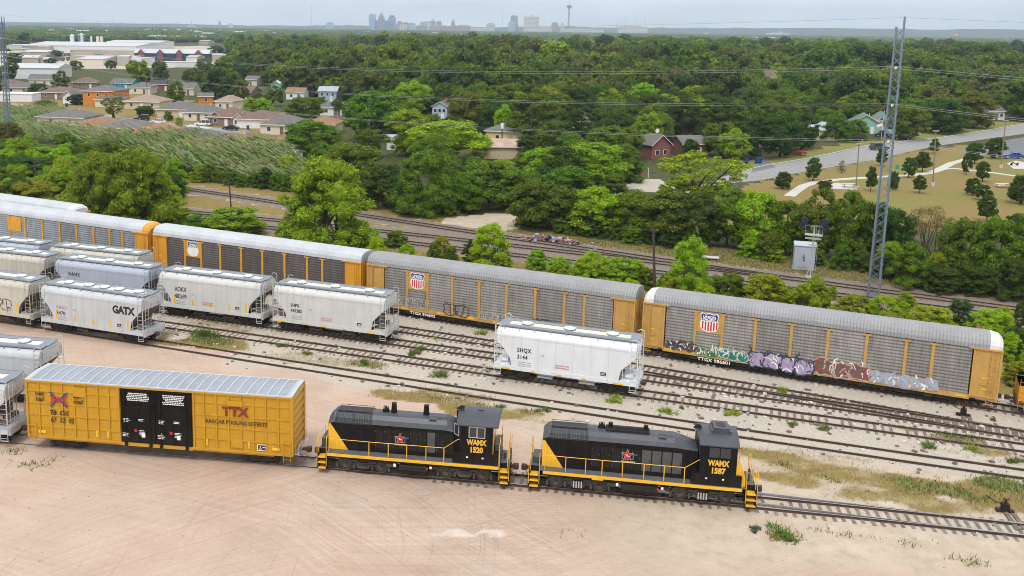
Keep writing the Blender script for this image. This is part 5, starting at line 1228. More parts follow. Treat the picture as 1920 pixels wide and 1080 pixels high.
TREES = [   # beyond the main line
 (60, 352, 292, 130, 'oak', 'dark'), (10, 350, 286, 90, 'oak', 'dark'), (118, 352, 300, 100, 'bush', 'mid'), (175, 330, 282, 120, 'bush', 'mid'), (20, 300, 262, 110, 'bush', 'bright'), (90, 318, 272, 110, 'bush', 'bright'), (140, 372, 310, 90, 'bush', 'dark'),
 (660, 350, 262, 130, 'oak', 'mid'), (588, 290, 222, 110, 'oak', 'mid'), (610, 330, 262, 90, 'bush', 'mid'), (798, 400, 276, 140, 'willow', 'mid'), (722, 388, 305, 116, 'oak', 'dark'), (760, 396, 330, 90, 'elm', 'dark'), (876, 398, 318, 84, 'elm', 'mid'), (920, 386, 298, 150, 'oak', 'mid'), (850, 388, 300, 100, 'bush', 'mid'),
 (838, 306, 222, 180, 'oak', 'bright'), (762, 292, 202, 112, 'elm', 'bright'), (700, 264, 166, 130, 'oak', 'mid'), (735, 258, 200, 90, 'oak', 'olive'), (690, 296, 236, 80, 'airy', 'olive'),
 (1010, 428, 330, 120, 'oak', 'olive'), (1062, 432, 348, 110, 'elm', 'olive'), (1122, 440, 345, 118, 'oak', 'bright'), (1184, 444, 352, 116, 'oak', 'mid'), (1100, 352, 262, 170, 'oak', 'bright'), (1028, 346, 272, 110, 'oak', 'bright'), (1172, 340, 268, 80, 'bush', 'mid'), (1060, 386, 308, 120, 'bush', 'mid'), (988, 392, 318, 80, 'bush', 'mid'),
 (1316, 392, 280, 186, 'airy', 'yellow'), (1248, 455, 352, 118, 'oak', 'olive'), (1305, 460, 356, 112, 'oak', 'dark'), (1362, 462, 350, 112, 'elm', 'mid'), (1416, 466, 350, 112, 'oak', 'bright'), (1470, 474, 370, 96, 'oak', 'mid'), (1530, 482, 348, 104, 'elm', 'olive'), (1588, 490, 352, 104, 'oak', 'mid'), (1636, 494, 372, 78, 'oak', 'dark'), (1676, 502, 384, 80, 'oak', 'dark'),
 (1734, 508, 372, 96, 'grey', 'grey'), (1772, 500, 400, 80, 'grey', 'olive'), (1806, 522, 402, 100, 'oak', 'olive'), (1862, 532, 398, 106, 'oak', 'mid'), (1914, 536, 392, 90, 'elm', 'mid'), (1704, 538, 448, 84, 'bush', 'mid'), (1766, 546, 492, 84, 'bush', 'dark'), (1834, 550, 490, 92, 'bush', 'dark'), (1896, 560, 480, 84, 'bush', 'dark'), (1440, 486, 430, 60, 'bush', 'mid'), (1655, 520, 470, 50, 'bush', 'dark'),
 (1700, 262, 192, 84, 'oak', 'mid'), (1768, 250, 180, 90, 'oak', 'dark'), (1826, 240, 168, 84, 'oak', 'olive'), (1425, 297, 214, 92, 'oak', 'deep'), (1462, 293, 206, 96, 'oak', 'dark'), (1502, 280, 208, 80, 'elm', 'dark'), (1567, 264, 212, 66, 'willow', 'mid'), (1606, 262, 222, 44, 'willow', 'mid'), (1352, 292, 224, 88, 'oak', 'mid'), (1213, 290, 208, 74, 'elm', 'bright'), (1294, 298, 258, 42, 'bush', 'dark'), (1375, 300, 238, 66, 'oak', 'bright'),
 (943, 262, 194, 46, 'elm', 'lime'), (878, 250, 168, 84, 'oak', 'olive'), (1000, 268, 170, 120, 'oak', 'olive'), (1040, 278, 206, 90, 'elm', 'dark'), (1090, 270, 196, 80, 'oak', 'deep'), (1150, 258, 170, 100, 'grey', 'olive'), (480, 220, 182, 70, 'bush', 'bright'), (570, 226, 178, 78, 'oak', 'mid'), (215, 222, 178, 54, 'airy', 'olive'), (272, 216, 196, 40, 'oak', 'dark'), (72, 182, 154, 44, 'oak', 'dark'), (146, 196, 175, 44, 'oak', 'deep'), (520, 160, 128, 60, 'oak', 'dark'), (450, 196, 150, 44, 'elm', 'brown'), (330, 196, 150, 40, 'oak', 'mid'), (620, 270, 240, 60, 'airy', 'olive'), (540, 250, 220, 60, 'bush', 'mid'), (575, 268, 222, 90, 'oak', 'olive'), (85, 210, 186, 60, 'bush', 'mid'), (316, 226, 206, 20, 'bush', 'mid'), (1150, 368, 324, 64, 'bush', 'mid'), (1262, 374, 334, 70, 'bush', 'yellow'), (1175, 300, 236, 66, 'oak', 'mid'), (812, 264, 212, 58, 'elm', 'mid'), (846, 266, 214, 56, 'oak', 'dark'), (826, 262, 224, 40, 'oak', 'olive'), (598, 214, 180, 44, 'oak', 'mid'), (634, 216, 182, 36, 'elm', 'dark'), (892, 326, 292, 60, 'bush', 'mid'), (940, 330, 296, 70, 'bush', 'bright'), (985, 326, 282, 60, 'oak', 'mid'), (990, 300, 250, 50, 'oak', 'dark'), (905, 296, 262, 44, 'oak', 'mid'), (95, 127, 108, 30, 'oak', 'dark'), (142, 131, 112, 30, 'oak', 'mid'), (252, 131, 112, 32, 'elm', 'dark'), (300, 131, 113, 32, 'oak', 'mid'), (208, 129, 112, 26, 'oak', 'dark'), (28, 119, 97, 44, 'oak', 'mid'), (62, 123, 104, 32, 'oak', 'dark'), (404, 102, 84, 34, 'oak', 'dark'), (384, 130, 107, 38, 'oak', 'mid'), (432, 112, 90, 34, 'elm', 'dark'), (105, 108, 93, 26, 'oak', 'dark'), (225, 104, 92, 20, 'oak', 'mid'), (12, 108, 90, 30, 'elm', 'dark'), (345, 106, 94, 24, 'oak', 'dark'), (336, 236, 216, 16, 'bush', 'bright'),
]
PARK = [(1468, 354, 319, 34), (1524, 339, 294, 36), (1632, 359, 312, 24), (1546, 356, 336, 30), (1703, 333, 294, 34), (1729, 322, 284, 34), (1674, 356, 318, 22), (1724, 362, 328, 28), (1827, 307, 266, 38), (1865, 297, 255, 40), (1811, 327, 289, 24), (1842, 341, 301, 32), (1823, 366, 330, 30), (1843, 375, 345, 38), (1849, 416, 364, 40), (1914, 382, 324, 52), (1751, 288, 260, 22), (1651, 311, 276, 28), (1578, 324, 297, 18), (1900, 450, 400, 60)]
ordw = ['first', 'second', 'third', 'fourth', 'fifth', 'sixth', 'seventh', 'eighth', 'ninth', 'tenth', 'eleventh', 'twelfth', 'thirteenth', 'fourteenth', 'fifteenth', 'sixteenth', 'seventeenth', 'eighteenth', 'nineteenth', 'twentieth']
order = sorted(range(len(PARK)), key=lambda i: PARK[i][0])
for k, i in enumerate(order):
    px, by, ty, w = PARK[i]; x, y, h, wm = spot(px, by, ty, w)
    bare = (px == 1578)
    plant('grey' if bare else 'cone' if i % 3 else 'oak', x, y, h, wm, COL['grey'] if bare else COL['dark'],
          'small leafless sapling by the road fence in the park' if bare else 'small dark park tree on the dry lawn, %s from the left' % ordw[k], 'tree', 'young trees on the park lawn', rt, 'tree')
pend = []
for px, by, ty, w, kd, c in TREES:
    x, y, h, wm = spot(px, by, ty, w); pend.append([x, y, h, wm, kd, c, px])
# rows of the wood that fill in between, nearest first
KEEP = []     # picture windows kept open so that what stands there shows: x0, y0, x1, y1, distance
# ================================================================= houses, cars, street furniture
m_win = M('dark_pane', (0.03, 0.035, 0.04), .15, v=0); m_trim = M('white_trim', (.72, .71, .68), .6, v=.05)
RF = {'grey': M('shingle_grey', (.135, .128, .125), .9, v=.22, sc=.8, dirt=.3), 'brown': M('shingle_brown', (.17, .105, .085), .9, v=.2, sc=.8, dirt=.2), 'tan': M('shingle_tan', (.30, .22, .175), .9, v=.15, sc=.8), 'orange': M('shingle_orange', (.27, .14, .085), .9, v=.2, sc=.8), 'dark': M('shingle_dark', (.05, .05, .055), .9, v=.2), 'green': M('shingle_green', (.12, .19, .15), .9, v=.12), 'white': M('roof_sheet_white', (.66, .67, .69), .5, v=.06, sc=.3), 'bluegrey': M('roof_sheet_blue_grey', (.33, .38, .43), .5, v=.08), 'pinkish': M('roof_patched_tan', (.42, .30, .23), .9, v=.25, sc=.5, dirt=.5, dirtc=(.26, .13, .08))}
WL = {'cream': M('wall_cream', (.62, .56, .45), .8, v=.05), 'tan': M('wall_tan', (.52, .43, .30), .8, v=.05), 'brick': M('wall_brick', (.20, .085, .06), .9, v=.25, sc=4), 'brickbrown': M('wall_brick_brown', (.21, .15, .125), .9, v=.2, sc=4), 'orange': M('wall_orange', (.55, .20, .03), .8, v=.06), 'white': M('wall_white', (.70, .70, .69), .8, v=.04), 'blue': M('wall_bright_blue', (.02, .30, .45), .8, v=.06), 'ltblue': M('wall_pale_blue', (.33, .42, .49), .8, v=.05), 'teal': M('wall_teal', (.25, .50, .46), .8, v=.05), 'green': M('wall_sea_green', (.27, .43, .36), .8, v=.05), 'yellow': M('wall_yellow', (.60, .48, .24), .8, v=.05), 'navy': M('wall_navy', (.03, .04, .07), .8, v=.1), 'red': M('wall_red', (.50, .04, .03), .8, v=.1)}
HOUSES = []
def house(px, by, wpx, dep, wh, rise, roof, wall, rfm, label, rot=0, zref=0, wins=3, door=True, garage=False, chim=False, cat='house', name='house', wm=None):
    x, y = G(px, by, zref); w = wm or wpx/ppm(x, y)
    # face roughly toward the picture plane; rot turns it about its centre
    a = R_(rot); cy = y + dep/2*math.cos(a); cx = x - dep/2*math.sin(a)
    t = thing(name, label, cat, (cx, cy, -.15), a)
    HOUSES.append((cx, cy, max(w, dep)*.62, y, px, w, wh+rise)); hw, hd = w/2, dep/2; o = .45
    mb = MB(); mb.box(-hw, hw, -hd, hd, 0, wh)
    if roof == 'gx': mb.prism_x([(-hd, wh), (hd, wh), (0, wh+rise*.97)], -hw+.01, hw-.01)
    if roof == 'gy': mb.prism_y([(-hw, wh), (hw, wh), (0, wh+rise*.97)], -hd+.01, hd-.01)
    mb.build('wall', WL[wall], t)
    mb = MB(); th = .14
    if roof == 'hip':
        k = min(hw, hd); rx, ry = max(hw-k, .3), max(hd-k, .3)
        e = [(-hw-o, -hd-o), (hw+o, -hd-o), (hw+o, hd+o), (-hw-o, hd+o)]
        r = [(-rx, -ry), (rx, -ry), (rx, ry), (-rx, ry)]
        mb.loft([[(p, q, wh) for p, q in e], [(p, q, wh+th) for p, q in e], [(p, q, wh+rise) for p, q in r]])
    elif roof == 'gx':
        mb.prism_x([(-hd-o, wh-.15), (0, wh+rise), (hd+o, wh-.15), (hd+o, wh), (0, wh+rise+.16), (-hd-o, wh)], -hw-o, hw+o)
    elif roof == 'gy':
        mb.prism_y([(-hw-o, wh-.15), (0, wh+rise), (hw+o, wh-.15), (hw+o, wh), (0, wh+rise+.16), (-hw-o, wh)], -hd-o, hd+o)
    else:
        mb.box(-hw-.2, hw+.2, -hd-.2, hd+.2, wh, wh+rise)
    rf = mb.build('roof', RF[rfm], t)
    if roof != 'flat':
        mb = MB()
        if roof == 'gy':
            for s in (-1, 1): mb.prism_y([(s*(hw+o), wh-.16), (0, wh+rise-.01), (0, wh+rise+.14), (s*(hw+o), wh-.01)], -hd-o-.03, -hd-o+.04)
        else: mb.box(-hw-o-.02, hw+o+.02, -hd-o-.04, -hd-o+.02, wh-.12, wh+.1)
        mb.build('fascia', m_trim, rf)
        mb = MB(); mb.cyl((hw*.3, hd*.2, wh), (hw*.3, hd*.2, wh+rise+.2), .08, 6); mb.build('vent_pipe', m_trim, rf)
    if chim:
        mb = MB(); mb.box(hw*.4, hw*.4+.7, -.3, .4, wh, wh+rise+1.2); mb.build('chimney', WL['brick'], rf)
    for s in (-1, 1):
        for i in range(wins):
            c = -hw + w*(i+.7)/(wins+.4)
            if door and s < 0 and i == wins//2: continue
            mb = MB(); mb.box(c-.55, c+.55, *sorted((s*(hd-.02), s*(hd+.06))), .95, 2.15); f_ = mb.build('window', m_trim, t)
            mb = MB(); mb.box(c-.45, c+.45, *sorted((s*(hd+.0), s*(hd+.075))), 1.03, 2.07); mb.build('pane', m_win, f_)
    if wh > 4:
        for i in range(3):
            c = -hw + w*(i+.7)/3.4; mb = MB(); mb.box(c-.5, c+.5, -hd-.06, -hd+.02, wh-1.9, wh-.7); f_ = mb.build('window', m_trim, t); mb = MB(); mb.box(c-.42, c+.42, -hd-.075, -hd, wh-1.82, wh-.78); mb.build('pane', m_win, f_)
    if door:
        c = -hw + w*(wins//2+.7)/(wins+.4); mb = MB(); mb.box(c-.48, c+.48, -hd-.05, -hd+.02, .1, 2.15); mb.build('door', m_trim if wall not in ('white', 'cream') else RF['brown'], t)
    if garage:
        mb = MB(); mb.box(hw-3.2, hw-.6, -hd-.05, -hd+.02, .05, 2.2); mb.build('garage_door', m_trim, t)
    return t
H_ = house
H_(45, 176, 78, 11, 2.7, 1.9, 'hip', 'cream', 'grey', 'cream house with grey hip roof behind the lattice tower at the left', 8, garage=True)
H_(105, 186, 74, 11, 2.7, 2.0, 'hip', 'brickbrown', 'brown', 'brown brick house with brown hip roof left of the orange house', -14)
H_(128, 194, 24, 9, 2.7, 1.9, 'gy', 'white', 'grey', 'narrow white gabled house beside the orange house', -18, wins=1, door=False)
H_(184, 198, 62, 12, 5.3, 2.0, 'hip', 'orange', 'grey', 'two storey house with bright orange walls', -12, wins=0, door=False)
H_(200, 200, 46, 10, 2.6, 1.7, 'hip', 'cream', 'grey', 'small cream house with grey roof in front of the orange house', -8, wins=2)
H_(266, 204, 70, 11, 2.6, 2.2, 'hip', 'tan', 'tan', 'house with wide pale tan hip roof right of the round airy tree', -10)
H_(326, 220, 66, 11, 2.6, 2.4, 'hip', 'tan', 'grey', 'tan house with tall grey hip roof behind the white sedan', -8, wins=2)
H_(372, 226, 56, 11, 2.6, 2.2, 'hip', 'cream', 'grey', 'cream house with grey hip roof behind the white wagon', -10, wins=3)
H_(424, 236, 72, 11, 2.7, 2.6, 'hip', 'brickbrown', 'brown', 'house with brown hip roof and brick front', -10, wins=3)
H_(404, 235, 22, 4, 2.6, 1.5, 'gy', 'brickbrown', 'brown', 'gabled brick porch wing with white trim beside the white wagon', -10, wins=1, door=False)
H_(482, 240, 80, 11, 2.6, 2.3, 'hip', 'white', 'brown', 'white house with brown hip roof', -10, wins=0, door=False)
H_(447, 238, 20, 4, 2.5, 1.5, 'gy', 'white', 'brown', 'small white gabled wing with two windows left of the white house', -10, wins=2, door=False)
H_(528, 252, 84, 11, 2.7, 2.4, 'hip', 'cream', 'grey', 'cream house with grey hip roof at the right end of the street', -10, wins=3)
H_(598, 250, 60, 11, 2.6, 1.8, 'hip', 'tan', 'orange', 'low house with rust orange roof left of the palm', -8, wins=0, door=False)
for px, py, w, rm, lb in ((112, 208, 96, 'grey', 'grey roof rising over the reeds, first from the left'), (172, 222, 84, 'orange', 'rust brown roof rising over the reeds, between two grey roofs'), (226, 227, 96, 'grey', 'grey roof rising over the reeds, left of the second rust roof'), (282, 236, 108, 'orange', 'rust brown roof rising over the reeds nearest the white sedan'), (342, 243, 104, 'grey', 'grey roof rising over the reeds, last on the right')):
    H_(px, py, w, 11, 2.7, 1.9, 'hip', 'cream', rm, 'house with ' + lb, -12, zref=4.4, wins=2)
H_(20, 190, 80, 9, 2.8, .3, 'flat', 'white', 'white', 'flat white roofed shed left of the cream house', 0, wins=0, door=False, cat='shed', name='shed')
H_(228, 168, 42, 8, 3.0, 1.8, 'gx', 'blue', 'grey', 'bright blue house with grey gabled roof', -10, wins=2)
H_(302, 170, 44, 9, 3.0, 1.6, 'gx', 'brick', 'dark', 'brick house with black roof under the street pole', -8, wins=2)
H_(386, 194, 27, 6, 2.8, 1.1, 'gx', 'orange', 'grey', 'small orange shed with grey roof', 12, wins=1, door=False, cat='shed', name='shed')
H_(470, 160, 26, 8, 3, 1.6, 'gx', 'cream', 'grey', 'cream house with grey roof between tall dark trees', -20, wins=1)
H_(517, 170, 18, 7, 3, 1.4, 'gy', 'teal', 'white', 'small teal house among dark trees', 0, wins=1, door=False)
H_(553, 186, 34, 8, 3, 1.5, 'gx', 'white', 'orange', 'white house with rust orange roof under the trees', -8, wins=2)
H_(614, 190, 34, 8, 4.2, 1.5, 'gx', 'ltblue', 'bluegrey', 'two storey pale blue house', -6, wins=2)
H_(620, 216, 40, 9, 2.8, 1.4, 'gx', 'white', 'grey', 'white house with grey roof behind the palm', -6, wins=2)
H_(824, 224, 28, 8, 4.3, 1.5, 'gy', 'ltblue', 'grey', 'two storey pale blue house with gable, deep in the trees', -14, wins=2, chim=True)
H_(948, 268, 78, 12, 3.1, 2.4, 'hip', 'yellow', 'grey', 'yellow house with broad grey roof behind the transformer pole', -18, wins=2)
H_(934, 297, 96, 10, 2.8, 1.2, 'gx', 'tan', 'pinkish', 'low house with patched sandy roof among bushes', -4, wins=0, door=False)
H_(736, 280, 22, 4, 2.6, .8, 'gx', 'white', 'bluegrey', 'small shed with pale blue roof among bushes', 0, wins=0, door=False, cat='shed', name='shed')
H_(530, 290, 40, 5, 2.6, .5, 'gx', 'white', 'bluegrey', 'shed with pale metal roof beside the reeds', -20, zref=2.2, wins=0, door=False, cat='shed', name='shed')
bh = H_(1239, 297, 43, 9, 3.2, 2.3, 'gy', 'brick', 'grey', 'red brick house with white trimmed gable end', 24, wins=2, door=False)
mb = MB(); mb.cyl((-.9, -3.5, 5.6), (-.9, -3.5, 6.3), .05, 5); mb.loft([[(-.9+r*math.cos(a), -3.6-dz, 6.5+r*math.sin(a)) for a in [i*math.pi/6 for i in range(12)]] for r, dz in ((.1, .0), (.5, .18), (.55, .22))]); mb.build('satellite_dish', m_trim, bh)
H_(1302, 292, 46, 7, 2.9, 1.6, 'gx', 'brick', 'grey', 'low brick wing right of the gabled brick house', 10, wins=2)
H_(1543, 262, 50, 9, 2.8, 1.8, 'gx', 'yellow', 'bluegrey', 'yellowish house behind the spreading tree by the road', -28, wins=2)
H_(1622, 250, 54, 10, 2.9, 2.6, 'gy', 'green', 'green', 'sea green house with green gabled roof', -20, wins=2)
H_(1652, 249, 40, 10, 2.9, 3.2, 'hip', 'green', 'green', 'sea green wing with green hip roof beside the flagpole', -20, wins=1)
H_(1450, 164, 22, 8, 5.6, 3.2, 'gy', 'yellow', 'brown', 'yellow gable of a house rising out of the dark wood', 24, wins=0, door=False)
H_(1868, 224, 30, 8, 3, 1.8, 'gx', 'white', 'grey', 'white house at the far side of the road on the right', 0, wins=3)
# cars
m_tyre = M('tyre_rubber', (.015, .015, .016), .85)
def car(px, by, rot, col, label, suv=False, cat='car', pickup=False):
    x, y = G(px, by, -.15); t = thing('parked_car', label, cat, (x, y, -.15), R_(rot)); m_ = M('car_paint', col, .3, v=.03)
    L, W, Hh = (2.4, .93, 1.75) if suv else (2.3, .88, 1.42)
    pr = [(-L, .35), (-L, .8), (-L+.15, .95), (L-1.35, 1.0), (L-.1, .82), (L, .6), (L, .35), (L-.5, .25), (-L+.5, .25)]
    mb = MB(); mb.prism_y(pr, -W, W); mb.build('body', m_, t, bevel=.08)
    cp = [(-L+.1, .95), (-L+.3, Hh-.05), (-L+.6, Hh), (.35, Hh), (L-1.3, 1.0)] if suv else [(-L+.35, .95), (-L+1.1, Hh), (.25, Hh), (L-1.25, .98)]
    if pickup: cp = [(-.4, .95), (-.3, Hh), (.7, Hh), (L-1.2, 1.0)]
    mb = MB(); mb.prism_y(cp, -W*.84, W*.84); mb.build('window', m_glass, t, bevel=.05)
    mb = MB(); a, b = cp[1][0]+.1, cp[-2][0]-.05; mb.box(a, b, -W*.8, W*.8, Hh-.02, Hh+.05)
    for q in (a-.05, (a+b)/2, b): mb.box(q-.05, q+.05, -W*.86, W*.86, .98, Hh)
    mb.build('roof', m_, t)
    for wx in (-L*.62, L*.62):
        for s in (-1, 1):
            mb = MB(); mb.cyl((0, -.11, 0), (0, .11, 0), .34, 12); o = mb.build('wheel', m_tyre, t, loc=(wx, s*(W-.08), .34))
            mb = MB(); mb.cyl((0, s*.1, 0), (0, s*.125, 0), .2, 8); mb.build('rim', m_alu, o)
    for s in (-1, 1):
        mb = MB(); mb.box(L-.06, L+.02, s*W*.7-.18, s*W*.7+.18, .62, .76); mb.build('headlight', m_trim, t)
        mb = MB(); mb.box(-L-.02, -L+.06, s*W*.75-.12, s*W*.75+.12, .7, .86); mb.build('tail_light', m_red, t)
    return t
for px, py, w, rf_, rm, lb in ((8, 170, 40, 'hip', 'brown', 'brown hip roof at the left edge behind the tower'), (75, 160, 40, 'gx', 'grey', 'long grey roof above the cream hip roofed house'), (160, 166, 44, 'hip', 'brown', 'dark brown roof rising behind the orange house'), (262, 176, 40, 'hip', 'grey', 'grey hip roof left of the black roofed house'), (345, 178, 38, 'gx', 'grey', 'grey gabled roof right of the black roofed house'), (420, 206, 36, 'hip', 'tan', 'tan roof behind the brown hip roof'), (455, 186, 34, 'gx', 'brown', 'brown roof among trees behind the white house'), (560, 214, 36, 'hip', 'grey', 'grey roof among trees left of the palm'), (700, 214, 32, 'hip', 'grey', 'grey roof deep in the wood above the slim pole'), (1085, 240, 40, 'hip', 'grey', 'grey roof deep in the wood left of the brick house')):
    H_(px, py, w, 9, 3.0, 2.0, rf_, 'cream' if rm != 'brown' else 'brickbrown', rm, 'house with ' + lb, (px % 7)*5-18, wins=2)
car(381, 236, 176, (.62, .63, .65), 'silver white wagon parked on the drive before the brick house', True)
car(296, 232, 176, (.72, .72, .72), 'white sedan parked in the street over the reeds')
car(266, 226, 178, (.012, .012, .014), 'black wagon parked behind the white sedan', True)
car(34, 179, 175, (.02, .022, .03), 'dark car before the cream house at the left edge')
car(433, 244, 170, (.012, .012, .014), 'black car half hidden by bushes beside the white house')
car(307, 191, 170, (.72, .72, .72), 'white car under the street pole on the far street')
car(1655, 256, 168, (.02, .02, .05), 'dark blue pickup before the sea green house', True, 'truck', True)
car(1604, 264, 172, (.015, .015, .018), 'black wagon under the spreading tree', True)
car(1562, 262, 174, (.02, .02, .022), 'dark car under the trunk of the spreading tree')
car(1492, 290, 165, (.45, .02, .03), 'red pickup under the big dark trees', True, 'truck', True)
car(1648, 281, 14, (.06, .065, .06), 'grey green wagon driving on the road behind the lattice tower', True)
car(1898, 297, 172, (.01, .06, .33), 'blue sedan on the car park at the right edge')
car(1690, 262, 170, (.02, .02, .02), 'dark car beneath the round tree right of the lattice tower')
# road, path, car park
def sheet(name, pix, z, mat, kind='structure'):
    mb = MB(); mb.prism_z([G(*p) for p in pix][::-1], -.4, z); o = mb.build(name, mat); tag(o, kind=kind); return o
m_road = M('road_concrete', (.265, .258, .252), .85, v=.1, sc=.3, dirt=.3, dirtc=(.22, .21, .2)); m_asph = M('car_park_asphalt', (.14, .145, .16), .9, v=.12, sc=.5)
m_conc = M('path_concrete', (.50, .48, .44), .85, v=.06, sc=1)
sheet('road', [(1290, 352), (1345, 345), (1430, 336), (1500, 322), (1640, 298), (1713, 281), (1773, 270), (1920, 250), (2200, 212), (2200, 196), (1920, 232), (1840, 246), (1764, 258), (1640, 270), (1520, 296), (1440, 309), (1390, 320), (1320, 340)], -.155, m_road)
mb = MB(); ks = [G(*p) for p in [(1400, 318), (1440, 308.5), (1520, 295.5), (1640, 269.5), (1764, 257.5), (1840, 245.5), (1920, 231.5)]]
mb.tube([(x, y, -.06) for x, y in ks], .14, 4); tag(mb.build('kerb', m_conc), kind='structure')
sheet('side_street', [(20, 192), (110, 200), (200, 214), (330, 232), (470, 244), (470, 250), (330, 244), (200, 226), (110, 210), (20, 200)], -.157, m_road)
sheet('car_park', [(1798, 281), (1900, 259), (2100, 232), (2300, 270), (1960, 300), (1812, 285)], -.153, m_asph)
def strip(name, pix, w, z, mat):
    P = [Vector((*G(*p), 0)) for p in pix]; mb = MB(); L_, Rr = [], []
    for i, p in enumerate(P):
        d = (P[min(i+1, len(P)-1)]-P[max(i-1, 0)]).normalized(); n = Vector((-d[1], d[0], 0))*w/2; L_.append(p+n); Rr.append(p-n)
    for i in range(len(P)-1):
        mb.prism_z([L_[i][:2], Rr[i][:2], Rr[i+1][:2], L_[i+1][:2]], -.4, z)
    o = mb.build(name, mat); tag(o, kind='structure'); return o
strip('path', [(1480, 366), (1492, 357), (1507, 347), (1527, 340.5), (1567, 335.5), (1608, 332.5), (1650, 330), (1684, 328.5), (1720, 326), (1742, 323), (1758, 318), (1772, 311), (1784, 305), (1802, 300), (1815, 297)], 1.9, -.150, m_conc)
strip('path', [(1752, 320), (1770, 315), (1791, 314.5), (1824, 318.5), (1862, 322.5), (1904, 328.5)], 1.6, -.146, m_conc)
sheet('driveway', [(1408, 322), (1455, 312), (1436, 296), (1424, 297)], -.149, m_asph)
sheet('drive_slab', [(355, 232), (398, 238), (372, 246), (330, 240)], -.150, m_conc)
sheet('picnic_slab', [(1545, 345), (1570, 341), (1612, 348), (1600, 354), (1560, 352)], -.144, m_conc)
sheet('equipment_slab', [(1888, 305), (1905, 300), (1935, 306), (1930, 316), (1900, 315)], -.143, m_conc)
# fence along the road
def fence(pix, label, h=1.3, step=3.0, name='chain_link_fence'):
    P = [Vector((*G(*p), -.15)) for p in pix]; t = thing(name, label, 'fence', tuple(P[0])); off = P[0]
    mb = MB(); q = [p-off for p in P]
    for z in (.35, .75, h): mb.tube([v+Vector((0, 0, z)) for v in q], .018, 4)
    mb.build('wire', m_alu, t)
    for a, b in zip(q[:-1], q[1:]):
        n = max(1, int((b-a).length/step))
        for i in range(n):
            p = a+(b-a)*i/n; mb = MB(); mb.cyl(p, p+Vector((0, 0, h+.1)), .035, 5); mb.build('post', m_alu, t)
fence([(1410, 342), (1500, 327), (1640, 303), (1700, 287), (1760, 274)], 'low wire fence along the near side of the road')
fence([(1790, 281.5), (1740, 276)], 'short pipe barrier at the car park entrance', .8, 4, 'pipe_barrier')
# poles and lamps
m_pole = M('wood_pole', (.07, .045, .033), .9, v=.3, sc=3); m_pole2 = M('grey_pole', (.30, .29, .28), .8, v=.15); m_steel = M('galvanised_lattice', (.17, .215, .275), .45, metal=.3, v=.12, sc=1)
def pole(px, by, tx, ty, label, r=.14, arm=True, tr=False, mat=None, lamp=0, name='utility_pole', cat='pole', base=False, xat=None):
    x, y = xat or G(px, by, -.15); h = zat(x, y, ty) + .15
    lean = (tx - proj(x, y, h)[0])/ppm(x, y)
    t = thing(name, label, cat, (x, y, -.15)); mb = MB(); mb.cyl((0, 0, -.2), (lean, 0, h), r*1.15, 8, r*.8); mb.build('shaft', mat or m_pole, t)
    if arm: mb = MB(); mb.box(lean-1.0, lean+1.0, -.08, .05, h-.75, h-.6); mb.build('crossarm', mat or m_pole, t)
    if tr: mb = MB(); mb.cyl((lean+.1, -.42, h-2.4), (lean+.1, -.42, h-1.2), .36, 12); mb.cyl((lean+.1, -.42, h-1.2), (lean+.1, -.42, h-1.1), .3, 12, .1); mb.build('transformer', m_trim, t)
    if lamp:
        mb = MB(); mb.box(lean-.55, lean+.55, -.25, .25, h-.05, h+.12) if lamp == 1 else mb.tube([(lean, 0, h-.3), (lean+1.2, 0, h+.5), (lean+2.6, 0, h+.6)], .05, 5); mb.build('lamp_head', m_pole2, t)
    if base: mb = MB(); mb.cyl((0, 0, -.1), (0, 0, .75), .32, 10); mb.build('footing', m_conc, t)
    return t
pole(73, 372, 64.5, 304, 'leaning wooden pole over the yellow green bushes at the left', .15)
pole(435, 412, 429.5, 340, 'short wooden pole standing in the wide bush', .12)
pole(835.5, 401, 839, 330, 'slim grey pole at the edge of the wood beside the dirt road', .13, False, mat=m_pole2)
pole(1228, 548, 1225, 428, 'dark wooden pole between the last two rack cars', .15, False)
pole(942, 284, 941, 222, 'dark pole with a white transformer before the yellow house', .14, True, True)
pole(956, 268, 953, 224, 'dark pole without transformer at the yellow house', .13)
pole(1063, 300, 1063, 250, 'pole with a white transformer rising from bright green trees', .14, True, True)
pole(1263, 297, 1263, 228, 'dark street pole beside the red brick house', .14, True)
pole(276, 187, 275, 148, 'street pole left of the black roofed house', .14); pole(314, 192, 314, 138, 'street pole right of the black roofed house', .14)
pole(229, 176, 229, 150, 'first of two dark poles before the bright blue house', .14, False); pole(244, 176, 244, 148, 'second of two dark poles before the bright blue house', .14, False)
pole(712, 258, 711, 218, 'slim pole standing above the olive trees', .1, False, mat=m_pole2); pole(1099, 226, 1099, 205, 'pole with a white transformer deep in the dark wood', .14, True, True)
pole(1350, 276, 1351, 240, 'street lamp with a long curved arm behind bright trees', .12, False, lamp=2, mat=m_pole2, name='street_lamp', cat='lamp'); pole(1850, 224, 1850, 200, 'street lamp with curved arm by the olive tree on the far road side', .12, False, lamp=2, mat=m_pole2, name='street_lamp', cat='lamp')
m_lamp = M('lamp_pole_rust', (.24, .16, .12), .6, v=.1)
pole(1604.5, 356, 1611, 270, 'park lamp pole behind the picnic table, left of the lattice tower', .12, False, lamp=1, mat=m_lamp, base=True, name='park_lamp', cat='lamp')
pole(1749, 349, 1755, 246, 'park lamp pole beside the bend of the path', .12, False, lamp=1, mat=m_lamp, base=True, name='park_lamp', cat='lamp')
pole(1876.5, 315, 1886, 226, 'park lamp pole by the car park at the right', .12, False, lamp=1, mat=m_lamp, base=True, name='park_lamp', cat='lamp')
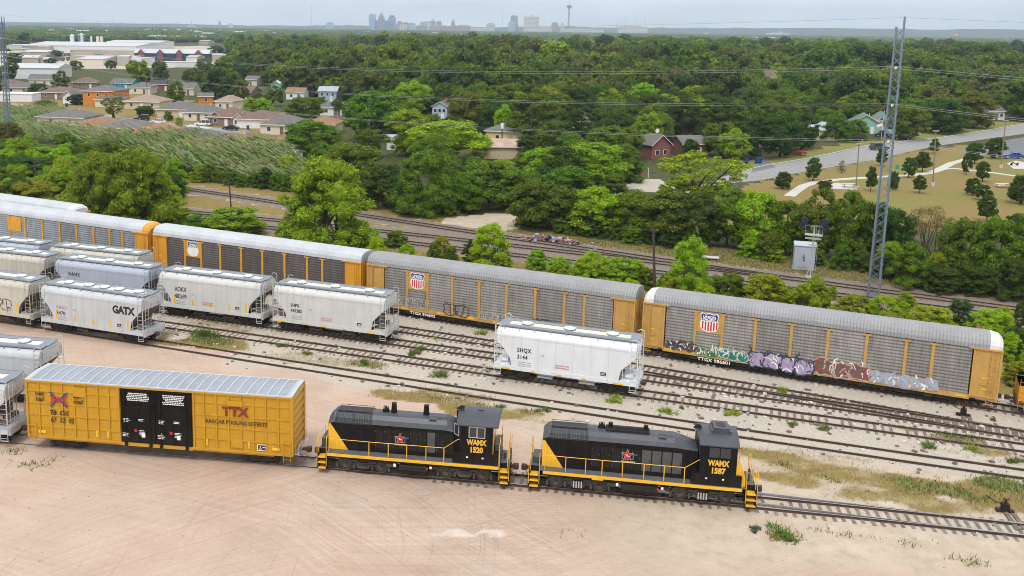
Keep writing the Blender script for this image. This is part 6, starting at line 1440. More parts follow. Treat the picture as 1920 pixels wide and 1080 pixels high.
# lattice towers and the wires between them
TW = [G(1637, 556, -.15), G(18, 276, -.15)]
ht = [zat(*TW[0], 31), zat(*TW[1], 31)]
wdir = math.atan2(TW[1][1]-TW[0][1], TW[1][0]-TW[0][0])
def tower(i, label):
    x, y = TW[i]; t = thing('lattice_tower', label, 'tower', (x, y, -.15), wdir+R_(8)); h = ht[i]+.15; w0, w1 = .62, .42
    W = lambda z: w0+(w1-w0)*z/h
    cs = [(-1, -1), (1, -1), (1, 1), (-1, 1)]
    for k, (a, b) in enumerate(cs):
        e = h if k in (0, 3) else h*.965
        mb = MB(); d = .07
        for p, q, u, v in ((a*W(0), b*W(0), a*W(e), b*W(e)),):
            mb.loft([[(p-a*d*2*(j in (1, 2)), q-b*d*2*(j in (2, 3)), 0) for j in range(4)], [(u-a*d*2*(j in (1, 2)), v-b*d*2*(j in (2, 3)), e) for j in range(4)]])
        mb.build('leg', m_steel, t)
    n = 30
    for f in range(4):
        (a, b), (c, d) = cs[f], cs[(f+1) % 4]; mb = MB()
        for k in range(n):
            z0, z1 = h*.96*k/n, h*.96*(k+1)/n; P = lambda s, z: (s[0]*W(z)*.98, s[1]*W(z)*.98, z)
            mb.cyl(P((a, b), z0), P((c, d), z1), .032, 4); mb.cyl(P((c, d), z0), P((a, b), z1), .032, 4) if k % 1 == 0 else None
        mb.build('bracing', m_steel, t)
    return t, h
tw0, h0 = tower(0, 'tall galvanised lattice tower standing at the main line on the right'); tw1, h1 = tower(1, 'tall galvanised lattice tower at the left edge, farther off')
rows = [(33, .0), (124, .6), (129, -.6), (194, .6), (199, -.6), (262, .6), (267, -.6)]
dx_, dy_ = TW[1][0]-TW[0][0], TW[1][1]-TW[0][1]
nl_ = math.hypot(dx_, dy_); nxx, nyy = -dy_/nl_, dx_/nl_
m_wire = M('wire', (.33, .33, .33), .5, metal=.3, v=0)
TW3 = (TW[0][0]-dx_, TW[0][1]-dy_)
TW0l = (TW[1][0]+dx_*.9, TW[1][1]+dy_*.9)
wn_ = ['topmost ground wire', 'upper pair, far wire', 'upper pair, near wire', 'middle pair, far wire', 'middle pair, near wire', 'lower pair, far wire', 'lower pair, near wire']
for (py, off), nm in zip(rows, wn_):
    z = zat(*TW[0], py); sag = 3.2
    for A_, B_, pn in ((TW[0], TW[1], 'between the two lattice towers'), (TW[0], TW3, 'running right from the right lattice tower'), (TW[1], TW0l, 'running left from the left lattice tower')):
        pts = []
        for k in range(25):
            s = k/24; pts.append((A_[0]+(B_[0]-A_[0])*s+nxx*off, A_[1]+(B_[1]-A_[1])*s+nyy*off, z-4*sag*s*(1-s)*(.6 if py == 33 else 1)))
        if pn.startswith('running left') and py > 40 and off < 0: continue
        mb = MB(); mb.tube(pts, .02, 4); tag(mb.build('power_line', m_wire), '%s %s' % (nm, pn), 'wire', 'wires of the tower line')
    for twr, X in ((tw0, TW[0]), (tw1, TW[1])):
        if py > 40 and off > 0:
            mb = MB(); mb.cyl((0, -.9, z-.1), (0, .9, z-.1), .05, 6); mb.cyl((0, .55, z-.1), (0, .55, z+.1), .09, 6); mb.cyl((0, -.55, z-.1), (0, -.55, z+.1), .09, 6); mb.build('insulator', m_trim, twr)
# thin service wire from the dark pole to the left
xa, ya = G(1228, 548, -.15); xb, yb = G(1010, 460); za = zat(xa, ya, 432)
mb = MB(); mb.tube([(xa+(xb-xa)*s, ya+(yb-ya)*s, za+(4.0-za)*s-1.0*s*(1-s)*4*.4) for s in [i/10 for i in range(11)]], .012, 4); tag(mb.build('service_wire', m_wire), 'thin wire from the dark pole down toward the rubbish heap', 'wire')
# railway signal and cabinet
x, y = G(1519, 519); hs = zat(x, y, 408)
t = thing('signal_mast', 'railway signal mast with two dark blue hooded heads beside the cabinet', 'signal', (x, y, -.15), -.5)
mb = MB(); mb.cyl((0, 0, 0), (0, 0, hs*.86), .09, 8); mb.box(-.5, .5, -.4, .4, 0, .15); mb.tube([(-.55, 0, 0), (0, 0, 1.6)], .05, 5); mb.tube([(.1, -.5, 0), (0, 0, 1.6)], .05, 5); mb.build('mast', m_alu, t)
mb = MB(); mb.box(-1.0, 1.0, -.35, .35, hs*.72, hs*.74); mb.box(-.9, .9, -.3, -.26, hs*.66, hs*.69); mb.box(-.5, .5, -.1, .1, hs*.55, hs*.57)
for a in (-.95, .95):
    for b in (-.33, .33): mb.cyl((a, b, hs*.73), (a, b, hs*.9), .02, 4)
mb.cyl((-.95, .33, hs*.88), (.95, .33, hs*.88), .02, 4); mb.cyl((-.95, -.33, hs*.88), (.95, -.33, hs*.88), .02, 4); mb.build('platform', m_alu, t)
mb = MB(); ladder(mb, .22, .5, .18, .4, hs*.9, 14, .018); mb.build('ladder', m_alu, t)
mh = M('signal_head_blue', (.012, .02, .045), .5)
for s in (-1, 1):
    mb = MB(); mb.box(s*1.15-.38, s*1.15+.38, -.12, .1, hs*.80, hs*1.0)
    for k in range(2): mb.loft([[(s*1.15+.2*math.cos(a), -.12, hs*(.85+.09*k)+.2*math.sin(a)) for a in [i*math.pi/5 for i in range(10)]], [(s*1.15+.22*math.cos(a), -.5, hs*(.85+.09*k)+.22*math.sin(a)) for a in [i*math.pi/5 for i in range(10)]]])
    mb.build('signal_head', mh, t)
x, y = G(1507, 504); t = thing('relay_cabinet', 'pale grey railway relay cabinet with shallow gabled roof', 'cabinet', (x+.3, y+1.0, -.15), -.30)
mc = M('cabinet_pale_grey', (.40, .45, .51), .5, v=.06, dirt=.35, dirtc=(.25, .25, .27))
mb = MB(); mb.box(-1.2, 1.2, -1.0, 1.0, .1, 3.0); mb.build('cabinet_body', mc, t)
mb = MB(); mb.prism_x([(-1.1, 3.0), (1.1, 3.0), (1.1, 3.08), (0, 3.45), (-1.1, 3.08)], -1.3, 1.3); mb.build('roof', mc, t)
mb = MB(); mb.box(-.9, .3, -1.04, -.99, .3, 2.75); mb.build('door', mc, t)
mb = MB(); mb.box(-1.25, 1.25, -1.05, 1.05, -.1, .1); mb.build('base', m_conc, t)
mb = MB()
for i in range(9): decal_y(mb, [(.3+.08*math.sin(i*2.1)-.5, 1.1+i*.09), (.5+.1*math.cos(i*1.3)-.5, 1.05+i*.1), (.45+.1*math.sin(i)-.5, 1.2+i*.1)], -1.045)
mb.build('graffiti', GM[7][0], t)
# switch stands
def switch_stand(px, py, rot, label):
    x, y = G(px, py); t = thing('switch_stand', label, 'switch', (x, y, -.13), rot)
    mb = MB(); mb.box(-.5, .5, -.18, .18, 0, .14); mb.box(-.2, .2, -.2, .2, .14, .55); mb.cyl((0, 0, .55), (0, 0, .8), .07, 6); mb.build('stand_body', m_blk, t)
    mb = MB(); mb.tube([(0, .1, .35), (-.6, .15, .55), (-1.1, .2, .85)], .03, 5); mb.build('lever', m_blk, t)
    mb = MB(); mb.box(-.17, -.03, -.03, .03, .75, .9); mb.box(.05, .17, -.03, .03, .72, .86); mb.build('target', m_dred, t)
    mb = MB(); mb.box(-.14, .14, -2.4, -.2, -.03, .05); mb.box(.3, .58, -2.4, -.2, -.03, .05); mb.build('headblock', m_tie, t)
switch_stand(1806, 776, -.45, 'black switch stand with red targets beside the last rack car')
switch_stand(1884, 955, -.25, 'black switch stand with red target at the turnout on the right edge')
# rubbish heap
rn = random.Random(9); x, y = G(1035, 449); mb = MB()
for i in range(150):
    mb.cur = rn.choice((0, 0, 0, 1, 2, 3, 4, 5)); a = rn.gauss(0, 2.4); b = rn.gauss(0, .9); mb.obox((a, -.5*a + b, rn.uniform(0, .5)*math.exp(-a*a/9)), rn.uniform(.06, .34), rn.uniform(.05, .24), rn.uniform(.03, .16), rn.uniform(0, 3))
o = mb.build('rubbish_heap', [M('rubbish_pale', (.42, .40, .37), .9, v=.2), M('card_brown', (.30, .16, .08), .9), M('cloth_violet', (.22, .15, .35), .8), m_blk, M('cloth_red', (.3, .05, .04), .8), M('plastic_blue', (.08, .18, .3), .5)], loc=(x, y, -.12)); tag(o, 'heap of mixed rubbish dumped beside the main line', 'rubbish', kind='stuff')
# bins, tables, small park things
def bin_(px, py, label):
    x, y = G(px, py); t = thing('wheelie_bin', label, 'bin', (x, y, -.15)); mbl = M('bin_blue', (.01, .05, .2), .5)
    mb = MB(); mb.loft([[(a*.28, b*.32, .08) for a, b in ((-1,-1),(1,-1),(1,1),(-1,1))], [(a*.36, b*.42, 1.25) for a, b in ((-1,-1),(1,-1),(1,1),(-1,1))]]); mb.build('bin_body', mbl, t)
    mb = MB(); mb.box(-.39, .39, -.46, .46, 1.25, 1.34); mb.build('lid', mbl, t)
    for s in (-1, 1): mb = MB(); mb.cyl((s*.3, .38, .14), (s*.36, .38, .14), .14, 8); mb.build('wheel', m_tyre, t)
bin_(1399.5, 306, 'blue wheelie bin at the kerb, standing alone'); bin_(1419, 305, 'blue wheelie bin at the kerb by the driveway, left of a pair'); bin_(1425, 305, 'blue wheelie bin at the kerb by the driveway, right of a pair'); bin_(125, 200, 'blue bin beside the white gabled house'); bin_(465, 243, 'blue bin beside the white house over the reeds')
def picnic(px, py, label):
    x, y = G(px, py); t = thing('picnic_table', label, 'table', (x, y, -.15), -.15); mt = M('table_pale', (.62, .55, .48), .8)
    mb = MB(); mb.box(-1.2, 1.2, -.4, .4, .72, .8); mb.build('table_top', mt, t)
    for s in (-1, 1): mb = MB(); mb.box(-1.2, 1.2, s*.85-.14, s*.85+.14, .42, .48); mb.build('seat', mt, t)
    for a in (-.85, .85): mb = MB(); mb.box(a-.06, a+.06, -.9, .9, .36, .42); mb.box(a-.06, a+.06, -.1, .1, 0, .72); mb.build('leg', m_pole2, t)
picnic(1592, 350, 'pale picnic table beside the path, left of the lattice tower'); picnic(1878, 350, 'pale picnic table on the lawn at the right')
x, y = G(1556, 345); t = thing('park_grill', 'small black barbecue grill by the path', 'grill', (x, y, -.15)); mb = MB(); mb.cyl((0, 0, 0), (0, 0, .7), .05, 6); mb.build('post', m_blk, t); mb = MB(); mb.box(-.3, .3, -.2, .2, .7, 1.0); mb.build('fire_box', m_blk, t)
x, y = G(1902, 309); t = thing('fitness_bench', 'black fitness bench on a round slab at the right edge', 'bench', (x, y, -.15)); mb = MB(); mb.tube([(-1, 0, .1), (-.4, 0, .7), (.3, 0, .35), (1, 0, .6)], .12, 5); mb.build('seat', m_blk, t); mb = MB(); mb.box(-.7, -.6, -.3, .3, 0, .6); mb.box(.6, .7, -.3, .3, 0, .5); mb.build('leg', m_blk, t)
x, y = G(1681, 324); t = thing('park_sign', 'small green sign on a post on the park lawn', 'sign', (x, y, -.15)); mb = MB(); mb.cyl((0, 0, 0), (0, 0, 1.0), .04, 5); mb.build('post', m_alu, t); mb = MB(); mb.box(-.35, .35, -.03, .03, .9, 1.9); mb.build('panel', M('sign_green', (.02, .25, .16), .5), t)
x, y = G(1652, 262); hf = zat(x, y, 220); t = thing('flagpole', 'white flagpole with a striped flag and a pale flag', 'flagpole', (x, y, -.15)); mb = MB(); mb.cyl((0, 0, 0), (0, 0, hf), .05, 6); mb.build('shaft', m_trim, t)
mb = MB()
for k in range(7): mb.cur = k % 2; mb.prism_y([(-1.7, hf-1.2+k*.15), (0, hf-1.0+k*.15), (0, hf-.85+k*.15), (-1.7, hf-1.05+k*.15)], -.02, .02)
mb.cur = 2; mb.prism_y([(-.75, hf-.75), (0, hf-.62), (0, hf-.0), (-.75, hf-.12)], -.03, .03); mb.build('flag', [m_red, m_trim, m_blu], t)
mb = MB(); mb.prism_y([(-1.5, hf-2.7), (0, hf-2.2), (0, hf-1.5), (-1.5, hf-1.9)], -.02, .02); mb.build('pennant', m_trim, t)
x, y = G(1203, 333); t = thing('gate', 'white pipe gate with a red stop sign at the gravel lot', 'gate', (x, y, -.15)); mb = MB()
mb.tube([(-1.5, 0, 0), (-1.5, 0, 2.1), (1.3, 0, 2.1), (1.3, 0, 0)], .07, 6); mb.build('gate_frame', m_trim, t)
mb = MB()
for k in range(8): mb.cyl((-1.4+k*.37, 0, .1), (-1.4+k*.37, 0, 2.05), .012, 4)
mb.build('wire', m_alu, t)
mb = MB(); mb.prism_y([(.45*math.cos(math.pi/8+i*math.pi/4), 1.45+.45*math.sin(math.pi/8+i*math.pi/4)) for i in range(8)], -.14, -.1); sg_ = mb.build('stop_sign', m_red, t)
text('STOP', .3, m_txtw, sg_, 0, -.145, 1.36, .008, .9, 1, 0, 'CENTER')
mb = MB(); mb.cyl((0, -.09, 0), (0, -.09, 1.1), .04, 5); mb.build('sign_post', m_lamp, t)
# palm
x, y = G(634, 240); hp = zat(x, y, 186); t = thing('palm_tree', 'palm with a pale trunk at the right end of the house row', 'tree', (x, y, -.15)); mb = MB(); mb.tube([(0, 0, 0), (.1, 0, hp*.3), (0, 0, hp*.72)], [.75, .65, .55], 9); mb.build('trunk', M('palm_trunk', (.24, .19, .15), .9, v=.2), t)
rs = np.random.RandomState(3); Vp = []
for i in range(900):
    a = rs.rand()*6.283; e = rs.rand()*1.9-.7; L_ = hp*.22; d = np.array([math.cos(a)*math.cos(e), math.sin(a)*math.cos(e), math.sin(e)]); p = np.array([0, 0, hp*.78]) + d*L_*(.35+.65*rs.rand()); tt = d + np.array([0, 0, -.3]); s_ = np.cross(tt, [0, 0, 1]); s_ = s_/(np.linalg.norm(s_)+1e-6)*.07; Vp += [p-tt*.45, p+s_, p+tt*.5, p-s_]
o = bpy.data.objects.new('crown', mesh_np('crown', np.array(Vp), np.arange(len(Vp)).reshape(-1, 4), m_leaf)); link(o); o.parent = t; o.color = (.10, .115, .03, 1)
# leaning slab / sheet lying by the track at (1330,480)
x, y = G(1328, 484); mb = MB(); mb.obox((0, 0, .25), 1.3, .5, .06, -.3); o = mb.build('concrete_slab', m_conc, loc=(x, y, -.1)); tag(o, 'pale concrete slab lying beside the main line', 'slab')
# ================================================================= works, warehouses, the far city
def block(px, by, wpx, dep, h, mat, label, cat='building', name='warehouse', rot=0, roof=None, D=None, gable=0, bands=None, parts=None):
    if D: x, y = far(px, D); w = wpx*D/CF
    else: x, y = G(px, by, 0); w = wpx/ppm(x, y)
    t = thing(name, label, cat, (x, y + dep/2, -.15), R_(rot) if not D else -math.atan2(x, y)); hw, hd = w/2, dep/2
    mb = MB(); mb.box(-hw, hw, -hd, hd, 0, h); mb.build('wall', mat, t)
    mb = MB()
    if gable: mb.prism_x([(-hd-.4, h), (hd+.4, h), (hd+.4, h+.3), (0, h+gable), (-hd-.4, h+.3)], -hw-.3, hw+.3)
    else: mb.box(-hw-.15, hw+.15, -hd-.15, hd+.15, h, h+.5)
    mb.build('roof', roof or mat, t)
    return t, w
Wm = M('sheet_wall_white', (.62, .63, .64), .6, v=.05, sc=.1); Wr = M('sheet_roof_pale', (.50, .51, .53), .5, v=.06, sc=.05, dirt=.15); Wt = M('flat_roof_tan', (.40, .36, .30), .8, v=.1, sc=.05); Wb = M('sheet_wall_blue', (.10, .15, .22), .7)
block(30, 147, 150, 26, 5.5, Wm, 'long white warehouse behind the lattice tower at the left edge', roof=Wr, gable=2.2, rot=4)
block(150, 99, 210, 120, 7, Wm, 'largest warehouse with broad pale roof, below the white silos', roof=Wr, gable=3.0)
block(42, 98, 50, 40, 7, Wm, 'white shed at the left end of the largest warehouse', roof=Wr)
block(250, 92, 100, 70, 8, Wm, 'pale warehouse at the right end of the largest one', roof=Wr, gable=2)
block(325, 78, 100, 60, 8, WL['cream'], 'cream warehouse among trees, right of the silos', roof=Wr, gable=2)
block(388, 71, 18, 30, 12, Wm, 'small white block beyond the cream warehouse', roof=Wr)
block(192, 108, 120, 40, 6, Wt, 'flat tan building in the works yard', roof=Wt)
block(168, 119, 72, 24, 5, Wt, 'open fronted shed in the works yard', roof=Wt)
block(240, 116, 36, 10, 4.2, Wm, 'white trailer shed in the works yard', roof=Wm); block(190, 120, 22, 8, 4.2, Wm, 'white box shed in front of the open fronted shed', roof=Wm)
block(70, 96, 55, 12, 5, Wm, 'row of white trailers at the left of the works yard', roof=Wm)
block(170, 97, 60, 6, 4, Wb, 'blue walled lean-to before the largest warehouse', roof=Wb)
block(340, 126, 70, 12, 3.4, Wm, 'low white building in front of the row with red gables', roof=Wr)
rn = random.Random(44); used_ = []
for k in range(44):
    px, py = rn.uniform(-10, 420), rn.uniform(76, 126)
    if 100 < px < 395 and 84 < py < 122: continue
    w_ = rn.uniform(18, 55)
    if any(abs(px-a) < (w_+c_)*.5 and abs(py-b_) < 5 for a, b_, c_ in used_): continue
    used_.append((px, py, w_)); tag(block(px, py, w_, rn.uniform(18, 40), rn.uniform(4, 6.5), rn.choice((Wm, WL['cream'], Wt)), 'low pale industrial shed in the works district around the largest warehouse', roof=rn.choice((Wr, Wr, Wt)), gable=rn.choice((0, 1.5)), rot=rn.uniform(-12, 12), cat='shed', name='industrial_shed')[0], group='sheds of the works district')
# the row with red gable ends
t, w = block(322, 114, 140, 12, 6, WL['navy'], 'long dark blue row with four red gabled bays', name='terrace', cat='building', roof=Wr, gable=3.4)
for k in range(4):
    a = -w/2 + w*(.10+.255*k); mb = MB(); mb.prism_y([(a-2.6, 0), (a+2.6, 0), (a+2.6, 6.4), (a, 9.4), (a-2.6, 6.4)], -8.0, -5.9); b_ = mb.build('bay', M('bay_navy', (.07, .085, .12), .8), t); mb = MB(); mb.box(a-.95, a+.95, -8.15, -7.95, 0, 8.4); mb.build('red_panel', M('bay_red', (.34, .035, .03), .8, v=.1), b_)
    mb = MB(); mb.prism_y([(a-3, 6.2), (a, 9.3), (a+3, 6.2), (a+3, 6.5), (a, 9.7), (a-3, 6.5)], -8.3, 0); mb.build('bay_roof', Wr, b_)
for px, ty, w, lab, c in ((136, 64, 8, 'fat white silo on the largest warehouse', Wm), (149, 64, 4, 'thin blue grey silo beside the fat white one', Wb), (154, 62, 5, 'white silo, third from the left', Wm), (158, 64, 4, 'thin blue silo, fourth from the left', Wb), (172, 68, 3.5, 'short white silo standing alone', Wm), (184, 68, 6, 'cream silo, left of a pair', WL['cream']), (191, 68, 6, 'cream silo, right of a pair', WL['cream'])):
    x, y = G(px, 90); x, y = x*.93, y*.93; r = w/2/ppm(x, y); h = zat(x, y, ty); t = thing('silo', lab, 'silo', (x, y, 0)); mb = MB(); mb.cyl((0, 0, 0), (0, 0, h-r*.5), r, 14); mb.build('wall', c, t); mb = MB(); mb.cyl((0, 0, h-r*.5), (0, 0, h), r, 14, r*.2); mb.build('roof', Wm, t)
rn = random.Random(4)
for i, (px, py, c) in enumerate([(70 + 9*k + rn.uniform(-3, 3), 108 + rn.uniform(-5, 7), rn.choice(((.7, .7, .7), (.6, .6, .62), (.1, .1, .12), (.3, .05, .05), (.65, .65, .66)))) for k in range(18)]):
    x, y = G(px, py); t = thing('delivery_van', 'van among those parked in the works yard before the largest warehouse', 'van', (x, y, -.15), rn.uniform(-.4, .4), 'vans parked in the works yard'); mb = MB(); mb.box(-3.2, 3.2, -1.1, 1.1, .5, 2.9); mb.build('body', M('van_paint', c, .5), t, bevel=.1)
    mb = MB(); mb.box(2.4, 3.25, -1.0, 1.0, 1.6, 2.4); mb.build('windscreen', m_win, t)
    for a in (-2, 2): mb = MB(); mb.cyl((a, -1.12, .45), (a, 1.12, .45), .45, 8); mb.build('wheel', m_tyre, t)
# city blocks
def city_mat(name, c, wc, sx, sz, fr=.55):
    m, nt, b = nmat(name); o = mapping(nt, (1, 1, 1)); s = add(nt, 'ShaderNodeSeparateXYZ'); nt.links.new(o, s.inputs[0])
    fz = math_(nt, 'FRACT', math_(nt, 'MULTIPLY', s.outputs['Z'], 1/sz)); fx = math_(nt, 'FRACT', math_(nt, 'MULTIPLY', math_(nt, 'ADD', s.outputs['X'], s.outputs['Y']), 1/sx))
    k = math_(nt, 'MULTIPLY', math_(nt, 'LESS_THAN', fz, fr), math_(nt, 'LESS_THAN', fx, .62))
    nt.links.new(mixc(nt, k, c, wc), b.inputs['Base Color']); b.inputs['Roughness'].default_value = .6; return m
cG = city_mat('glass_tower', (.14, .25, .38), (.05, .13, .25), 12, 8, .7); cL = city_mat('glass_tower_pale', (.36, .47, .58), (.15, .27, .40), 12, 8); cS = city_mat('stone_tower', (.30, .27, .26), (.10, .12, .16), 9, 8, .5); cW = city_mat('white_block', (.62, .59, .55), (.20, .23, .28), 10, 8, .4); cB = city_mat('brown_block', (.36, .27, .23), (.18, .15, .15), 9, 7, .5); cD = city_mat('dark_block', (.15, .18, .24), (.06, .08, .12), 12, 7)
cR = M('city_roof', (.4, .4, .41), .8)
def tower_b(px0, px1, ty, mat, label, D=6800, steps_=(), dep=None, cat='skyscraper', name='skyscraper', spire=0, cap=None):
    pc = (px0+px1)/2; x, y = far(pc, D); k = D/CF; w = (px1-px0)*k; dep = dep or min(w, 45)
    h = CH + (hor(pc) - ty)*k
    t = thing(name, label, cat, (x, y, -1), -math.atan2(x, y)); hw, hd = w/2, dep/2
    segs = [(0, 1.0)] + list(steps_) + [(1, 0)]
    mb = MB()
    for (f0, s0), (f1, _) in zip(segs[:-1], segs[1:]): mb.box(-hw*s0, hw*s0, -hd*max(s0, .5), hd*max(s0, .5), h*f0, h*f1)
    mb.build('wall', mat, t); s_ = segs[-2][1]
    mb = MB()
    if cap == 'gable': mb.prism_y([(-hw*s_, h), (hw*s_, h), (0, h+hw*1.1)], -hd*.6, hd*.6)
    elif cap == 'dome': mb.sphere((0, 0, h), hw*s_, hd*s_, hw*s_*.8, 12, 6)
    elif cap == 'pyr': mb.loft([[(a*hw*s_, b*hd*s_, h) for a, b in ((-1,-1),(1,-1),(1,1),(-1,1))], [(a*.5, b*.5, h+hw*1.4) for a, b in ((-1,-1),(1,-1),(1,1),(-1,1))]])
    else: mb.box(-hw*s_*.6, hw*s_*.6, -hd*.4, hd*.4, h, h+5)
    mb.build('roof', cR, t)
    if spire: mb = MB(); mb.cyl((0, 0, h), (0, 0, h+spire), 2.2, 6, .5); mb.build('spire', cR, t)
    return t
TB = tower_b
TB(691.5, 705, 28, cL, 'glass tower with pale right half, leftmost of the tall downtown group', dep=40)
TB(702.5, 709, 39, cG, 'low blue glass block squeezed between two tall towers', 6700)
TB(708.5, 721.5, 30, cS, 'stone tower with pointed crown, tallest of the downtown group', 6600, ((.80, .86), (.93, .6)), cap='gable')
TB(721, 737, 39, cG, 'wide blue glass block right of the pointed tower', 6550)
TB(728, 742, 30, cS, 'stepped grey tower behind the wide blue block', 7000, ((.86, .8),))
TB(743, 756, 41, cS, 'pale stepped block right of the stepped grey tower', 7000, ((.8, .7),)); TB(749, 764, 46, cW, 'white mid-rise block right of the blue glass group', 6500); TB(754, 767, 43, cD, 'dark mid-rise behind the white block', 7000)
TB(766, 779, 44, cL, 'pale glass mid-rise in the middle of downtown', 6900); TB(788, 805, 42, cL, 'pale blue mid-rise left of the domed block', 7100); TB(800, 810, 41, cW, 'narrow white block left of the pyramid tower', 7000)
TB(808, 816, 40, cS, 'tower with pyramid cap left of the domed block', 6700, cap='pyr'); TB(817.5, 828, 42, cS, 'rounded top block between two pointed towers', 6700, cap='dome')
TB(845, 854, 40, cS, 'octagonal old tower with tall spire', 6700, ((.62, .82), (.86, .6)), spire=30, cap='pyr')
TB(780, 800, 48, cB, 'low brown block below the pale blue mid-rise', 6300); TB(806, 846, 49, cB, 'long low brown building before the old tower', 6250); TB(854, 882, 48, cB, 'low brown building right of the old tower', 6300); TB(880, 912, 52, cW, 'low pale row at the right edge of downtown', 6300)
TB(912, 928, 45, cW, 'white block with dark top standing alone', 6000, ((.82, 1.04),)); TB(956, 971, 31, cS, 'tall slab hotel with sloping left side', 6500, ((.55, .86),)); TB(953, 965, 42, cL, 'pale block at the foot of the slab hotel', 6300)
TB(982, 1010, 31, cW, 'broad white hotel with arched columns', 6400, ((.97, .25),), dep=35); TB(1034, 1046, 43, cB, 'brown square block left of the needle tower', 6400); TB(1051, 1058, 45, cW, 'narrow white block left of the needle tower foot', 6100)
TB(640, 668, 48, cB, 'low brown block left of the tall downtown group', 6600, spire=12); TB(664, 690, 49, cB, 'long low block touching the leftmost glass tower', 6700); TB(612, 626, 43, cL, 'pale block at the left end of the city', 7000); TB(585, 604, 48, cB, 'low block right of the radio mast', 7000); TB(520, 545, 49, cB, 'low block left of the radio mast', 7200); TB(410, 414, 41, cB, 'thin tall block far left of the city', 7600); TB(428, 437, 45, cW, 'pale block far left of the city', 7600); TB(1160, 1212, 50, cW, 'long low stadium under four thin masts', 6700, dep=90, cat='stadium', name='stadium')
TB(1060, 1130, 55, cW, 'low pale row right of the needle tower', 6000); TB(1010, 1035, 52, cW, 'low pale hall right of the broad white hotel', 6200); TB(1440, 1478, 62, cW, 'white plant on the horizon left of the lattice tower', 6500, dep=60, cat='plant', name='plant'); TB(1460, 1466, 59, cW, 'small white tank house of the white plant', 6480)
TB(1320, 1330, 62, cW, 'small white block on the horizon at the right', 6500); TB(40, 80, 50, cW, 'white sheds on the horizon at the far left', 6500); TB(190, 205, 45, cB, 'pale block on the horizon at the left', 8000); TB(352, 366, 47, cW, 'white plant with a thin stack on the horizon at the left', 6000, spire=30)
# needle tower
ND = 6700; x, y = far(1065.5, ND); k = ND/CF; hN = CH + (hor(1065) - 17)*k; t = thing('needle_tower', 'needle tower with a flaring round top house', 'tower', (x, y, -1)); mb = MB(); mb.cyl((0, 0, 0), (0, 0, hN), 6.4, 12, 5.2); mb.build('shaft', M('tower_concrete', (.36, .32, .31), .8), t)
mb = MB(); mb.loft([[(r*math.cos(a), r*math.sin(a), hN+z) for a in [i*math.pi/10 for i in range(20)]] for r, z in ((6, -4), (13, 2), (17.5, 9), (17.5, 15), (13, 19), (6, 23))]); mb.build('top_house', M('tower_house', (.22, .24, .29), .6), t)
mb = MB(); mb.cyl((0, 0, hN+22), (0, 0, hN+55), 1.2, 6, .4); mb.build('antenna', cR, t)
for px, ty, lab, MD in ((584.5, 8, 'tall thin radio mast left of the city', 6500), (941.5, 17, 'faint thin radio mast in the middle of the city', 7400), (213, 24, 'faint radio mast at the far left', 8000), (1156, 38, 'stadium mast, first of four', 6700), (1172.5, 38, 'stadium mast, second of four', 6700), (1193, 38, 'stadium mast, third of four', 6700), (1209, 38, 'stadium mast, last of four', 6700), (411, 42, 'thin mast left of the pale city block', 6500), (446, 52, 'thin mast over the trees, right of the thin block', 5000)):
    x, y = far(px, MD); h = CH + (hor(px)-ty)*MD/CF; t = thing('radio_mast', lab, 'mast', (x, y, 0)); mb = MB(); mb.cyl((0, 0, 0), (0, 0, h), 1.5, 6, .7); mb.build('shaft', cR, t)
    if 1150 < px < 1215: mb = MB(); mb.box(-3, 3, -1, 1, h-6, h); mb.build('light_rack', cR, t)
# water tower on the right, billboard in the wood
WD_ = 4200; x, y = far(1793.5, WD_); h = CH + (hor(1793)-67)*WD_/CF; t = thing('water_tower', 'ochre water tower on the horizon right of the lattice tower', 'water tower', (x, y, 0)); mb = MB(); mb.sphere((0, 0, h), 8, 8, 7, 12, 8); mb.build('tank', M('tank_ochre', (.50, .27, .08), .6), t)
for i in range(5): mb = MB(); a = i*2*math.pi/5; mb.cyl((6*math.cos(a), 6*math.sin(a), 0), (6*math.cos(a), 6*math.sin(a), h), .6, 5); mb.build('leg', cR, t)
x, y = far(1019.5, 1500); h = CH + (hor(1019)-81)*1500/CF; t = thing('billboard', 'yellow and white billboard rising out of the far wood', 'billboard', (x, y, 0)); mb = MB(); mb.box(-4.3, 4.3, -.4, .4, h, h+5.2); mb.build('panel', M('billboard_white', (.75, .72, .6), .5), t); mb = MB(); mb.box(-3.9, 3.9, -.46, -.4, h+.5, h+3.8); mb.build('poster', M('billboard_yellow', (.72, .48, .08), .5), t); mb = MB(); mb.cyl((0, 0, 0), (0, 0, h), .5, 8); mb.build('post', cR, t)
SHEDS = used_
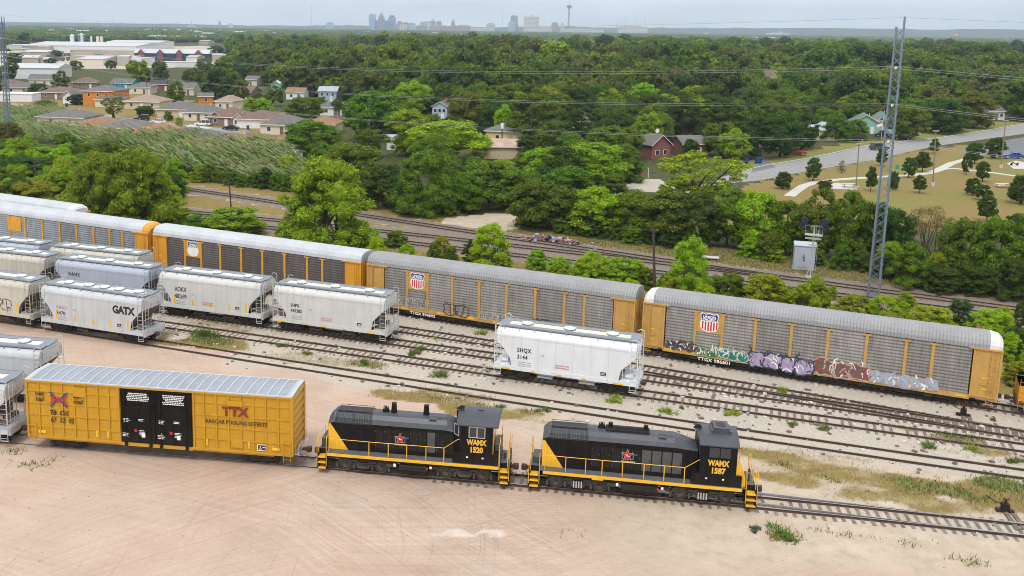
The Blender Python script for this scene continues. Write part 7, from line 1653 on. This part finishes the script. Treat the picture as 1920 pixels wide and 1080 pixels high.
# ================================================================= the wood: nearest trees one by one, the rest as one mass
def blocked(x, y, h, w, py_m=2):
    for hx, hy, hr, hf, *_ in HOUSES:
        if (x-hx)**2 + (y-hy)**2 < (hr + w*.30)**2: return True
    s = ppm(x, y); px, pb = proj(x, y, 0); pt = proj(x, y, h)[1]
    for x0, y0, x1, y1, dist in KEEP:
        if y < dist and px + w*s*.5 > x0 and px - w*s*.5 < x1 and pt < y1 and pb > y0: return True
    return False
for hx, hy, hr, hf, hpx, hw_, hh0 in HOUSES:
    q_ = hw_*ppm(hx, hy)*.42; cx_, t_ = proj(hx, hy, hh0); b0 = proj(hx, hy, hh0*.58)[1]; KEEP.append((cx_-q_, t_-1, cx_+q_, b0, hf))
KEEP += [(a-w_*.5, b_-7, a+w_*.5, b_+1, 1200) for a, b_, w_ in SHEDS]
KEEP += [(0, 122, 72, 150, 480), (16, 156, 80, 182, 420), (70, 162, 240, 200, 420), (236, 176, 300, 212, 330), (280, 190, 420, 248, 300), (400, 196, 560, 262, 295), (0, 180, 62, 200, 320), (560, 222, 640, 240, 290), (90, 205, 380, 262, 290),
         (206, 150, 250, 178, 380), (285, 156, 326, 172, 380), (370, 178, 402, 198, 340), (535, 172, 572, 188, 340), (598, 160, 640, 215, 340), (808, 196, 846, 214, 330), (900, 215, 985, 275, 262), (885, 284, 985, 302, 222), (720, 266, 752, 284, 240), (506, 280, 556, 298, 230),
         (1206, 238, 1335, 300, 225), (1520, 218, 1570, 262, 275), (1575, 200, 1700, 262, 285), (1440, 142, 1460, 153, 520), (1845, 200, 1900, 226, 330), (1150, 315, 1250, 360, 205), (1330, 250, 2000, 440, 330), (60, 75, 420, 122, 1500), (1010, 70, 1030, 86, 1400), (120, 60, 200, 80, 1600)]
band_names = {}
def in_poly(P, x, y):
    c = False; n = len(P)
    for i in range(n):
        (x1, y1), (x2, y2) = P[i], P[(i+1) % n]
        if (y1 > y) != (y2 > y) and x < (x2-x1)*(y-y1)/(y2-y1)+x1: c = not c
    return c
NO = [[G(*p) for p in q] for q in ([(1330, 425), (1392, 346), (1640, 302), (1800, 262), (2200, 205), (2300, 420), (1900, 440), (1560, 425)], [(0, 205), (0, 190), (110, 196), (200, 210), (330, 228), (560, 246), (560, 262), (330, 262), (100, 240)], [(1150, 362), (1200, 320), (1400, 325), (1400, 348), (1240, 362)], [(825, 412), (960, 392), (1000, 405), (930, 438), (825, 425)], [(1300, 350), (1430, 338), (1920, 252), (2200, 212), (2200, 190), (1920, 228), (1640, 264), (1440, 304), (1320, 334)])]
REED = [(-40, 218), (60, 205), (130, 212), (250, 246), (330, 268), (420, 268), (500, 275), (545, 300), (590, 330), (588, 352), (520, 352), (440, 338), (330, 332), (240, 300), (120, 270), (-40, 262)]
REEDW = [G(*p) for p in REED]; NO.append(REEDW)
yA = lambda x: float(TR['MA'][0](x))
cand = []
rs = np.random.RandomState(21)
yy = 120.0
while yy < 1250:
    st = 7.5 if yy < 420 else 10.5 if yy < 700 else 12.5
    half = yy*.66
    xs_ = np.arange(-half*1.0, half*1.12, st)
    for x in xs_:
        X = x + rs.uniform(-.55, .55)*st; Y = yy + rs.uniform(-.55, .55)*st
        gap_ = vnoise(np.array([[X]]), np.array([[Y]]), 38, 41)[0, 0]
        if rs.rand() > ((.08 if yy < 420 else .10) + (.5 if gap_ < .26 else 0)): cand.append((X, Y))
    yy += st*.9
keepers = []
for X, Y in cand:
    px, py = proj(X, Y, 5)
    if px < -60 or px > 2120 or py > 560: continue
    if Y < yA(max(-130, min(110, X))) + 9 + rs.rand()*3: continue
    if any(in_poly(P_, X, Y) for P_ in NO): continue
    q = rs.rand(); h = rs.uniform(7.5, 12.0) if Y < 420 else (rs.uniform(7.0, 12.5) if rs.rand() < .7 else rs.uniform(12.5, 17.0))
    if px < 560 and Y < 330: h *= .62
    if px < 700 and Y > 330: h *= .85
    w = h*rs.uniform(.95, 1.45)
    if blocked(X, Y, h, w): continue
    if any((X-a)**2 + (Y-b)**2 < (c*.8 + w*.28)**2 for a, b, c in PLANTED) or any((X-a[0])**2 + (Y-a[1])**2 < (a[3]*.42 + w*.26)**2 for a in pend[:len(TREES)]): continue
    keepers.append((X, Y, h, w, px))
keepers.sort(key=lambda k: math.hypot(k[0], k[1]))
n_ind = 300 - len(pend) - len(PARK) - 6
cw = ['mid']*5 + ['dark']*5 + ['olive']*4 + ['bright']*2 + ['brown']*1 + ['deep']*2 + ['yellow'] + ['blue']
for X, Y, h, w, px in keepers[:n_ind]:
    kd = rt.choice(('oak', 'oak', 'oak', 'elm', 'elm', 'elm', 'willow', 'bush', 'airy', 'grey')); pend.append([X, Y, h, w, kd, rt.choice(cw), px])
UND = []
rs2 = np.random.RandomState(31)
def und(x, y, h, w):
    if any(abs((y-float(TR[k][0](x)))*.9) < 2.6 for k in ('MA', 'MB', 'MC', 'T6', 'T7') if not (k == 'T7' and x > -32)) and proj(x, y, 0)[0] > 300: return
    if any(in_poly(P_, x, y) for P_ in NO[:4]) or any((x-a)**2+(y-b)**2 < (w*.45)**2 for a, b, c, d in UND): return
    px, py = proj(x, y, 0)
    if not (-120 < px < 2120) or blocked(x, y, h, w): return
    UND.append((x, y, h, w))
x = -100.0
while x < 85:
    y = yA(max(-120, x)) + rs2.uniform(9.0, 12.5); w9 = rs2.uniform(2.4, 4.6); und(x, y, w9*rs2.uniform(.7, 1.05), w9); x += 2.3
for k in range(420):                                       # the thicket left of the bend of the main line
    px, py = rs2.uniform(-40, 330), rs2.uniform(288, 408)
    if py > 392 - .0*px and rs2.rand() < .3: continue
    x, y = G(px, py); w9 = rs2.uniform(4.0, 7.0); und(x, y, w9*rs2.uniform(.7, 1.0), w9)
LM = [(G(*p), n, w) for p, n, w in (((1239, 297), 'the red brick house', 1), ((948, 268), 'the yellow house', 1), ((934, 297), 'the sandy roofed house', 1), ((824, 226), 'the pale blue gabled house', 1), ((1622, 250), 'the sea green house', 1), ((1543, 262), 'the spreading road tree', 1), ((1492, 288), 'the red pickup', 1), ((1203, 333), 'the stop sign gate', 1), ((1507, 504), 'the relay cabinet', 1), ((1035, 449), 'the rubbish heap', 1), ((835, 401), 'the slim grey pole', 1), ((600, 250), 'the palm', 1), ((184, 198), 'the orange house', 1), ((326, 220), 'the tall hip roof', 1), ((482, 240), 'the white brown roofed house', 1), ((228, 168), 'the bright blue house', 1), ((302, 170), 'the black roofed house', 1), ((614, 190), 'the two storey blue house', 1), ((1063, 300), 'the bright trees transformer pole', 1), ((736, 280), 'the pale blue shed', 1), ((530, 290), 'the metal roofed shed', 1), ((18, 276), 'the farther lattice tower', 1), ((1637, 555), 'the main line lattice tower', 1), ((1450, 164), 'the yellow gable', 1), ((1868, 224), 'the far white house', 1), ((1440, 318), 'the blue kerb bins', 1), ((1604, 356), 'the picnic table lamp', 1), ((1877, 315), 'the car park lamp', 1), ((610, 462), 'the largest bright tree', 1), ((435, 412), 'the short wooden pole', 1), ((1099, 226), 'the deep wood pole', 1), ((470, 160), 'the grey roof in tall trees', 1), ((45, 176), 'the cream hip roofed house', 1))]
KW = {'oak': 'round', 'elm': 'oval', 'willow': 'drooping', 'bush': 'dense', 'airy': 'airy', 'grey': 'twiggy', 'cone': 'pointed', 'feather': 'feathery'}
nth = ['nearest', 'second nearest', 'third nearest', 'fourth nearest', 'fifth nearest', 'sixth nearest', 'seventh nearest', 'eighth nearest', 'ninth nearest', 'tenth nearest', 'eleventh nearest', 'twelfth nearest']
groups = {}
for p in pend:
    (lx, ly), nm, _ = min(LM, key=lambda l: math.hypot(l[0][0]-p[0], (l[0][1]-p[1])*.7))
    dy = p[1]-ly; rel = 'beyond' if dy > 7 else 'before' if dy < -7 else 'beside'
    groups.setdefault((CN[p[5]], KW[p[4]], rel, nm), []).append((math.hypot(lx-p[0], ly-p[1]), p))
for (c, k, rel, nm), L in groups.items():
    L.sort(key=lambda q: q[0])
    for i, (_, p) in enumerate(L):
        lab = '%s %s tree %s %s' % (c, k, rel, nm)
        if len(L) > 1: lab += ', %s of its kind' % (nth[i] if i < 12 else 'farthest')
        plant(p[4], p[0], p[1], p[2], p[3], COL[p[5]], lab, 'tree', 'trees of the wood', rt, 'tree')
for k in range(120):                                       # low shrubs between the rack cars and the main line
    px = rs2.uniform(960, 1915) if k % 5 else rs2.uniform(520, 880); x = None
    for _ in range(12):
        xx_ = rs2.uniform(-15, 62); y0_, y1_ = float(TR['T6'][0](xx_))+4.2, float(TR['MC'][0](xx_))-3.4; yy_ = rs2.uniform(y0_, y1_)
        if abs(proj(xx_, yy_, 0)[0]-px) < 40: x = xx_; break
    if x is None or any((x-a)**2+(yy_-b)**2 < (c*.5+.6)**2 for a, b, c in PLANTED): continue
    w9 = rs2.uniform(1.8, 3.6); UND.append((x, yy_, w9*rs2.uniform(.65, 1.0), w9))
for k in range(34):
    px, py = rs2.uniform(20, 585), rs2.uniform(232, 350); x, y = G(px, py)
    if in_poly(REEDW, x, y) and proj(x, y, 5)[1] > 226: w9 = rs2.uniform(3.5, 6.5); UND.append((x, y, w9*rs2.uniform(.6, .85), w9))
UND.sort(key=lambda k: proj(k[0], k[1], 0)[0])
for i, (x, y, h, w) in enumerate(UND):
    px = proj(x, y, 0)[0]
    low = y < float(TR['MC'][0](x)) and px > 335; lab = 'low green shrub between the rack cars and the near main line track' if low else 'green shrub growing up through the bed of reeds' if in_poly(REEDW, x, y) else 'leafy bush in the thicket between the rack cars and the reeds' if px < 335 else 'leafy undergrowth bush at the foot of the trees along the main line'
    plant(rt.choice(('bush', 'feather', 'bush')), x, y, h, w, COL[rt.choice(('bright', 'lime', 'bright', 'yellow')) if low else rt.choice(('mid', 'mid', 'dark', 'bright', 'bright', 'olive'))], lab, 'bush', 'low shrubs behind the rack cars' if low else 'shrubs in the reeds' if in_poly(REEDW, x, y) else 'bushes of the thicket' if px < 335 else 'undergrowth bushes along the main line', rt, 'bush')
# far trees: one object, points that carry low tree shapes
RAMP = [(0.056, 0.111, 0.0151), (0.104, 0.184, 0.014), (0.166, 0.228, 0.0194), (0.068, 0.125, 0.0204), (0.13, 0.143, 0.0365), (0.116, 0.205, 0.0129), (0.041, 0.083, 0.0172), (0.21, 0.301, 0.0151), (0.094, 0.15, 0.0215), (0.049, 0.098, 0.0172)]
m_far = leaf_mat('far_foliage', True, RAMP)
protos = bpy.data.collections.new('far_tree_shapes')
for s in range(9):
    cl_ = crown_clumps(100+s, (38, 44, 30)[s % 3], (4.0, 3.3, 4.6)[(s*2) % 3], 1.4, (8.9, 10.4, 7.6)[s % 3], (1.2, 1.0, 1.35)[(s+1) % 3], ('round', 'oval', 'round', 'dome', 'vase')[s % 5])
    me = crown_mesh('far_tree', 200+s, cl_, 44, .34, m_far, core=.74, squash=1.0, asp=.6); o = bpy.data.objects.new('far_tree', me); protos.objects.link(o)
protos2 = bpy.data.collections.new('far_canopy_shapes')
for s in range(5):
    r = np.random.RandomState(300+s); cl_ = [(np.array([r.uniform(-14, 14), r.uniform(-14, 14), r.uniform(5, 8.5)]), r.uniform(2.6, 4.6)) for _ in range(26)]
    me = crown_mesh('far_canopy', 400+s, cl_, 4.0, 1.2, m_far, core=.85, asp=.7); o = bpy.data.objects.new('far_canopy', me); protos2.objects.link(o)
def scatter(name, pts, scl, coll, label):
    me = bpy.data.meshes.new(name); me.vertices.add(len(pts)); me.vertices.foreach_set('co', np.asarray(pts, np.float32).ravel())
    a = me.attributes.new('size', 'FLOAT', 'POINT'); a.data.foreach_set('value', np.asarray(scl, np.float32))
    a = me.attributes.new('turn', 'FLOAT_VECTOR', 'POINT'); r = np.zeros((len(pts), 3), np.float32); r[:, 2] = np.random.RandomState(1).rand(len(pts))*6.283; a.data.foreach_set('vector', r.ravel())
    o = bpy.data.objects.new(name, me); link(o); tag(o, label, 'trees', kind='stuff')
    ng = bpy.data.node_groups.new(name, 'GeometryNodeTree'); ng.interface.new_socket('Geometry', in_out='INPUT', socket_type='NodeSocketGeometry'); ng.interface.new_socket('Geometry', in_out='OUTPUT', socket_type='NodeSocketGeometry')
    N = ng.nodes; gi = N.new('NodeGroupInput'); go = N.new('NodeGroupOutput'); ip = N.new('GeometryNodeInstanceOnPoints'); ci = N.new('GeometryNodeCollectionInfo')
    ci.inputs['Collection'].default_value = coll; ci.inputs['Separate Children'].default_value = True; ci.inputs['Reset Children'].default_value = True
    n1 = N.new('GeometryNodeInputNamedAttribute'); n1.data_type = 'FLOAT'; n1.inputs['Name'].default_value = 'size'
    n2_ = N.new('GeometryNodeInputNamedAttribute'); n2_.data_type = 'FLOAT_VECTOR'; n2_.inputs['Name'].default_value = 'turn'
    ip.inputs['Pick Instance'].default_value = True
    L = ng.links; L.new(gi.outputs[0], ip.inputs['Points']); L.new(ci.outputs[0], ip.inputs['Instance']); L.new(n1.outputs['Attribute'], ip.inputs['Scale']); L.new(n2_.outputs['Attribute'], ip.inputs['Rotation']); L.new(ip.outputs[0], go.inputs[0])
    md = o.modifiers.new('scatter', 'NODES'); md.node_group = ng
    return o
rest = keepers[n_ind:]
scatter('woodland', [(k[0], k[1], -.3) for k in rest], [k[2]/10*1.28 for k in rest], protos, 'wood of many green trees reaching far behind the houses')
pts = []; sc_ = []; D_ = 1235.0
while D_ < 6000:
    st = 20 + 14*(D_-1200)/4800
    az_ = -.60 + rs.rand()*st/D_
    while az_ < .72:
        X, Y = D_*math.sin(az_), D_*math.cos(az_); X += rs.uniform(-.4, .4)*st; Y += rs.uniform(-.4, .4)*st
        px, py = proj(X, Y, 5)
        cut = (45 < px < 430 and 74 < py < 125) or (D_ > 2600 and rs.rand() < .12)
        if -80 < px < 2000 and not cut and not blocked(X, Y, 10, st): pts.append((X, Y, -1.0 - 2.0*rs.rand())); sc_.append(st/24*rs.uniform(.8, 1.15)*(1 if D_ < 3000 else .9))
        az_ += st/D_
    D_ += st*.95
scatter('far_woods', pts, sc_, protos2, 'hazy far woods between the neighbourhood and the city')
# scattered pale roofs seen between the far trees
rn = random.Random(12)
for i in range(46):
    D_ = rn.uniform(2600, 5600); px = rn.choice((rn.uniform(30, 640), rn.uniform(1250, 1900), rn.uniform(300, 1500))); x, y = far(px, D_); t = thing('far_house', 'pale roof showing between the hazy far trees', 'house', (x, y, 0), rn.uniform(0, 3), 'pale roofs in the far woods'); w = rn.uniform(14, 40)
    mb = MB(); mb.box(-w/2, w/2, -8, 8, 0, 9); mb.build('wall', Wm, t); mb = MB(); mb.prism_x([(-8.5, 9), (8.5, 9), (0, 12)], -w/2-.5, w/2+.5); mb.build('roof', Wr, t)
# ================================================================= reeds
m_reed, nt, b = nmat('reed_blades'); ge = add(nt, 'ShaderNodeNewGeometry'); f = rng(nt, ge.outputs['Random Per Island'], 0, 1, .55, 1.45)
cr = mixc(nt, rng(nt, noise(nt, .11, 4, mapping(nt, (1, 1, 1))), .38, .62, 0, 1), (.115, .205, .032), (.215, .265, .07)); nt.links.new(mixc(nt, 1.0, cr, f, 'MULTIPLY'), b.inputs['Base Color']); b.inputs['Roughness'].default_value = .6
m_plume = M('reed_plume', (.30, .255, .15), .9, v=.2)
rs = np.random.RandomState(8); V = []; F = []; mi = []
xs_ = [p[0] for p in REEDW]; ys_ = [p[1] for p in REEDW]; cnt = 0
while cnt < 9500:
    x, y = rs.uniform(min(xs_), max(xs_)), rs.uniform(min(ys_), max(ys_))
    if not in_poly(REEDW, x, y): continue
    px, py = proj(x, y, 2)
    if px < -60 or px > 660: cnt += .2; continue
    if y > 232 and rs.rand() < .35: continue
    cnt += 1; hv = vnoise(np.array([[x]]), np.array([[y]]), 13, 51)[0, 0]; h = rs.uniform(3.6, 6.0)*(.5 + .95*hv)*(.50 if y > 236 else .85 if y > 215 else 1.1); lean = np.array([-.95, -.12, 0])*h*rs.uniform(.45, 1.1); base = np.array([x, y, -.2])
    for k in range(8):
        s0 = rs.uniform(.15, .8); p = base + np.array([0, 0, h*s0]) + lean*s0*s0; a = rs.rand()*6.28; d = np.array([-1.0+.45*math.cos(a), math.sin(a)*.35, rs.uniform(.15, 1.0)]); d /= np.linalg.norm(d); L_ = rs.uniform(1.0, 2.0); sd = np.cross(d, rs.normal(size=3)); sd = sd/(np.linalg.norm(sd)+1e-6)*.10
        bI = len(V); V += [p-sd, p+sd, p+d*L_*.6+sd*.8+[0, 0, .05], p+d*L_*.6-sd*.8+[0, 0, .05]]; F.append((bI, bI+1, bI+2, bI+3)); mi.append(0)
    top = base + np.array([0, 0, h]) + lean
    if rs.rand() < .22:
        d = np.array([-1.0, -.05, .55]); sd = np.array([0, .13, 0]) if rs.rand() < .5 else np.array([.13, 0, .05]); bI = len(V); V += [top-sd, top+sd, top+d*1.1+sd*.3, top+d*1.1-sd*.3]; F.append((bI, bI+1, bI+2, bI+3)); mi.append(1)
o = bpy.data.objects.new('giant_reeds', mesh_np('giant_reeds', np.array(V), np.array(F), [m_reed, m_plume], mi)); link(o); tag(o, 'wide bed of tall reeds bent over by the wind', 'reeds', kind='stuff')
# ================================================================= weeds and dry grass
m_grass, nt, b = nmat('grass_blades'); ge = add(nt, 'ShaderNodeNewGeometry'); oi = add(nt, 'ShaderNodeObjectInfo')
nt.links.new(mixc(nt, 1.0, oi.outputs['Color'], rng(nt, ge.outputs['Random Per Island'], 0, 1, .6, 1.4), 'MULTIPLY'), b.inputs['Base Color']); b.inputs['Roughness'].default_value = .7
def tuft_mesh(seed, n, r, h, wd):
    rs = np.random.RandomState(seed); V = []; cs = [(rs.normal()*r*.45, rs.normal()*r*.28, rs.uniform(.35, 1.0)) for _ in range(9)]
    for i in range(n):
        cx_, cy_, k = cs[rs.randint(9)]; a = rs.rand()*6.28; q = r*.30*k*rs.rand()**.5; p = np.array([cx_+q*math.cos(a), cy_+q*math.sin(a), 0]); sp = rs.uniform(.2, 1.1); d = np.array([math.cos(a)*sp+rs.normal()*.3, math.sin(a)*sp+rs.normal()*.3, 1.0]); d /= np.linalg.norm(d); L_ = h*k*rs.uniform(.35, 1.25); sd = np.cross(d, rs.normal(size=3)); sd = sd/np.linalg.norm(sd)*wd
        V += [p-sd*.5, p+sd*.5, p+d*L_*.6+sd, p+d*L_ - sd*.2]
    return mesh_np('weed_tuft', np.array(V), np.arange(len(V)).reshape(-1, 4), m_grass)
TM = [tuft_mesh(s, 430, 1.0, .75, .030) for s in range(6)]
WD = [(388, 630, 2.2, 1.6, 'mid', 'tallest weed clump between the GATX hopper and the next track'), (905, 626, 1.5, 1.0, 'bright', 'green weed tuft on gravel left of the white hopper'), (815, 636, .8, .6, 'bright', 'small weed between the two tracks left of the white hopper'), (776, 664, 1.9, 1.2, 'olive', 'straggling weed on the rails, centre of the yard'), (788, 656, 1.5, 1.0, 'olive', 'weed on the rails just right of the straggling one'), (682, 682, 1.3, .8, 'mid', 'round weed beside the sandy track'), (825, 704, 2.4, .8, 'olive', 'spreading weed right of the sandy track, low and dry'), (1153, 752, 2.3, .8, 'bright', 'bright weed clump under the right end of the white hopper'), (1248, 773, 1.6, .8, 'bright', 'bright weed left of the cab roof with the square box'), (1372, 777, 1.6, .9, 'bright', 'bright weed on gravel right of the cab roof'), (1278, 766, .6, .5, 'mid', 'tiny weed between two bright clumps'), (1485, 797, 1.3, .6, 'olive', 'dry weed beside the rails right of the cab'), (1548, 806, 1.8, .6, 'olive', 'dry weed at the right, near a patch of bare gravel'), (1740, 838, 1.6, .7, 'mid', 'weed on gravel at the right, left of the brown patch'), (1821, 844, 1.3, .8, 'bright', 'bright weed in the brown patch at the right'), (1902, 866, 1.4, .8, 'olive', 'weed at the right edge between the tracks'), (1465, 1003, 2.2, .6, 'mid', 'weed clump in front of the nearest rails on the right'), (1415, 993, 1.2, .5, 'blue', 'dull weed left of the clump before the nearest rails'), (526, 650, 1.6, .8, 'olive', 'weed along the sandy track under the SHPX hopper'), (575, 663, 1.4, .6, 'olive', 'weed right of the one under the SHPX hopper'), (470, 610, .9, .6, 'mid', 'weed at the wheels of the AOKX hopper'), (1020, 770, 1.6, .6, 'mid', 'weed behind the hood of switcher 1587'), (935, 764, 1.4, .6, 'mid', 'weed behind the cab of switcher 1520'), (1468, 735, 1.0, 1.2, 'bright', 'thin bent weed between the converging rails'), (1860, 787, .8, .5, 'mid', 'small weed near the last rack car'), (30, 848, 2.0, .5, 'olive', 'flat weed in front of the boxcar at the left edge'), (95, 862, 2.4, .5, 'olive', 'flat weed in front of the left end of the boxcar')]
for px, py, wd, hh_, c, lab in WD:
    x, y = G(px, py, -.16); t = thing('weed_tuft', lab, 'weed', (x, y, -.17), rt.uniform(0, 6), 'weeds in the yard'); t.scale = (wd/2.3, wd/2.3, hh_/1.15)
    o = bpy.data.objects.new('leaves', rt.choice(TM)); link(o); o.parent = t; o.color = (COL[c][0]*1.0, COL[c][1]*.88, COL[c][2]*1.5, 1)
# dry grass: one mass of blades where the ground carries it
rs = np.random.RandomState(4); w_ = np.clip(dry*(GY > 30)*(GY < 128)*(np.abs(GX) < 72)*(bal < .4), 0, 1).ravel(); w_ *= (w_ > .22)*(np.maximum.reduce([np.abs(D[k]) > .95 for k in ('T3', 'T4', 'T5', 'T6')]).ravel()); p_ = w_/w_.sum()
def blades(n, p_, hmin, hmax, wd):
    ids = rs.choice(len(p_), n, p=p_); base = co[ids] + np.column_stack([rs.uniform(-.3, .3, n), rs.uniform(-.3, .3, n), np.zeros(n)]); d = unit(np.column_stack([rs.normal(0, .5, n), rs.normal(0, .5, n), np.ones(n)])); L_ = rs.uniform(hmin, hmax, (n, 1)); sd = unit(np.cross(d, rs.normal(size=(n, 3))))*wd
    return np.stack([base-sd, base+sd, base+d*L_*.7+sd*.6, base+d*L_-sd*.2], 1).reshape(-1, 3)
V = blades(42000, p_, .10, .36, .024); o = bpy.data.objects.new('dry_grass', mesh_np('dry_grass', V, np.arange(len(V)).reshape(-1, 4), m_grass)); link(o); o.color = (.33, .26, .105, 1); tag(o, 'dry straw coloured grass in patches over the yard', 'grass', kind='stuff')
w_ = (green*(GY > 30)*(GY < 150)*(np.abs(GX) < 80)).ravel(); w_ *= (w_ > .2); V = blades(22000, w_/w_.sum(), .10, .42, .026); o = bpy.data.objects.new('green_grass', mesh_np('green_grass', V, np.arange(len(V)).reshape(-1, 4), m_grass)); link(o); o.color = (.10, .13, .03, 1); tag(o, 'short green weeds and grass among the tracks', 'grass', kind='stuff')
# gravel stones and litter lying about the tracks
V = []; mb = MB(); rn = random.Random(6)
w_ = np.clip(gravel*(GY > 45)*(GY < 112)*(np.abs(GX) < 66), 0, 1).ravel()+0; ids = rs.choice(len(w_), 1500, p=w_/w_.sum())
for i in ids:
    mb.cur = 0 if rn.random() < .6 else 1; s = rn.uniform(.05, .16); mb.obox((co[i][0]+rn.uniform(-.3, .3), co[i][1]+rn.uniform(-.3, .3), co[i][2]+s*.3), s, s*rn.uniform(.5, 1), s*.5, rn.uniform(0, 3))
w2 = ((GY > 34)*(GY < 62)*(np.abs(GX) < 40)*(D['T1'] < -1)).ravel().astype(float)*(.15 + (n5 > .55).ravel()*.85); ids = rs.choice(len(w2), 700, p=w2/w2.sum())
for i in ids:
    mb.cur = 2 if rn.random() < .75 else 1; s = rn.uniform(.012, .032); mb.obox((co[i][0]+rn.uniform(-.3, .3), co[i][1]+rn.uniform(-.3, .3), co[i][2]+s*.3), s, s*rn.uniform(.5, 1), s*.6, rn.uniform(0, 3))
tag(mb.build('gravel_stones', [M('stone_dark', (.16, .13, .11), .9, v=.3), M('stone_pale', (.55, .52, .48), .9, v=.1), M('stone_brown', (.26, .18, .13), .9, v=.2)]), 'loose stones and clods on the gravel', 'gravel', kind='stuff')
# ================================================================= the air
m, nt, b = nmat('haze_air'); nt.nodes.remove(b); pv = add(nt, 'ShaderNodeVolumePrincipled'); pv.inputs['Color'].default_value = (.68, .84, 1.0, 1); pv.inputs['Density'].default_value = 1.1e-4; pv.inputs['Anisotropy'].default_value = .2
nt.links.new(pv.outputs[0], nt.nodes['Material Output'].inputs['Volume'])
mb = MB(); mb.box(-11900, 11900, -170, 12400, -2.5, 330); o = mb.build('haze', m); tag(o, 'thin pale haze lying over the whole view', 'haze', kind='stuff')
